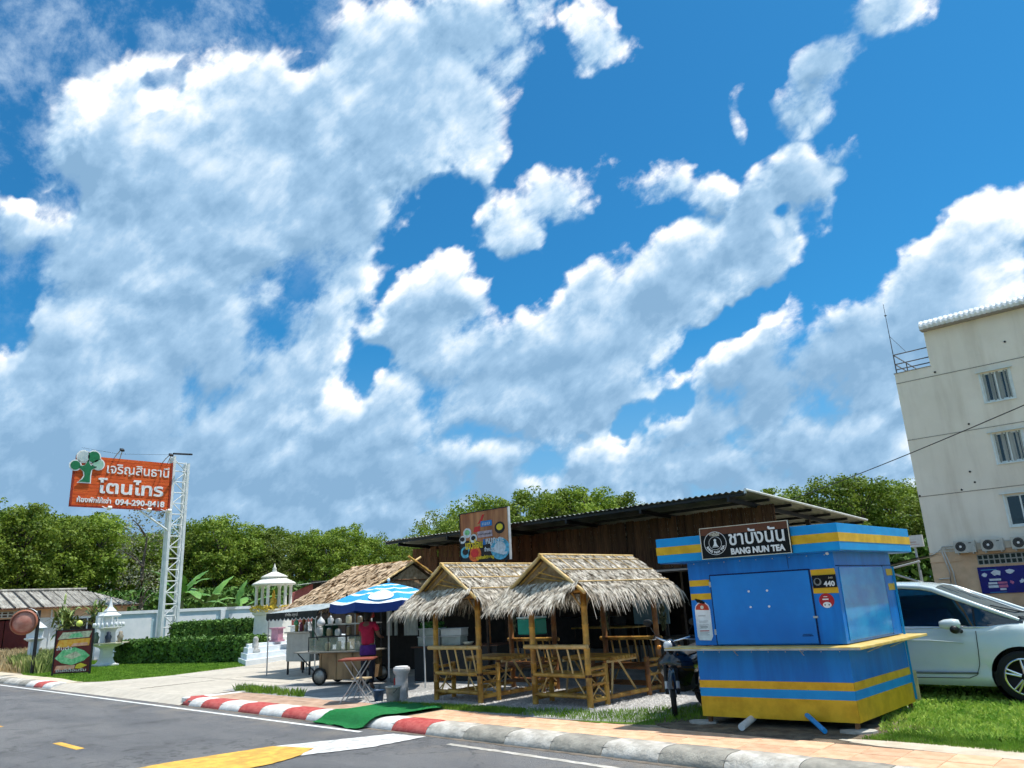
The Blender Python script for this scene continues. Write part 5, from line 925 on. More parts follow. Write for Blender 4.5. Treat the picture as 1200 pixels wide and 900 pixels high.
for s in (-1, 1):
    b = MB(); pts = [side_pt(x, 1.0, s, .008) + Vector((0, 0, .0)) for x in [-2.0, -1.6, -1.0, -.4, 0, .25, .42, .7, 1.0, 1.3, 1.46]]; b.path(pts, .036, 8, [.02, .034, .038, .038, .038, .04, .042, .040, .036, .030, .02]); b.build('pillar', CP, CAR)
    b = MB(); b.path([side_pt(x, .0, s, .012) + Vector((0, 0, .006)) for x in [-2.0, -1.2, -.4, .4, .9, 1.3]], .009, 6); b.build('window_trim', CHR, CAR)
    b = MB(); b.path([side_pt(.92, t, s, .004) for t in (0, .4, .8)], .013, 6); b.build('window_bar', CBK, CAR); b = MB(); b.path([side_pt(-.22, t, s, .004) for t in (0, .35, .7, 1)], .03, 6); b.build('window_bar', CBK, CAR)
    yS = s * .885
    b = MB(); b.path([(.93, s * .866, .96), (.92, s * .886, .72), (.90, s * .886, .50), (.84, s * .878, .36), (.74, s * .878, .315), (-.10, s * .878, .30)], .005, 5); b.build('door_seam', CBK, CAR)
    b = MB(); b.path([(-.20, s * .866, .97), (-.18, s * .886, .72), (-.17, s * .886, .5), (-.17, s * .88, .3)], .005, 5); b.build('door_seam', CBK, CAR)
    b = MB(); b.path([(.86, s * .868, .385), (.3, s * .872, .375), (-1.0, s * .872, .37)], .016, 6); b.build('sill_strip', mat('sill_trim_grey', (.16, .19, .18), .5), CAR)  # dull grey-green strip along the sill
    b = MB(); b.path([(.75, s * .884, .80), (.3, s * .889, .835), (-.3, s * .889, .84), (-1.0, s * .887, .85)], .008, 6); b.build('crease', CP, CAR)
    mi = MB(); mi.lathe([(0, -.15), (.045, -.14), (.072, -.07), (.08, .03), (.065, .11), (0, .13)], (.66, s * .99, 1.065), 14, axis='x'); mo = mi.build('mirror', CP, CAR); mo.scale = (1, 1, 1); MB().lathe([(0, -.10), (.05, -.09), (.066, 0), (.05, .09), (0, .10)], (.71, s * 1.0, .995), 12, axis='y').build('mirror_base', CBK, mo); MB().tube((.74, s * .84, .955), (.72, s * .97, 1.0), .03, .025).build('mirror_stem', CBK, mo)
    part('door_handle', CP, CAR, (-.12, .10, s * .892 - .012, s * .892 + .012, .86, .885), bevel=.006)
    b = MB(); b.add([(2.10, s * .71, .78), (1.78, s * .845, .83), (1.80, s * .85, .90), (2.12, s * .66, .86), (2.26, s * .50, .74), (2.26, s * .52, .68)], [(0, 1, 2, 3), (0, 3, 4, 5)]); b.build('headlight', mat('headlight_clear', (.5, .55, .6), .08, spec=.9), CAR)
part('number_plate', WH, CAR, (2.305, 2.315, -.2, .2, .45, .58)); part('grille', CBK, CAR, (2.27, 2.302, -.42, .42, .42, .62))
MB().path([(1.10, -.5, 1.30), (1.32, -.1, 1.20), (1.38, .3, 1.165)], .009, 6).build('wiper', CBK, CAR); MB().path([(1.44, -.60, 1.125), (1.52, 0, 1.10), (1.44, .60, 1.125)], .022, 6).build('cowl', CBK, CAR)
for x in (FX, RX):
    for s in (-1, 1):
        y = s * .79; w = MB().lathe([(.245, -.10), (.325, -.105), (RW, -.075), (RW, .075), (.325, .105), (.245, .10)], (x, y, RW), 36, axis='y').build('wheel', CTY, CAR)
        MB().lathe([(0, .02), (.25, .02), (.25, .075)], (x, y, RW), 28, axis='y').build('wheel_back', CBK, w) if s > 0 else MB().lathe([(0, -.02), (.25, -.02), (.25, -.075)], (x, y, RW), 28, axis='y').build('wheel_back', CBK, w)
        MB().lathe([(.228, s * .098), (.25, s * .104), (.252, s * .085)], (x, y, RW), 36, axis='y').build('rim', CHR, w)
        for k in range(5):
            for dd in (-.17, .17):
                a = 2 * pi * k / 5 + .3; b = MB(); yy = y + s * .085; p0 = Vector((x + .05 * cos(a + dd), yy, RW + .05 * sin(a + dd))); p1 = Vector((x + .235 * cos(a + dd * .75), yy + s * .004, RW + .235 * sin(a + dd * .75))); b.tube(p0, p1, .022, .017, 6); b.build('spoke', CHR, w)
        MB().lathe([(0, s * .105), (.045, s * .10), (.055, s * .06)], (x, y, RW), 14, axis='y').build('hub', CBK, w)
# ---------------------------------------------------------------- black motorbike nosed towards the road
MK = thing('motorbike', 'black motorcycle with chrome handlebar parked between the bamboo hut and the kiosk', 'motorbike', (-1.02, 2.12, 0), radians(-90 + 8))
# local: x forward (towards the road), y left
BK = mat('bike_black', (.006, .006, .007), .18, spec=.6, coat=.5); BKM = mat('bike_matt', (.012, .012, .012), .7)
lean = .06
def wheel_mc(x, nm='wheel', steer=0):
    w = MB().lathe([(.235, -.032), (.285, -.036), (.30, 0), (.285, .036), (.235, .032)], (x, 0, .30), 30, axis='y').build(nm, CTY, MK); MB().lathe([(.218, -.022), (.238, -.024), (.238, .024), (.218, .022)], (x, 0, .30), 28, axis='y').build('rim', CHR, w); MB().lathe([(0, -.05), (.05, -.05), (.05, .05), (0, .05)], (x, 0, .30), 12, axis='y').build('hub', STEEL, w)
    for k in range(18): a = 2 * pi * k / 18; MB().tube((x + .045 * cos(a), .02 * (-1) ** k, .30 + .045 * sin(a)), (x + .222 * cos(a + .2), 0, .30 + .222 * sin(a + .2)), .0025, n=4).build('spoke', STEEL, w)
    return w
wheel_mc(.02); wheel_mc(-1.24)
for s in (-1, 1):
    MB().tube((.02, s * .075, .30), (-.14, s * .075, .66), .026, n=10).build('fork_leg', BKM, MK); MB().tube((.0, s * .075, .36), (-.04, s * .075, .45), .030, n=10).build('fork_slider', STEEL, MK)
b = MB(); P = []
for k in range(10):
    a = radians(15 + k * 14); P.append([(.02 + .335 * cos(a), y, .30 + .335 * sin(a) + dz) for y, dz in ((-.055, -.03), (-.045, 0), (0, .012), (.045, 0), (.055, -.03))])
b.grid(P); b.build('front_fender', BK, MK)
b = MB(); P = []
for z, x, w in ((.36, -.36, .12), (.46, -.26, .20), (.60, -.19, .29), (.72, -.17, .26), (.80, -.20, .17), (.86, -.22, .09)): P.append([(x - .12, -w, z), (x + .02, -w * .72, z), (x + .075, 0, z + .01), (x + .02, w * .72, z), (x - .12, w, z)])
b.grid(P); b.grid([[(x - .012, y, z) for x, y, z in r] for r in P]); b.build('leg_shield', BK, MK)
b = MB(); b.lathe([(0, .07), (.055, .06), (.075, .02), (.085, -.06), (.06, -.13), (0, -.15)], (-.16, 0, .93), 16, axis='x'); b.build('headlight_cowl', BK, MK); MB().lathe([(0, .045), (.05, .04), (.07, .0)], (-.12, 0, .925), 16, axis='x').build('headlight', mat('lamp_clear', (.55, .60, .62), .1, spec=.9), MK)
MB().path([(-.42, -.35, 1.0), (-.30, -.27, 1.03), (-.24, -.12, .99), (-.23, 0, .97), (-.24, .12, .99), (-.30, .27, 1.03), (-.42, .35, 1.0)], .013, 8).build('handlebar', CHR, MK)
for s in (-1, 1):
    MB().tube((-.30, s * .27, 1.03), (-.43, s * .36, .995), .020, n=10).build('grip', BKM, MK); MB().path([(-.22, s * .22, 1.01), (-.24, s * .30, 1.0), (-.31, s * .37, .995)], .006, 5).build('brake_lever', CHR, MK)
    MB().path([(-.28, s * .24, 1.04), (-.27, s * .30, 1.14), (-.28, s * .34, 1.20)], .006, 6).build('mirror_stem', BKM, MK); m_ = MB().lathe([(0, .014), (.05, .012), (.055, 0), (.05, -.010), (0, -.012)], (0, 0, 0), 16, axis='x').build('mirror', BKM, MK); m_.location = (-.28, s * .36, 1.235); m_.scale = (1, 1.35, .95)
    MB().lathe([(0, -.03), (.03, -.02), (.032, .02), (0, .03)], (-.17, s * .16, .90), 10, axis='y').build('turn_signal', mat('amber_lens', (.55, .20, .02), .2), MK)
b = MB(); P = []
for x, w, z0, z1 in ((-.40, .10, .55, .66), (-.62, .13, .52, .76), (-.85, .15, .50, .79), (-1.10, .14, .56, .82), (-1.36, .11, .66, .86), (-1.56, .05, .76, .88)): P.append([(x, -w * .6, z0), (x, -w, (z0 + z1) / 2), (x, -w * .8, z1), (x, w * .8, z1), (x, w, (z0 + z1) / 2), (x, w * .6, z0)])
b.grid(P, close=True); b.build('side_cover', BK, MK)
b = MB(); P = []
for x, w, z in ((-.52, .06, .755), (-.60, .11, .80), (-.85, .135, .815), (-1.15, .125, .86), (-1.42, .09, .885), (-1.50, .04, .88)): P.append([(x, -w, z - .03), (x, -w * .8, z + .012), (x, 0, z + .022), (x, w * .8, z + .012), (x, w, z - .03)])
b.grid(P); b.build('seat', BKM, MK)
MB().tube((-.62, -.09, .36), (-.62, .09, .36), .10, n=14).build('engine', STEEL, MK); part('engine_block', BKM, MK, (-.74, -.36, -.10, .10, .28, .50), bevel=.02); MB().path([(-.46, -.12, .30), (-.80, -.15, .26), (-1.20, -.16, .32), (-1.45, -.16, .38)], .035, 10, [.016, .02, .045, .045]).build('exhaust', CHR, MK)
for s in (-1, 1): MB().tube((-1.24, s * .11, .30), (-1.10, s * .12, .68), .022, n=8).build('rear_shock', CHR, MK); MB().tube((-.66, s * .08, .33), (-1.24, s * .08, .30), .016, n=8).build('swingarm', BKM, MK)
b = MB(); P = []
for k in range(9): a = radians(20 + k * 16); P.append([(-1.24 - .33 * cos(a) * -1 * -1, y, .30 + .34 * sin(a)) for y in (-.06, 0, .06)])
b.grid(P); b.build('rear_fender', BKM, MK); MB().path([(-1.48, -.12, .80), (-1.62, -.11, .90), (-1.66, 0, .92), (-1.62, .11, .90), (-1.48, .12, .80)], .011, 6).build('grab_rail', CHR, MK); part('tail_light', RED, MK, (-1.60, -1.56, -.06, .06, .78, .85)); MB().tube((-.62, .14, .28), (-.58, .26, .01), .012, n=6).build('side_stand', BKM, MK)
for s in (-1, 1): MB().tube((-.60, s * .10, .27), (-.60, s * .26, .28), .016, n=8).build('foot_peg', BKM, MK)
for o in list(MK.children):      # front wheel, fork and fender turned towards the left
    if (o.name.split('.')[0] in ('wheel', 'fork_leg', 'fork_slider', 'front_fender')) and max(v.co.x for v in o.data.vertices) > .1 - (.3 if 'fork' in o.name else 0):
        R_ = Matrix.Translation((-.14, 0, 0)) @ Matrix.Rotation(radians(24), 4, 'Z') @ Matrix.Translation((.14, 0, 0))
        for q in [o] + list(o.children): q.data.transform(R_)
# dark rain cover hanging over the leg shield
# ---------------------------------------------------------------- the white apartment block on the right; wall plane y = 29.5, left corner x = -4.69
def plaster(nt, p):
    a = two(nt, p, .35, (.69, .625, .53), (.78, .715, .62), .3, .7, 7); st = two(nt, p, 1.2, (.90, .89, .87), (1.03, 1.04, 1.04), .34, .58, 7, (1, 1, .12)); return mixc(nt, 1.0, a, st, 'MULTIPLY')
M_pl = world_mat('plaster_cream', plaster, .9, .15, 25); M_tan = world_mat('plaster_tan', lambda nt, p: mixc(nt, 1.0, two(nt, p, .5, (.56, .37, .23), (.66, .47, .31)), two(nt, p, 2.5, (.9, .9, .9), (1.05, 1.05, 1.05)), 'MULTIPLY'), .9, .15, 25)
ALU = mat('window_frame_white', (.62, .68, .68), .45, .08, 5); WG = mat('window_glass_dark', (.008, .012, .014), .05, spec=.8); CUR = mat('curtain_grey', (.20, .22, .21), .85, c2=(.36, .38, .36), scale=7, stretch=(1, 1, .02)); LINE = mat('plaster_joint', (.28, .26, .23), .9)
B = thing('apartment_block', 'four storey cream apartment block with a tan ground floor and white rooftop cover', 'building', (-4.69, 29.5, 0))
L = 16; Dp = 11
WIN = [(3.38, 4.42, 8.86, 10.1), (3.32, 4.36, 6.22, 7.46), (3.26, 4.30, 3.62, 4.86)]; WIN = [(a + o_, c + o_, z0, z1) for a, c, z0, z1 in WIN for o_ in (0, 4.6, 9.0)]
# front wall built as pieces round the window openings
def wall_with_holes(name, m, parent, x0, x1, z0, z1, holes, y0, y1):
    xs_ = sorted({x0, x1, *[h[0] for h in holes], *[h[1] for h in holes]}); zs_ = sorted({z0, z1, *[h[2] for h in holes], *[h[3] for h in holes]}); b = MB()
    for xa, xb in zip(xs_, xs_[1:]):
        for za, zb in zip(zs_, zs_[1:]):
            if any(h[0] < (xa + xb) / 2 < h[1] and h[2] < (za + zb) / 2 < h[3] for h in holes): continue
            b.quad((xa, y0, za), (xb, y0, za), (xb, y0, zb), (xa, y0, zb))
    for h in holes:
        for q in (((h[0], y0, h[2]), (h[0], y1, h[2]), (h[0], y1, h[3]), (h[0], y0, h[3])), ((h[1], y0, h[2]), (h[1], y1, h[2]), (h[1], y1, h[3]), (h[1], y0, h[3])), ((h[0], y0, h[2]), (h[1], y0, h[2]), (h[1], y1, h[2]), (h[0], y1, h[2])), ((h[0], y0, h[3]), (h[1], y0, h[3]), (h[1], y1, h[3]), (h[0], y1, h[3]))): b.quad(*q)
    return b.build(name, m, parent)
wall_with_holes('front_wall', M_pl, B, 0, L, 2.76, 10.93, WIN, 0, .20)
part('side_wall', M_pl, B, (.0, .20, .002, Dp, 2.76, 10.93)); part('roof_slab', M_pl, B, (.20, L, .25, Dp, 10.6, 10.9)); part('penthouse_wall', M_pl, B, (1.55, L, .0, .2, 10.931, 12.75), (1.55, 1.75, .2, Dp, 10.931, 12.6)); part('inner_wall', DARK, B, (.4, L, .9, 1.0, 0, 10.5))
part('ground_floor_wall', M_tan, B, (-.02, L, -.04, .2, .0, 2.14), (-.02, 1.78, -.04, .2, 2.1401, 2.755), (1.78, L, -.04, .2, 2.56, 2.755)); part('ground_floor_side', M_tan, B, (-.02, .2, .2, Dp, .0, 2.755))
part('wall_joint', LINE, B, (0, L, -.012, -.0005, 10.44, 10.475)); part('wall_joint', LINE, B, (0, L, -.012, -.0005, 7.76, 7.79)); part('wall_joint', LINE, B, (0, L, -.012, -.0005, 5.19, 5.22)); part('band', M_tan, B, (-.03, 1.2, -.075, -.0405, 2.35, 2.39)); part('wall_band', M_pl, B, (0, L, -.02, -.0005, 5.222, 5.62))
part('parapet_cap', LINE, B, (-.03, 1.545, -.03, .22, 10.931, 10.96))
for i, (a, c, z0, z1) in enumerate(WIN):
    w = thing if False else None
    fr = MB(); t = .055; fr.bx(a, c, .04, .10, z0, z0 + t); fr.bx(a, c, .04, .10, z1 - t, z1); fr.bx(a, a + t, .04, .10, z0 + t, z1 - t); fr.bx(c - t, c, .04, .10, z0 + t, z1 - t); fr.bx((a + c) / 2 - .03, (a + c) / 2 + .03, .035, .095, z0 + t, z1 - t); f = fr.build('window', ALU, B)
    part('window_surround', ALU, f, (a - .08, a - .001, -.022, .0, z0 - .06, z1 + .05), (c + .001, c + .08, -.022, .0, z0 - .06, z1 + .05), (a - .001, c + .001, -.022, 0, z0 - .06, z0 - .001)); part('sill', ALU, f, (a - .06, c + .06, -.05, -.0225, z0 - .07, z0 - .035)); part('awning_lip', ALU, f, (a - .16, c + .16, -.16, -.001, z1 + .051, z1 + .085))
    for xa, xb in ((a + t, (a + c) / 2 - .03), ((a + c) / 2 + .03, c - t)): part('pane', WG, f, (xa, xb, .06, .066, z0 + t, z1 - t))
    if i < 6:
        b = MB(); n = 60; r0 = [(a + .02 + (c - a - .04) * k / n, .16 + .022 * sin(k * .62 + sin(k * .23) * 2), z1) for k in range(n + 1)]; 
        MC.setdefault('x', None); b.grid([r0, [(x, y, z0) for x, y, z in r0]]); o = b.build('curtain', CUR, f); o.location = (0, -.115, 0)
# white corrugated cover on top
b = MB(); n = 280; rows = []
for (y, z) in ((-.42, 12.62), (-.46, 12.72), (-.40, 12.86), (-.2, 13.02), (.3, 13.14), (3, 13.3)): rows.append([(1.50 + (L - 1.5) * k / n, y, z + .028 * (1 if k % 4 < 2 else -1)) for k in range(n + 1)])
b.grid(rows, False); b.grid([[(x, y + .02, z - .03) for x, y, z in r] for r in rows], False); b.build('roof_cover', mat('cover_white', (.66, .69, .70), .6, .1, 3), B)
part('cover_edge', LINE, B, (1.5, L, -.41, .0, 12.56, 12.60))
# roof railing and aerial
RL = mat('rail_dark', (.10, .11, .13), .5)
for p0, p1 in (((.08, .1, 10.96), (.08, .1, 11.88)), ((.08, .1, 11.86), (1.54, .1, 11.86)), ((.08, .1, 11.40), (1.54, .1, 11.40)), ((.08, .1, 11.14), (1.54, .1, 11.14)), ((.08, .1, 11.86), (.08, 4.0, 11.86)), ((.08, .1, 11.4), (.08, 4.0, 11.4)), ((.08, 2.0, 10.95), (.08, 2.0, 11.86)), ((.08, 4.0, 10.95), (.08, 4.0, 11.86)), ((.08, 4, 11.86), (1.54, 4, 11.86))): MB().tube(p0, p1, .028, n=6).build('roof_rail', RL, B)
ae = thing('aerial', 'thin lightning rod standing on the roof rail corner of the apartment block', 'aerial', (-4.61, 29.6, 11.9)); MB().tube((0, 0, 0), (-.0, 0, 2.55), .022, .010, 6).build('rod', RL, ae); MB().lathe([(0, -.05), (.07, 0), (0, .05)], (0, 0, 1.95), 8).build('ball', RL, ae); MB().tube((0, 0, .9), (.55, .1, .0), .010, n=5).build('stay', RL, ae)
for i, (x, z) in enumerate(((4.55, 11.28), (1.68, 10.62), (2.55, 8.05), (2.2, 6.02), (2.3, 5.55), (1.75, 5.3), (-.0 + .06, 5.25))): b = MB(); disc(b, (x, z), .045, (-.03, -.001), n=8); b.build('wall_vent', BSTEEL, B)
# ventilation blocks: a grid of openings over the banner, each block its own piece
vm = MB(); s_ = .20; vm.bx(0, s_, 0, .06, 0, .022); vm.bx(0, s_, 0, .06, s_ - .022, s_); vm.bx(0, .022, 0, .06, .022, s_ - .022); vm.bx(s_ - .022, s_, 0, .06, .022, s_ - .022); vme = vm.mesh('vent_block', mat('vent_block', (.34, .36, .34), .8))
for i in range(70):
    for j in range(2): mobj('vent_block', vme, B, (1.785 + i * .201, -.03, 2.142 + j * .2015))
part('vent_back', mat('vent_dark', (.02, .04, .035), .4), B, (1.78, L, .06, .08, 2.14, 2.56))
# AC units along the storey line
ACW = mat('ac_casing', (.46, .46, .42), .6, .1, 4)
for i, (x, lb) in enumerate(((1.08, 'outdoor air conditioner unit nearest the left corner of the cream building'), (2.10, 'middle one of the three visible air conditioner units on the cream building'), (3.18, 'air conditioner unit at the right edge above the blue banner'), (4.3, 'air conditioner unit beyond the right edge of the blue banner'))):
    t = thing('air_conditioner', lb, 'air conditioner', (-4.69 + x, 29.10, 2.66), 0, 'air conditioner units on the cream building'); part('casing', ACW, t, (0, .80, 0, .28, 0, .50), bevel=.02); b = MB(); disc(b, (.26, .26), .20, (-.008, -.001), n=28); g_ = b.build('fan_grille', mat('grille_dark', (.03, .03, .03), .6), t); b = MB(); disc(b, (.26, .26), .05, (-.016, -.009), n=14); b.build('fan_hub', WH, g_)
    for r in (.10, .15, .19): b = MB(); ring(b, .26, .26, r - .004, r + .004, -.0125, -.0085, 22); b.build('grille_ring', mat('grille_line', (.12, .12, .11), .6), g_)
    part('service_panel', mat('ac_panel', (.40, .41, .38), .6), t, (.54, .76, -.006, -.001, .05, .45)); part('maker_plate', BSTEEL, t, (.58, .68, -.010, -.0065, .38, .41)); part('bracket', ACW, t, (.10, .14, .02, .38, -.05, -.001), (.66, .70, .02, .38, -.05, -.001))
PD = mat('pipe_duct', (.55, .54, .50), .6)
for k, pts in enumerate(([(.62, -.09, 1.28), (.66, -.09, 1.95), (.52, -.09, 2.75), (.55, -.09, 2.98), (1.1, -.09, 3.0)], [(.80, -.09, 1.38), (.80, -.09, 1.9), (.62, -.09, 2.72), (.66, -.09, 2.9), (1.1, -.09, 2.9)], [(.20, -.07, 1.25), (.80, -.07, 1.30)], [(1.9, -.09, 3.05), (2.1, -.09, 3.03)], [(2.9, -.09, 3.05), (3.2, -.09, 3.03)], [(.20, -.07, 1.65), (.62, -.07, 1.67)], [(-.0, -.07, 2.62), (.52, -.07, 2.9)])): MB().path(pts, .028, 6).build('duct', PD, B)
# the blue banner
bn = thing('banner', 'dark blue printed banner with white figures under the air conditioners', 'banner', (-2.98, 29.42, .98)); part('sheet', mat('banner_blue', (.006, .008, .16), .5, .15, 3), bn, (0, 5.2, 0, .02, 0, 1.06)); bw_ = mat('banner_print', (.60, .66, .72), .6); bc = mat('banner_cyan', (.08, .35, .60), .6); bp = mat('banner_pink', (.50, .14, .26), .6)
for cx_0, cz_0, s0, mm in ((.22, .72, .12, bw_), (.66, .80, .16, bw_), (1.12, .85, .15, bw_), (1.50, .44, .10, bw_), (1.78, .32, .12, bp), (1.15, .42, .08, bp)):
    b = MB(); rr = random.Random(int(cx_0 * 99)); pl = [(cx_0 + s0 * rr.uniform(.45, 1.15) * cos(a) * 1.25, cz_0 + s0 * rr.uniform(.35, 1.1) * sin(a)) for a in [2 * pi * k / 9 for k in range(9)]]; b.prism(pl, -.005, -.001, 'y'); b.build('print', mm, bn)
for x0_, x1_, z0_, z1_, mm in ((.36, .78, .50, .58, bw_), (.30, .62, .36, .44, bw_), (.64, .98, .37, .45, bp), (.28, .64, .22, .32, bw_), (.66, .98, .22, .33, bp), (.68, .90, .12, .19, bw_), (.12, .68, .93, .955, bc), (.3, .9, .03, .05, bc), (2.3, 2.9, .5, .56, bw_), (1.9, 2.2, .5, .56, bw_), (2.1, 2.5, .14, .17, bc), (3.0, 3.3, .5, .56, bw_), (2.2, 2.6, .37, .40, bw_)): part('print', mm, bn, (x0_, x1_, -.005, -.001, z0_, z1_))
text('ประชาสัมพันธ์โครงการ', .20, bc, bn, (1.82, -.006, .72), width=3.0); text('ข่าวสารเพื่อชุมชน', .12, bw_, bn, (1.84, -.006, .61), width=2.2)
# building behind the hedge; covered carport and white box sign to the left of the block
cp = thing('carport', 'low grey lean to roof between the kiosk and the cream building', 'carport', (-6.2, 22.6, 0)); b = MB(); b.grid([[(0, 0, 1.95), (3.0, 0, 2.45)], [(0, 3, 2.15), (3.0, 3, 2.6)]], False); b.grid([[(0, 0, 1.90), (3.0, 0, 2.40)], [(0, 3, 2.10), (3.0, 3, 2.55)]], False); b.build('roof', GREYT, cp)
part('beam', mat('beam_grey', (.40, .41, .40), .7), cp, (0, .06, 0, 3, 1.80, 1.88)); MB().tube((.2, -.05, 1.75), (3.0, -.05, 2.3), .04, n=6).build('beam', MC['beam_grey'], cp); MB().tube((1.7, -.05, 2.05), (3.1, -.05, 1.50), .04, n=6).build('brace', MC['beam_grey'], cp)
for x in (.3, 2.9): MB().tube((x, .1, 0), (x, .1, 2.0), .05, n=8).build('post', MC['beam_grey'], cp)
ws = thing('box_sign', 'small white box sign on a pole beyond the right end of the kiosk roof', 'sign', (-3.72, 23.0, 2.82)); part('box', mat('box_sign_white', (.58, .57, .55), .6, .08, 8), ws, (0, .62, 0, .12, 0, .42)); part('print', mat('faded_print', (.45, .30, .28), .7), ws, (.06, .40, -.004, -.001, .16, .19), (.06, .50, -.004, -.001, .08, .10)); MB().tube((.31, .06, -2.82), (.31, .06, -.001), .04, n=8).build('pole', MC['beam_grey'], ws)
# overhead cable and its poles
cb_ = []
p0 = Vector((-9.3, 21, 5.9)); p1 = Vector((4.6, 10.0, 6.5))
pts = [Vector((-13.5, 23.0, 4.0)).lerp(Vector((8.5, 8.2, 6.15)), t) + Vector((0, 0, -.35 * sin(pi * t))) for t in [k / 24 for k in range(25)]]
tag(MB().path(pts, .012, 6).build('overhead_cable', BSTEEL), 'thin black overhead cable rising from the restaurant roof across the cream building', 'cable')
up_ = thing('utility_pole', 'concrete utility pole beyond the right edge carrying the overhead cable', 'pole', (8.5, 8.2, -.1)); MB().tube((0, 0, 0), (0, 0, 6.6), .13, .09, 10).build('shaft', mat('pole_concrete', (.36, .35, .33), .9), up_)
up_ = thing('support_post', 'short post behind the restaurant where the cable ends', 'post', (-13.5, 23.0, 0)); MB().tube((0, 0, 0), (0, 0, 4.02), .05, n=8).build('shaft', BSTEEL, up_)
# ---------------------------------------------------------------- left side: boundary wall, house, sign tower, shrines, hedges, mirror, menu board
WHW = mat('wall_white', (.66, .72, .74), .85, c2=(.78, .82, .83), scale=1.5, detail=8, bump=.1); PBW = mat('wall_pale_blue', (.36, .52, .58), .85, .08, 2); STN = mat('stain_brown', (.36, .30, .26), .9, .3)
BW = thing('boundary_wall', 'long pale blue boundary wall with white panels behind the hedges', 'wall', (-34.0, 0, 0))
ys = [5.9, 8.6, 11.85, 15.1, 18.4, 21.7]; part('wall_base', PBW, BW, (-.12, 0, 5.9, 25, 0, 1.93)); part('cap', WHW, BW, (-.17, .06, 5.85, 25, 1.931, 2.07))
for y in ys: part('pilaster', WHW, BW, (-.16, .10, y - .12, y + .12, 0, 1.925))
rr = random.Random(3)
for a, c in zip(ys, ys[1:]):
    q = part('panel', WHW, BW, (.001, .03, a + .35, c - .35, .45, 1.72)); 
    for k in range(6): y = a + .5 + rr.random() * (c - a - 1.0); h = rr.uniform(.15, .5); b = MB(); b.prism([(y, .46), (y + .16, .46), (y + .15, .46 + h), (y + .03, .46 + h * .9)], .031, .034, 'x'); b.build('stain', STN, q)
# the low house on the far left, its long side parallel to y
HS = thing('bungalow', 'low bungalow with grey corrugated hip roof and dark red garage doors', 'house', (-48, 0, 0)); HW = mat('house_white', (.60, .66, .68), .85, .12, 2); HT = mat('house_tan', (.58, .40, .26), .85, .12, 2); HR_ = mat('house_roof', (.20, .185, .16), .85, c2=(.42, .40, .35), scale=1.2, detail=8, rnd=.18, stretch=(1, 3, 1)); GRD = mat('garage_red', (.10, .012, .012), .6)
part('wall', HW, HS, (-7, 0, 7.45, 12.3, 0, 2.05)); part('wall', HT, HS, (-7, .0, -2, 12.3, 2.051, 2.62)); part('garage_back', DARK, HS, (-2.2, -2.1, -2, 7.45, 0, 2.05)); part('garage_side', HW, HS, (-7, -2.2, -2, -1.8, 0, 2.05))
for y in (-1.8, 1.1, 4.0, 5.6): part('garage_door', GRD, HS, (-.15, -.10, y, y + 1.55, 0, 1.96))
for y in (-1.95, 7.32): part('pillar', HW, HS, (-.20, .05, y, y + .20, 0, 2.05))
vb = MB(); vb.bx(0, .04, 0, .30, 0, .03); vb.bx(0, .04, 0, .30, .13, .16); vb.bx(0, .04, 0, .03, .03, .13); vb.bx(0, .04, .27, .30, .03, .13); vm_ = vb.mesh('vent_block', HW)
part('vent_recess', mat('vent_brown', (.10, .06, .04), .9), HS, (.0005, .006, -1, 7.2, 2.14, 2.48))
for i in range(27):
    for j in range(2): mobj('vent_block', vm_, HS, (.007, -1 + i * .302, 2.145 + j * .165))
f = part('window', DARK, HS, (-.02, .01, 8.6, 11.4, .95, 1.9)); part('window_frame', HW, f, (.011, .05, 8.55, 8.65, .9, 1.95), (.011, .05, 11.35, 11.45, .9, 1.95), (.011, .05, 8.65, 11.35, .88, .95), (.011, .05, 9.95, 10.02, .95, 1.9)); part('wall_pipe', HW, HS, (.001, .05, 7.9, 7.98, 0, 2.5))
part('eave_board', mat('eave_brown', (.22, .10, .06), .8), HS, (.55, .60, -3, 8.1, 2.56, 2.66), (.30, .35, 8.1, 13.2, 2.56, 2.66)); 
yR0, yR1 = -4.0, 10.9; zr0, zr1 = 2.62, 3.72; xr = -3.2
nn_ = 22
for i in range(nn_):      # roofing sheets with an open lap between them
    ya, yb_ = -3.0 + i * .735, -3.0 + (i + 1) * .735; tA = min(1, max(0, (13.0 - ya) / 2.3)); tB = min(1, max(0, (13.0 - yb_) / 2.3)); xe = .62 if ya < 8.0 else .38
    b = MB(); m = 8; P0 = []; P1 = []
    for k in range(m + 1):
        u = k / m; y = ya + (yb_ - ya) * u; t = tA + (tB - tA) * u; dz = .025 * cos(k * pi) + (.03 if k in (0,) else 0); P0.append((xe, y, zr0 + dz)); P1.append((xe + (xr - xe) * t, min(y, 12.9), zr0 + (zr1 - zr0) * t + dz))
    b.grid([P0, P1], False); b.build('roof_sheet', HR_, HS); o = None
    if ya < 8.2: part('roof_lap', mat('lap_dark', (.07, .065, .06), .9), HS, ) if False else None; b = MB(); b.tube((xe + .02, ya, zr0 + .05), (xr, ya, zr1 + .05), .045, n=5); b.build('roof_lap', MC['lap_dark'] if 'lap_dark' in MC else mat('lap_dark', (.07, .065, .06), .9), HS)
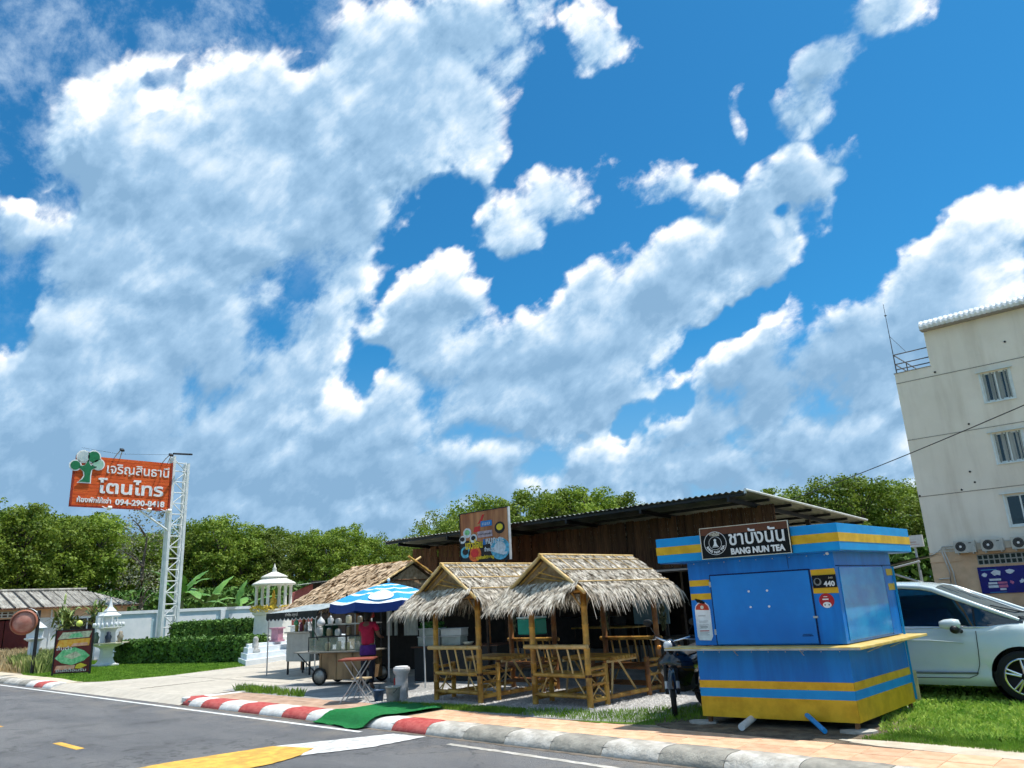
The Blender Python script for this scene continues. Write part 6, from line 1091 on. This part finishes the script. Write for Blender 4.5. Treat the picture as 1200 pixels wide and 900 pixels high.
b = MB(); b.add([(.38, 13.0, 2.62), (xr, 10.8, zr1), (-7, 13.0, 2.62)], [(0, 1, 2)]); b.add([(.6, -3, 2.58), (xr, -3, 3.65), (-7, -3, 2.58)], [(0, 1, 2)]); b.quad((xr, -3, zr1), (xr, 10.8, zr1), (-7, 13, 2.62), (-7, -3, 2.62)); b.build('rear_roof', HR_, HS); MB().tube((xr, -3, zr1 + .06), (xr, 10.8, zr1 + .06), .09, n=8).build('ridge_tile', HR_, HS); part('soffit', HT, HS, (-7, .55, -3, 8.1, 2.54, 2.555), (-7, .3, 8.11, 13, 2.54, 2.555))
# ---- orange sign on a lattice tower, face turned towards +x
SG = thing('sign_tower', 'tall white lattice tower holding an orange Thai sign with a green tree emblem', 'sign', (-31.6, 0, 0)); TW = mat('tower_white', (.62, .66, .65), .7, c2=(.76, .78, .77), scale=3, detail=8)
y0, y1 = 7.78, 8.48; TX = -.36
for x in (0, TX):
    for y in (y0, y1): b = MB(); b.bx(x - .06, x + .06, y - .06, y + .06, 0, 9.25 if y == y0 else 8.95); b.build('tower_leg', TW, SG)
k = 0; z = .2
while z < 8.6:
    z2 = z + .52
    for x in (.0,): MB().tube((x, y0 + .06, z), (x, y1 - .06, z), .028, n=5).build('lattice_bar', TW, SG); MB().tube((x, y0 + .06, z if k % 2 else z2), (x, y1 - .06, z2 if k % 2 else z), .026, n=5).build('lattice_bar', TW, SG)
    for y in (y1,): MB().tube((-.06, y, z), (TX + .06, y, z2), .024, n=5).build('lattice_bar', TW, SG)
    z = z2; k += 1
part('tower_plate', TW, SG, (TX + .06, -.06, y0 - .03, y0 + .03, 0, 9.2)); MB().tube((TX, y0, 9.0), (TX, y1, 9.0), .03, n=5).build('lattice_bar', TW, SG)
OR = mat('sign_orange', (.60, .075, .008), .7, c2=(.72, .12, .015), scale=1.2, stretch=(1, 1, 4)); ORD = mat('sign_orange_edge', (.30, .03, .01), .7)
zb0, zt0 = 6.63, 8.86; n = 14
for i in range(n):      # horizontal boards of the sign face
    za, zb_ = zb0 + (zt0 - zb0) * i / n, zb0 + (zt0 - zb0) * (i + 1) / n; part('sign_slat', OR, SG, (.02, .06, 3.42, 7.62, za + .006, zb_ - .004))
part('sign_back', ORD, SG, (-.04, .0195, 3.42, 7.66, zb0, zt0)); part('sign_frame', ORD, SG, (.0, .09, 7.621, 7.70, zb0 - .03, zt0 + .03), (.0, .09, 3.34, 3.419, zb0 - .03, zt0 - .55), (.0, .09, 3.34, 7.62, zb0 - .07, zb0 - .001)); 
ry = (pi / 2, 0, pi / 2)
def sgn_text(body, size, y, z, w, bold, m=None, x=.065): return text(body, size, m or WH, SG, (x, y, z), ry, w, bold, .02, 'sign_letter')
sgn_text('เจริญสินธานี', .60, 4.74, 8.16, 2.80, .006); sgn_text('โตนไทร', .80, 4.42, 7.24, 2.92, .020); sgn_text('ห้องพักให้เช่า', .30, 3.62, 6.78, 1.42, .008); sgn_text('094-290-8418', .36, 5.22, 6.74, 2.22, .012)
GRN = mat('emblem_green', (.005, .16, .06), .6); GRY = mat('emblem_pale', (.32, .42, .44), .4, c2=(.55, .62, .62), scale=1.5)
def dx(b, y, z, r, x0_, x1_): disc(b, (y, z), r, (x0_, x1_), axis='x', n=26); return b
for y, z, r, m_ in ((3.40, 8.38, .20, GRN), (3.70, 8.80, .24, GRY), (4.12, 8.82, .25, GRN), (4.34, 8.50, .22, mat('emblem_soft_green', (.10, .34, .20), .5, c2=(.35, .55, .45), scale=1.5))):
    q = dx(MB(), y, z, r + .055, .10, .12).build('emblem_disc_rim', WH, SG); dx(MB(), y, z, r, .1215, .135).build('emblem_disc', m_, q)
def tree_poly(g): return [(3.58 - g, 7.66 - g), (4.06 + g, 7.66 - g), (4.04 + g, 7.95), (4.06 + g, 8.22), (4.30 + g, 8.38 + g), (4.02, 8.42 + g), (3.90, 8.62 + g), (3.78, 8.42), (3.54 - g, 8.30 + g), (3.78 - g, 8.12), (3.82 - g, 7.95), (3.74 - g, 7.78)]
q = MB().prism(tree_poly(.05), .10, .12, 'x').build('emblem_trunk_rim', WH, SG); MB().prism(tree_poly(0), .1215, .135, 'x').build('emblem_trunk', GRN, q)
LMP = mat('lamp_arm', (.30, .31, .32), .5); MB().tube((.0, 8.62, 9.42), (.9, 7.35, 9.18), .05, n=6).build('lamp_bar', BSTEEL, SG)
for (y, z, up) in ((5.0, zt0, 1), (7.2, zt0, 1), (4.7, zb0, -1), (6.4, zb0, -1), (7.3, zb0, -1)):
    a = MB().path([(.05, y, z), (.55, y - .05, z + .12 * up), (1.05, y - .08, z + .22 * up)], .022, 6).build('lamp_arm', LMP if up > 0 else WH, SG); MB().path([(.05, y + .25, z), (1.0, y + .0, z + .20 * up)], .018, 6).build('lamp_arm', LMP if up > 0 else WH, SG); b = MB(); b.box((1.12, y - .06, z + .20 * up), (.22, .16, .09), ry=.5 * up); b.build('lamp_head', BSTEEL if up > 0 else WH, a, bevel=.01)
MB().tube((0, 6.35, 6.55), (0, 7.78, 5.62), .045, n=6).build('brace', TW, SG); MB().path([(.05, 3.6, 9.2), (.05, 5.2, 9.08), (.05, 7.7, 9.3)], .006, 4).build('guy_wire', BSTEEL, SG)
# ---- hedges
hedge('hedge', 'dark green clipped hedge with a rounded front on the lawn', (-28.0, 4.5, 0), 6.7, 1.3, .80, radians(17), 41, 26000, .10)
hedge('hedge', 'second clipped hedge standing higher behind the first one', (-31.0, 7.9, 0), 4.6, 1.2, 1.36, radians(38), 42, 16000, .11)
# ---- Brahma style pavilion on its stepped platform
ST = mat('step_white', (.60, .66, .70), .8, c2=(.74, .78, .80), scale=2, detail=7); IV = mat('ivory_paint', (.72, .70, .62), .7, .06); GO = mat('gold_statue', (.70, .42, .05), .35, .3, 12, metal=.5); YF = mat('yellow_garland', (.62, .46, .04), .8, .5, 25)
SP = thing('shrine_platform', 'white steps leading up to the pillared shrine', 'steps', (-19.55, 5.60, 0))
for i, (a, h) in enumerate(((0, .17), (.40, .34), (.80, .52), (1.25, .62))):
    q0 = Vector((0, 0)) + Vector((-.93, .36)) * a + Vector((-.42, .91)) * .12 * i; q1 = Vector((-2.9, 6.3)) + Vector((-.93, .36)) * a; dd = Vector((-.93, .36)) * (4.6 - a); lo = 0 if i == 0 else (.17, .34, .52)[i - 1] + .001
    MB().prism([tuple(q0), tuple(q1), tuple(q1 + dd), tuple(q0 + dd)], lo if i == 0 else lo - .0, h).build('step', ST, SP)
SH = thing('pillared_shrine', 'round white pillared shrine with a two tier roof sheltering a golden statue', 'shrine', (-23.1, 8.55, .62)); 
MB().lathe([(0, 0), (.9, 0), (.9, .12), (.76, .16), (.72, .95), (.82, 1.02), (.82, 1.10), (0, 1.10)], n=8, sm=False).build('podium', IV, SH)
MB().lathe([(0, 1.101), (.78, 1.101), (.78, 1.18), (0, 1.18)], n=24).build('floor', IV, SH)
for k in range(6): a = 2 * pi * k / 6 + .2; MB().lathe([(.085, 1.18), (.085, 1.24), (.062, 1.28), (.058, 2.0), (.085, 2.04), (.085, 2.08)], (.66 * cos(a), .66 * sin(a), 0), 12).build('column', IV, SH)
MB().lathe([(.0, 2.09), (.80, 2.09), (.86, 2.13), (.80, 2.18), (.44, 2.36), (.42, 2.38)], n=32).build('lower_roof', IV, SH); MB().lathe([(.42, 2.37), (.50, 2.38), (.52, 2.41), (.46, 2.45), (.12, 2.60), (.07, 2.62)], n=32).build('upper_roof', IV, SH); MB().lathe([(.07, 2.61), (.09, 2.66), (.06, 2.70), (.085, 2.74), (.04, 2.80), (.02, 2.90), (0, 2.94)], n=14).build('finial', IV, SH)
stt = thing('statue', 'small golden seated statue inside the pillared shrine', 'statue', (-23.1, 8.55, 1.80)); MB().lathe([(0, 0), (.17, 0), (.20, .06), (.15, .10), (.13, .16), (.11, .28), (.12, .38), (.06, .43), (.045, .46), (.07, .50), (.075, .56), (.05, .62), (.03, .70), (0, .76)], n=14).build('figure', GO, stt); MB().path([(-.12, 0, .38), (-.20, .02, .30), (-.14, -.08, .20), (0, -.10, .20), (.14, -.08, .20), (.20, .02, .30), (.12, 0, .38)], .03, 8).build('arms', GO, stt)
for i, (x, y, z, r, lb) in enumerate(((-22.5, 8.0, 1.74, .16, 'yellow flower garland at the foot of the golden statue'), (-22.9, 7.75, 1.74, .18, 'left heap of yellow flowers on the shrine podium'), (-22.3, 8.6, 1.74, .14, 'right heap of yellow flowers on the shrine podium'))): o = leaf_box('garland', -r, r, -r, r, 0, r * .9, YF, 240, .07, 80 + i); o.location = (x, y, z); tag(o, lb, 'garland')
TB = mat('altar_white', (.62, .62, .60), .7)
for i, (x, y, w, h, m_, lb) in enumerate(((-20.9, 8.35, .55, .55, TB, 'small white altar table in front of the pillared shrine'), (-21.9, 9.4, .5, .62, TB, 'white pedestal at the right of the pillared shrine'), (-21.6, 7.9, .42, .50, mat('altar_pink', (.45, .22, .28), .7), 'pinkish offering stand beside the shrine podium'))):
    t = thing('altar', lb, 'altar', (x, y, .62), .4); part('top', m_, t, (-w / 2, w / 2, -w / 2, w / 2, h - .05, h), bevel=.01); part('body', m_, t, (-w * .36, w * .36, -w * .36, w * .36, .06, h - .051)); part('plinth', m_, t, (-w * .48, w * .48, -w * .48, w * .48, 0, .059))
for i, (x, y) in enumerate(((-20.6, 6.5), (-21.5, 10.2))): t = thing('stone_lion', ('pale stone guardian figure left of the shrine steps', 'pale stone guardian figure right of the shrine steps')[i], 'statue', (x, y, .35)); MB().lathe([(0, 0), (.16, 0), (.17, .08), (.10, .12), (.12, .28), (.08, .36), (.10, .44), (.06, .52), (0, .54)], n=12).build('figure', mat('stone_pale', (.42, .42, .40), .8, .3, 9), t)
# ---- spirit house by the lawn
SPH = thing('spirit_house', 'small white spirit house on a flared pedestal beside the hedge', 'spirit house', (-27.3, 3.95, 0), radians(-45)); WT = mat('stucco_white', (.70, .72, .73), .7, .06, 5)
MB().lathe([(0, 0), (.52, 0), (.52, .08), (.40, .10), (.34, .16), (.26, .30), (.24, .60), (.30, .68), (.55, .76), (.62, .78), (.62, .82), (0, .82)], n=4, sm=False).build('pedestal', WT, SPH); part('lower_deck', mat('deck_cream', (.62, .58, .42), .7), SPH, (-.60, .60, -.60, .60, .821, .86))
MB().lathe([(0, .861), (.30, .861), (.28, 1.25), (.34, 1.36), (.56, 1.40), (.56, 1.44), (0, 1.44)], n=4, sm=False).build('upper_pedestal', WT, SPH)
for sx in (-1, 1):
    for sy in (-1, 1): MB().tube((sx * .20, sy * .20, 1.44), (sx * .20, sy * .20, 1.82), .035, n=8).build('column', WT, SPH)
part('chamber', WT, SPH, (-.13, .13, -.13, .13, 1.441, 1.80)); MB().lathe([(0, 1.82), (.44, 1.80), (.46, 1.86), (.22, 2.00), (.26, 2.02), (.10, 2.18), (.05, 2.34), (.02, 2.50), (0, 2.56)], n=4, sm=False).build('roof', WT, SPH)
b = MB()
for k in range(20): a = 2 * pi * k / 20; r_ = .52; MB().lathe([(0, 0), (.04, .02), (.045, .09), (.03, .15), (0, .17)], (r_ * cos(a), r_ * sin(a), 1.44), 6).build('finial', WT, SPH)
for i, (x, y, z, cc, lb) in enumerate(((-26.95, 3.85, .861, (.02, .035, .06), 'dark elephant figurine on the spirit house lower deck'), (-27.2, 3.5, .861, (.10, .14, .10), 'greenish figurine at the left edge of the spirit house deck'), (-26.85, 4.25, .861, (.30, .26, .20), 'brown figurine at the right edge of the spirit house deck'))): o = MB().lathe([(0, 0), (.09, 0), (.10, .12), (.13, .22), (.07, .30), (.08, .38), (0, .42)], n=8).build('figurine', mat('figurine_%d' % i, cc, .6)); o.location = (x, y, z); tag(o, lb, 'figurine')
t2 = thing('spirit_house', 'white spirit house roof and pedestal at the far left edge of the picture', 'spirit house', (-31.3, 2.55, 0), radians(-45)); MB().lathe([(0, 0), (.40, 0), (.40, .1), (.22, .2), (.22, 1.0), (.42, 1.1), (.42, 1.15), (0, 1.15)], n=4, sm=False).build('pedestal', WT, t2); part('chamber', WT, t2, (-.22, .22, -.22, .22, 1.151, 1.5)); MB().lathe([(0, 1.5), (.46, 1.48), (.48, 1.53), (.12, 1.80), (0, 1.95)], n=4, sm=False).build('roof', WT, t2)
t3 = thing('bollard_post', 'short black wooden post in the weeds left of the menu board', 'post', (-28.4, 2.75, 0)); MB().tube((0, 0, 0), (0, 0, .85), .09, .08, 8).build('shaft', BSTEEL, t3)
# ---- convex traffic mirror seen from behind, on a black post
MR = thing('traffic_mirror', 'round orange backed traffic mirror with white hood on a black post', 'mirror', (-26.55, 1.28, 0), radians(68)); MB().tube((0, 0, 0), (0, .05, 2.15), .058, n=12).build('post', BSTEEL, MR)
MB().lathe([(0, -.10), (.18, -.09), (.32, -.05), (.40, 0), (.40, .02), (0, .03)], (-.42, -.05, 1.76), 28, axis='y').build('mirror_back', mat('mirror_orange', (.40, .13, .09), .6, c2=(.55, .26, .20), scale=3), MR); MB().lathe([(.38, -.09), (.43, -.06), (.43, .05), (.38, .05)], (-.42, -.05, 1.76), 28, axis='y').build('rim', mat('rim_rust', (.34, .12, .07), .6), MR)
b = MB(); b.grid([[(-.42 + .45 * cos(a), y, 1.78 + .45 * sin(a)) for a in [radians(10 + 140 * k / 14) for k in range(15)]] for y in (-.05, .30)]); b.grid([[(-.42 + .465 * cos(a), y, 1.78 + .465 * sin(a)) for a in [radians(10 + 140 * k / 14) for k in range(15)]] for y in (-.05, .30)]); b.build('hood', WT, MR); MB().tube((-.42, -.05, 1.72), (0, .04, 1.66), .022, n=6).build('clamp', BSTEEL, MR); part('clamp', BSTEEL, MR, (-.48, -.36, -.13, -.08, 1.62, 1.86))
# ---- menu board on a stand
mx, my = -23.62, 1.60
MN = thing('menu_stand', 'upright dark red menu stand with food photographs on the lawn corner', 'menu board', (mx, my, 0), radians(42)); MBK = mat('menu_maroon', (.12, .015, .012), .6, .3, 5); part('panel', MBK, MN, (-.60, .60, 0, .03, .10, 1.42)); part('frame', BSTEEL, MN, (-.64, -.601, -.02, .05, 0, 1.45), (.601, .64, -.02, .05, 0, 1.45), (-.60, .60, -.02, .05, 1.421, 1.45), (-.60, .60, -.02, .05, .07, .099))
def mp_(pts, m_, y=-.004): b = MB(); b.prism(pts, y - .003, y, 'y'); return b.build('food_print', m_, MN)
FO = mat('food_orange', (.75, .30, .02), .6, c2=(.80, .50, .08), scale=9); FG = mat('food_green', (.08, .42, .16), .6, c2=(.30, .68, .36), scale=8); FP = mat('food_pink', (.62, .26, .16), .6, c2=(.75, .45, .32), scale=9); FC = mat('food_cream', (.50, .52, .36), .6, .35, 10)
mp_([(-.58, .88), (.52, .92), (.55, 1.15), (-.50, 1.12)], FO); mp_([(-.56, 1.14), (.50, 1.18), (.58, 1.38), (-.40, 1.36)], FC); mp_([(-.2, 1.18), (.3, 1.2), (.2, 1.34), (-.1, 1.3)], FG, -.0075); mp_([(-.1, .90), (.5, .93), (.45, 1.02), (0, 1.0)], FP, -.0075)
mp_([(-.58, .55), (-.35, .40), (.0, .32), (.4, .45), (.58, .60), (.38, .76), (.05, .88), (-.35, .80)], FG); mp_([(-.3, .6), (0, .5), (.3, .62), (.1, .75)], FC, -.0075); mp_([(-.55, .18), (.10, .20), (.12, .32), (-.5, .32)], FP); mp_([(.12, .22), (.30, .20), (.52, .30), (.30, .38), (.16, .32)], mat('arrow_yellow', (.78, .60, .04), .6)); text('ยินดีต้อนรับ', .12, WH, MN, (-.5, -.008, .12), width=1.0)
text('ส้มตำ', .16, WH, MN, (-.55, -.012, .80), width=.5)
bl = MB().lathe([(0, -.10), (.08, -.07), (.11, 0), (.08, .08), (0, .12)], n=12).build('balloon', mat('balloon_yellow', (.60, .66, .12), .4)); bl.location = (-23.75, 1.75, 1.62); tag(bl, 'yellow green balloon just above the menu stand', 'balloon'); 
# ---- small outbuildings behind the hut
ob = thing('outbuilding', 'dark shed with brick red end wall and pale roof left of the thatched hut', 'shed', (-33.9, 15.3, 0)); part('end_wall', mat('brick_red', (.30, .09, .08), .85, .15, 8), ob, (.2, .4, .2, 1.6, 0, 2.6)); b = MB(); b.prism([(.2, 2.6), (1.6, 2.6), (1.6, 3.15)], .2, .4, 'x'); b.build('end_gable', MC['brick_red'], ob); part('side_wall', DARK, ob, (.2, .4, 1.601, 6.0, 0, 3.3)); b = MB(); b.grid([[(-.2, .6, 3.02), (-.2, 6.2, 3.55)], [(.8, .6, 3.02), (.8, 6.2, 3.55)]], False); b.grid([[(-.2, .6, 3.09), (-.2, 6.2, 3.62)], [(.8, .6, 3.09), (.8, 6.2, 3.62)]], False); b.build('roof', mat('shed_roof_pale', (.42, .44, .40), .7), ob)
# ---------------------------------------------------------------- trees: rubber plantation, banana plants, shrubs
LF = mat('tree_leaf', (.085, .155, .012), .6, c2=(.27, .36, .045), scale=.7, rnd=.28, spec=.3, detail=4, thin=.35); BRK = mat('bark', (.10, .085, .065), .95, .3, 3); LFD = mat('tree_leaf_dull', (.14, .16, .09), .8, c2=(.26, .27, .18), scale=.5)
def tree_meshes(seed, H=11.5, R=3.4, base=.30, nclump=150, leaf=.26, per=46, m=LF, flat=1.0):
    g = np.random.default_rng(seed); r = random.Random(seed)
    tr = MB(); tr.path([(0, 0, -.2), (.08, .05, H * .25), (-.05, .10, H * .5), (.1, 0, H * .75)], .2, 8, [.22, .17, .12, .06])
    C = []
    for i in range(nclump):
        t = g.uniform(0, 1) ** .8; z = H * (base + (1 - base) * t); rad = R * sqrt(max(.02, 1 - (abs(t - .38) / .66) ** 2.2)); a = g.uniform(0, 2 * pi); q = g.uniform(.35, 1.0) ** .5; lob = 1 + .22 * sin(3 * a + seed) + .12 * sin(5 * a + 2 * seed)
        C.append((q * rad * lob * cos(a), q * rad * lob * sin(a), z + g.normal(0, .2)))
    C = np.array(C)
    for i in range(0, nclump, 9):
        x, y, z = C[i]; tr.path([(0, 0, max(H * .2, z - R * .7)), (x * .5, y * .5, z - R * .25), (x * .92, y * .92, z)], .05, 5, [.09, .05, .02])
    n = nclump * per; ci = np.repeat(np.arange(nclump), per); s = .55 + .25 * g.random(nclump); D = g.normal(0, 1, (n, 3)); D /= np.linalg.norm(D, axis=1)[:, None]; P = C[ci] + D * (s[ci] * g.uniform(.5, 1.05, n) * [1.0])[:, None] * np.array([1.15, 1.15, .75])
    nn = D * .7 + g.normal(0, .6, (n, 3)) + [0, 0, .5]; nn /= np.linalg.norm(nn, axis=1)[:, None]; rr = g.normal(0, 1, (n, 3)); a = np.cross(nn, rr); a /= np.linalg.norm(a, axis=1)[:, None]; b = np.cross(nn, a); S = leaf * g.uniform(.55, 1.35, n)[:, None]
    V = np.stack([P - a * S * .55, P + b * S * .34, P + a * S * .55, P - b * S * .34], 1)
    return tr.mesh('trunk', BRK), fast_mesh('crown', V, np.arange(n * 4), m)
TM = [tree_meshes(s) for s in (1, 2, 3, 4)]; TS = [tree_meshes(s, 9.5, 2.6, .25, 110, .20, 46) for s in (5, 6)]
NT = 0; R3 = random.Random(5)
LF2 = mat('tree_leaf_pale', (.13, .19, .03), .6, c2=(.33, .40, .09), scale=.8, rnd=.2, spec=.3, thin=.35); TD = tree_meshes(9, 11.5, 2.9, .34, 105, .22, 40, LF2)
def tree(x, y, h, label, group, var=None, wide=1.0):
    global NT
    v = (TM + TS + [TD])[R3.choice((0, 1, 2, 3, 4, 5, 0, 1, 2, 6))] if var is None else var; NT += 1; H0 = 11.5 if (v in TM or v is TD) else 9.5; k = h / H0
    t = thing('plantation_tree', label, 'tree', (x, y, 0), random.uniform(0, 6.28), group); t.scale = (k * wide, k * wide, k)
    mobj('trunk', v[0], t); mobj('crown', v[1], t); return t
CAMX, CAMY = 5.241, -7.577
def polar(az, d): a = radians(az + 42.69); return CAMX - d * sin(a), CAMY + d * cos(a)      # az: degrees left of the camera axis
GL = 'green plantation trees standing in rows behind the white wall and the bungalow'; GM = 'leafy trees rising behind the long corrugated restaurant roof'; GR_ = 'leafy trees between the restaurant roof and the cream building'
def rows(az0, az1, n, d0, d1, h, label, group, depth=3, step=5.5):
    for j in range(depth):
        lab2 = label if isinstance(label, str) else label[-1]
        for i in range(n):
            u = (i + .5 * (j % 2)) / n; az = az0 + (az1 - az0) * u; d = d0 + (d1 - d0) * u + j * step + R3.uniform(-1.2, 1.2); x, y = polar(az, d); hh = h(u) * R3.uniform(.88, 1.10) * (1 + .03 * j)
            tree(x, y, hh, label[i] if (j == 0 and not isinstance(label, str)) else lab2, group)
rows(37.5, 18.5, 13, 66, 80, lambda u: 9.7 - .2 * u, ['plantation tree just outside the left edge, before its row', 'plantation tree cut by the left picture edge', 'tall plantation tree above the left end of the bungalow roof', 'front row tree rising over the ribbed part of the bungalow roof', 'front row tree over the middle of the bungalow roof', 'front row tree behind the spiky shrubs and bungalow ridge end', 'front row tree below the green tree emblem of the orange sign', 'front row tree below the middle of the orange sign', 'front row tree just left of the lattice tower', 'front row tree directly behind the lattice tower', 'front row tree behind the tallest banana plant', 'front row tree between the banana plants and the pillared shrine', 'front row tree left above the pillared shrine roof', 'tree of the rear plantation rows, seen only above the front row'], GL, 3)
rows(19, 7.5, 9, 80, 92, lambda u: 9.4 - .2 * u, ['plantation tree just right of the pillared shrine finial', 'distant tree above the brick red shed wall', 'distant tree above the pale shed roof', 'distant tree over the left slope of the thatched hut', 'distant tree over the middle of the thatched hut roof', 'distant tree behind the crossed ridge poles of the hut', 'distant tree below the left tip of the corrugated roof', 'distant tree hidden mostly by the left end of the restaurant roof', 'distant tree where the plantation disappears behind the restaurant', 'tree of the far rear row behind the shrine and thatched hut'], GL + ', far end', 2)
rows(7.0, -11.5, 9, 52, 60, lambda u: 7.3 + 1.3 * sin(u * 3.1), ['low tree left of the square billboard above the roof', 'tree crown directly left of the billboard edge', 'leafy tree right behind the square billboard', 'tall leafy tree just right of the billboard', 'leafy tree above the first gazebo roof peak', 'leafy tree above the second gazebo roof', 'leafy tree above the right slope of the second gazebo', 'low tree above the roof left of the kiosk sign', 'low tree behind the highest corner of the corrugated roof', 'tree of the rear row above the restaurant roof'], GM, 2)
rows(-19, -31, 7, 60, 60, lambda u: 8.6 - .9 * u, ['bushy tree at the right end of the corrugated roof', 'bushy tree above the kiosk sign board', 'bushy tree above the kiosk fascia corner', 'bushy tree above the right end of the kiosk fascia', 'bushy tree behind the white box sign', 'bushy tree touching the left edge of the cream building', 'tree hidden behind the cream building corner', 'tree of the rear row between kiosk and cream building'], GR_, 2)
# undergrowth closing the view below the crowns, shade put into its darker leaves
def bank(az0, az1, d, h, name, label, seed, leafm=None):
    g = np.random.default_rng(seed); n = 22000; az = np.radians(g.uniform(az0, az1, n) + 42.69); dd = d + g.normal(0, 1.2, n); z = h * g.uniform(0, 1, n) ** .8; P = np.stack([CAMX - dd * np.sin(az), CAMY + dd * np.cos(az), z], 1); a = g.normal(0, .11, (n, 3)); b = g.normal(0, .11, (n, 3))
    tag(mobj(name, fast_mesh(name, np.stack([P - a, P + b, P + a, P - b], 1), np.arange(n * 4), leafm or HDG)), label, 'undergrowth', kind='stuff')
bank(17, 38, 69, 3.8, 'undergrowth', 'dark undergrowth below the plantation trees', 91); bank(5, 19, 74, 4.2, 'undergrowth', 'shaded undergrowth behind the shrine', 92); bank(-34, -16, 54, 4.0, 'undergrowth', 'undergrowth below the trees beside the cream building', 93)
# pale half-bare tree behind the sign tower
dv = tree_meshes(21, 9.6, 1.6, .12, 70, .16, 22, LFD)
x, y = polar(26.1, 56); t = tree(x, y, 9.0, 'pale greyish half bare tree behind the sign tower', None, dv, 1.0)
# banana plants
BL_ = mat('banana_leaf', (.055, .17, .015), .5, c2=(.16, .33, .05), scale=1.5, stretch=(1, 1, 1), spec=.5); BS_ = mat('banana_stem', (.16, .18, .07), .8, .2, 4)
def banana_leaf(L, Wd, az, el, droop, seed, parent, z0):
    r = random.Random(seed); b = MB(); n = 14; mid = []; p = Vector((0, 0, z0)); d = Vector((cos(az) * cos(el), sin(az) * cos(el), sin(el)))
    for i in range(n + 1): mid.append(p.copy()); p = p + d * (L / n); d = (d + Vector((0, 0, -droop / n))).normalized()
    side = Vector((-sin(az), cos(az), 0)); rows_ = []
    for i, q in enumerate(mid):
        t = i / n; w = Wd * (max(0, sin(pi * min(1, max(0, (t - .12) / .88)) ** .8))) ** .6 * (1 if r.random() > .18 else .55); dz = -.25 * w; rows_.append([q - side * w + Vector((0, 0, dz + r.uniform(-.03, .03))), q, q + side * w + Vector((0, 0, dz + r.uniform(-.03, .03)))])
    b.grid(rows_); b.path([m_ - Vector((0, 0, .012)) for m_ in mid], .02, 5, [.035 - .028 * i / n for i in range(n + 1)]); return b.build('leaf', BL_, parent)
for i, (az_, d_, h_, nl, lb) in enumerate(((23.6, 46.5, 2.5, 9, 'tall banana plant with broad upright leaves right of the sign tower'), (26.9, 47, 1.3, 7, 'banana plant with arching leaves left of the sign tower'), (20.2, 46, 1.5, 8, 'lower banana plant spreading its leaves left of the pillared shrine'), (21.9, 48.5, 2.0, 7, 'banana plant between its two neighbours behind the second hedge'))):
    x, y = polar(az_, d_); t = thing('banana_plant', lb, 'banana plant', (x, y, 0)); MB().path([(0, 0, 0), (.05, 0, h_ * .5), (0, .05, h_)], .14, 10, [.17, .14, .09]).build('stem', BS_, t); r = random.Random(i)
    for k in range(nl): banana_leaf(r.uniform(1.9, 2.9), r.uniform(.26, .36), k * 2.4 + r.uniform(-.3, .3), radians(r.uniform(25, 82)), r.uniform(.9, 2.2), i * 20 + k, t, h_)
# two spiky dracaena shrubs before the bungalow
for i, (x, y, h_) in enumerate(((-40.0, 6.3, 1.75), (-39.0, 7.6, 1.85))):
    t = thing('dracaena', ('left one of two spiky leaved shrubs before the bungalow', 'right one of two spiky leaved shrubs, beside the spirit house roof')[i], 'shrub', (x, y, 0)); MB().path([(0, 0, 0), (.04, 0, .8), (0, 0, h_)], .06, 8).build('trunk', BRK, t)
    g = np.random.default_rng(200 + i); n = 130; az = g.uniform(0, 6.28, n); el = g.uniform(-.35, 1.4, n); L = g.uniform(.6, 1.0, n); d = np.stack([np.cos(az) * np.cos(el), np.sin(az) * np.cos(el), np.sin(el)], 1); P = np.array([0, 0, h_]) + g.normal(0, .22, (n, 3)) * [1, 1, 1.2]; s = np.stack([-np.sin(az), np.cos(az), 0 * az], 1) * .055; M_ = P + d * (L * .55)[:, None]; E_ = P + d * L[:, None] + np.array([0, 0, -.22]) * L[:, None]
    V = np.stack([P - s, P + s, M_ + s, M_ - s, E_ + s * .15, E_ - s * .15], 1); b_ = np.arange(n)[:, None] * 6; o = mobj('foliage', fast_mesh('foliage', V, np.stack([b_ + np.array([0, 1, 2, 3]), b_ + np.array([3, 2, 4, 5])], 1).reshape(-1, 4), mat('dracaena_leaf', (.05, .10, .015), .5, c2=(.28, .34, .09), scale=3)), t); o['kind'] = 'stuff'
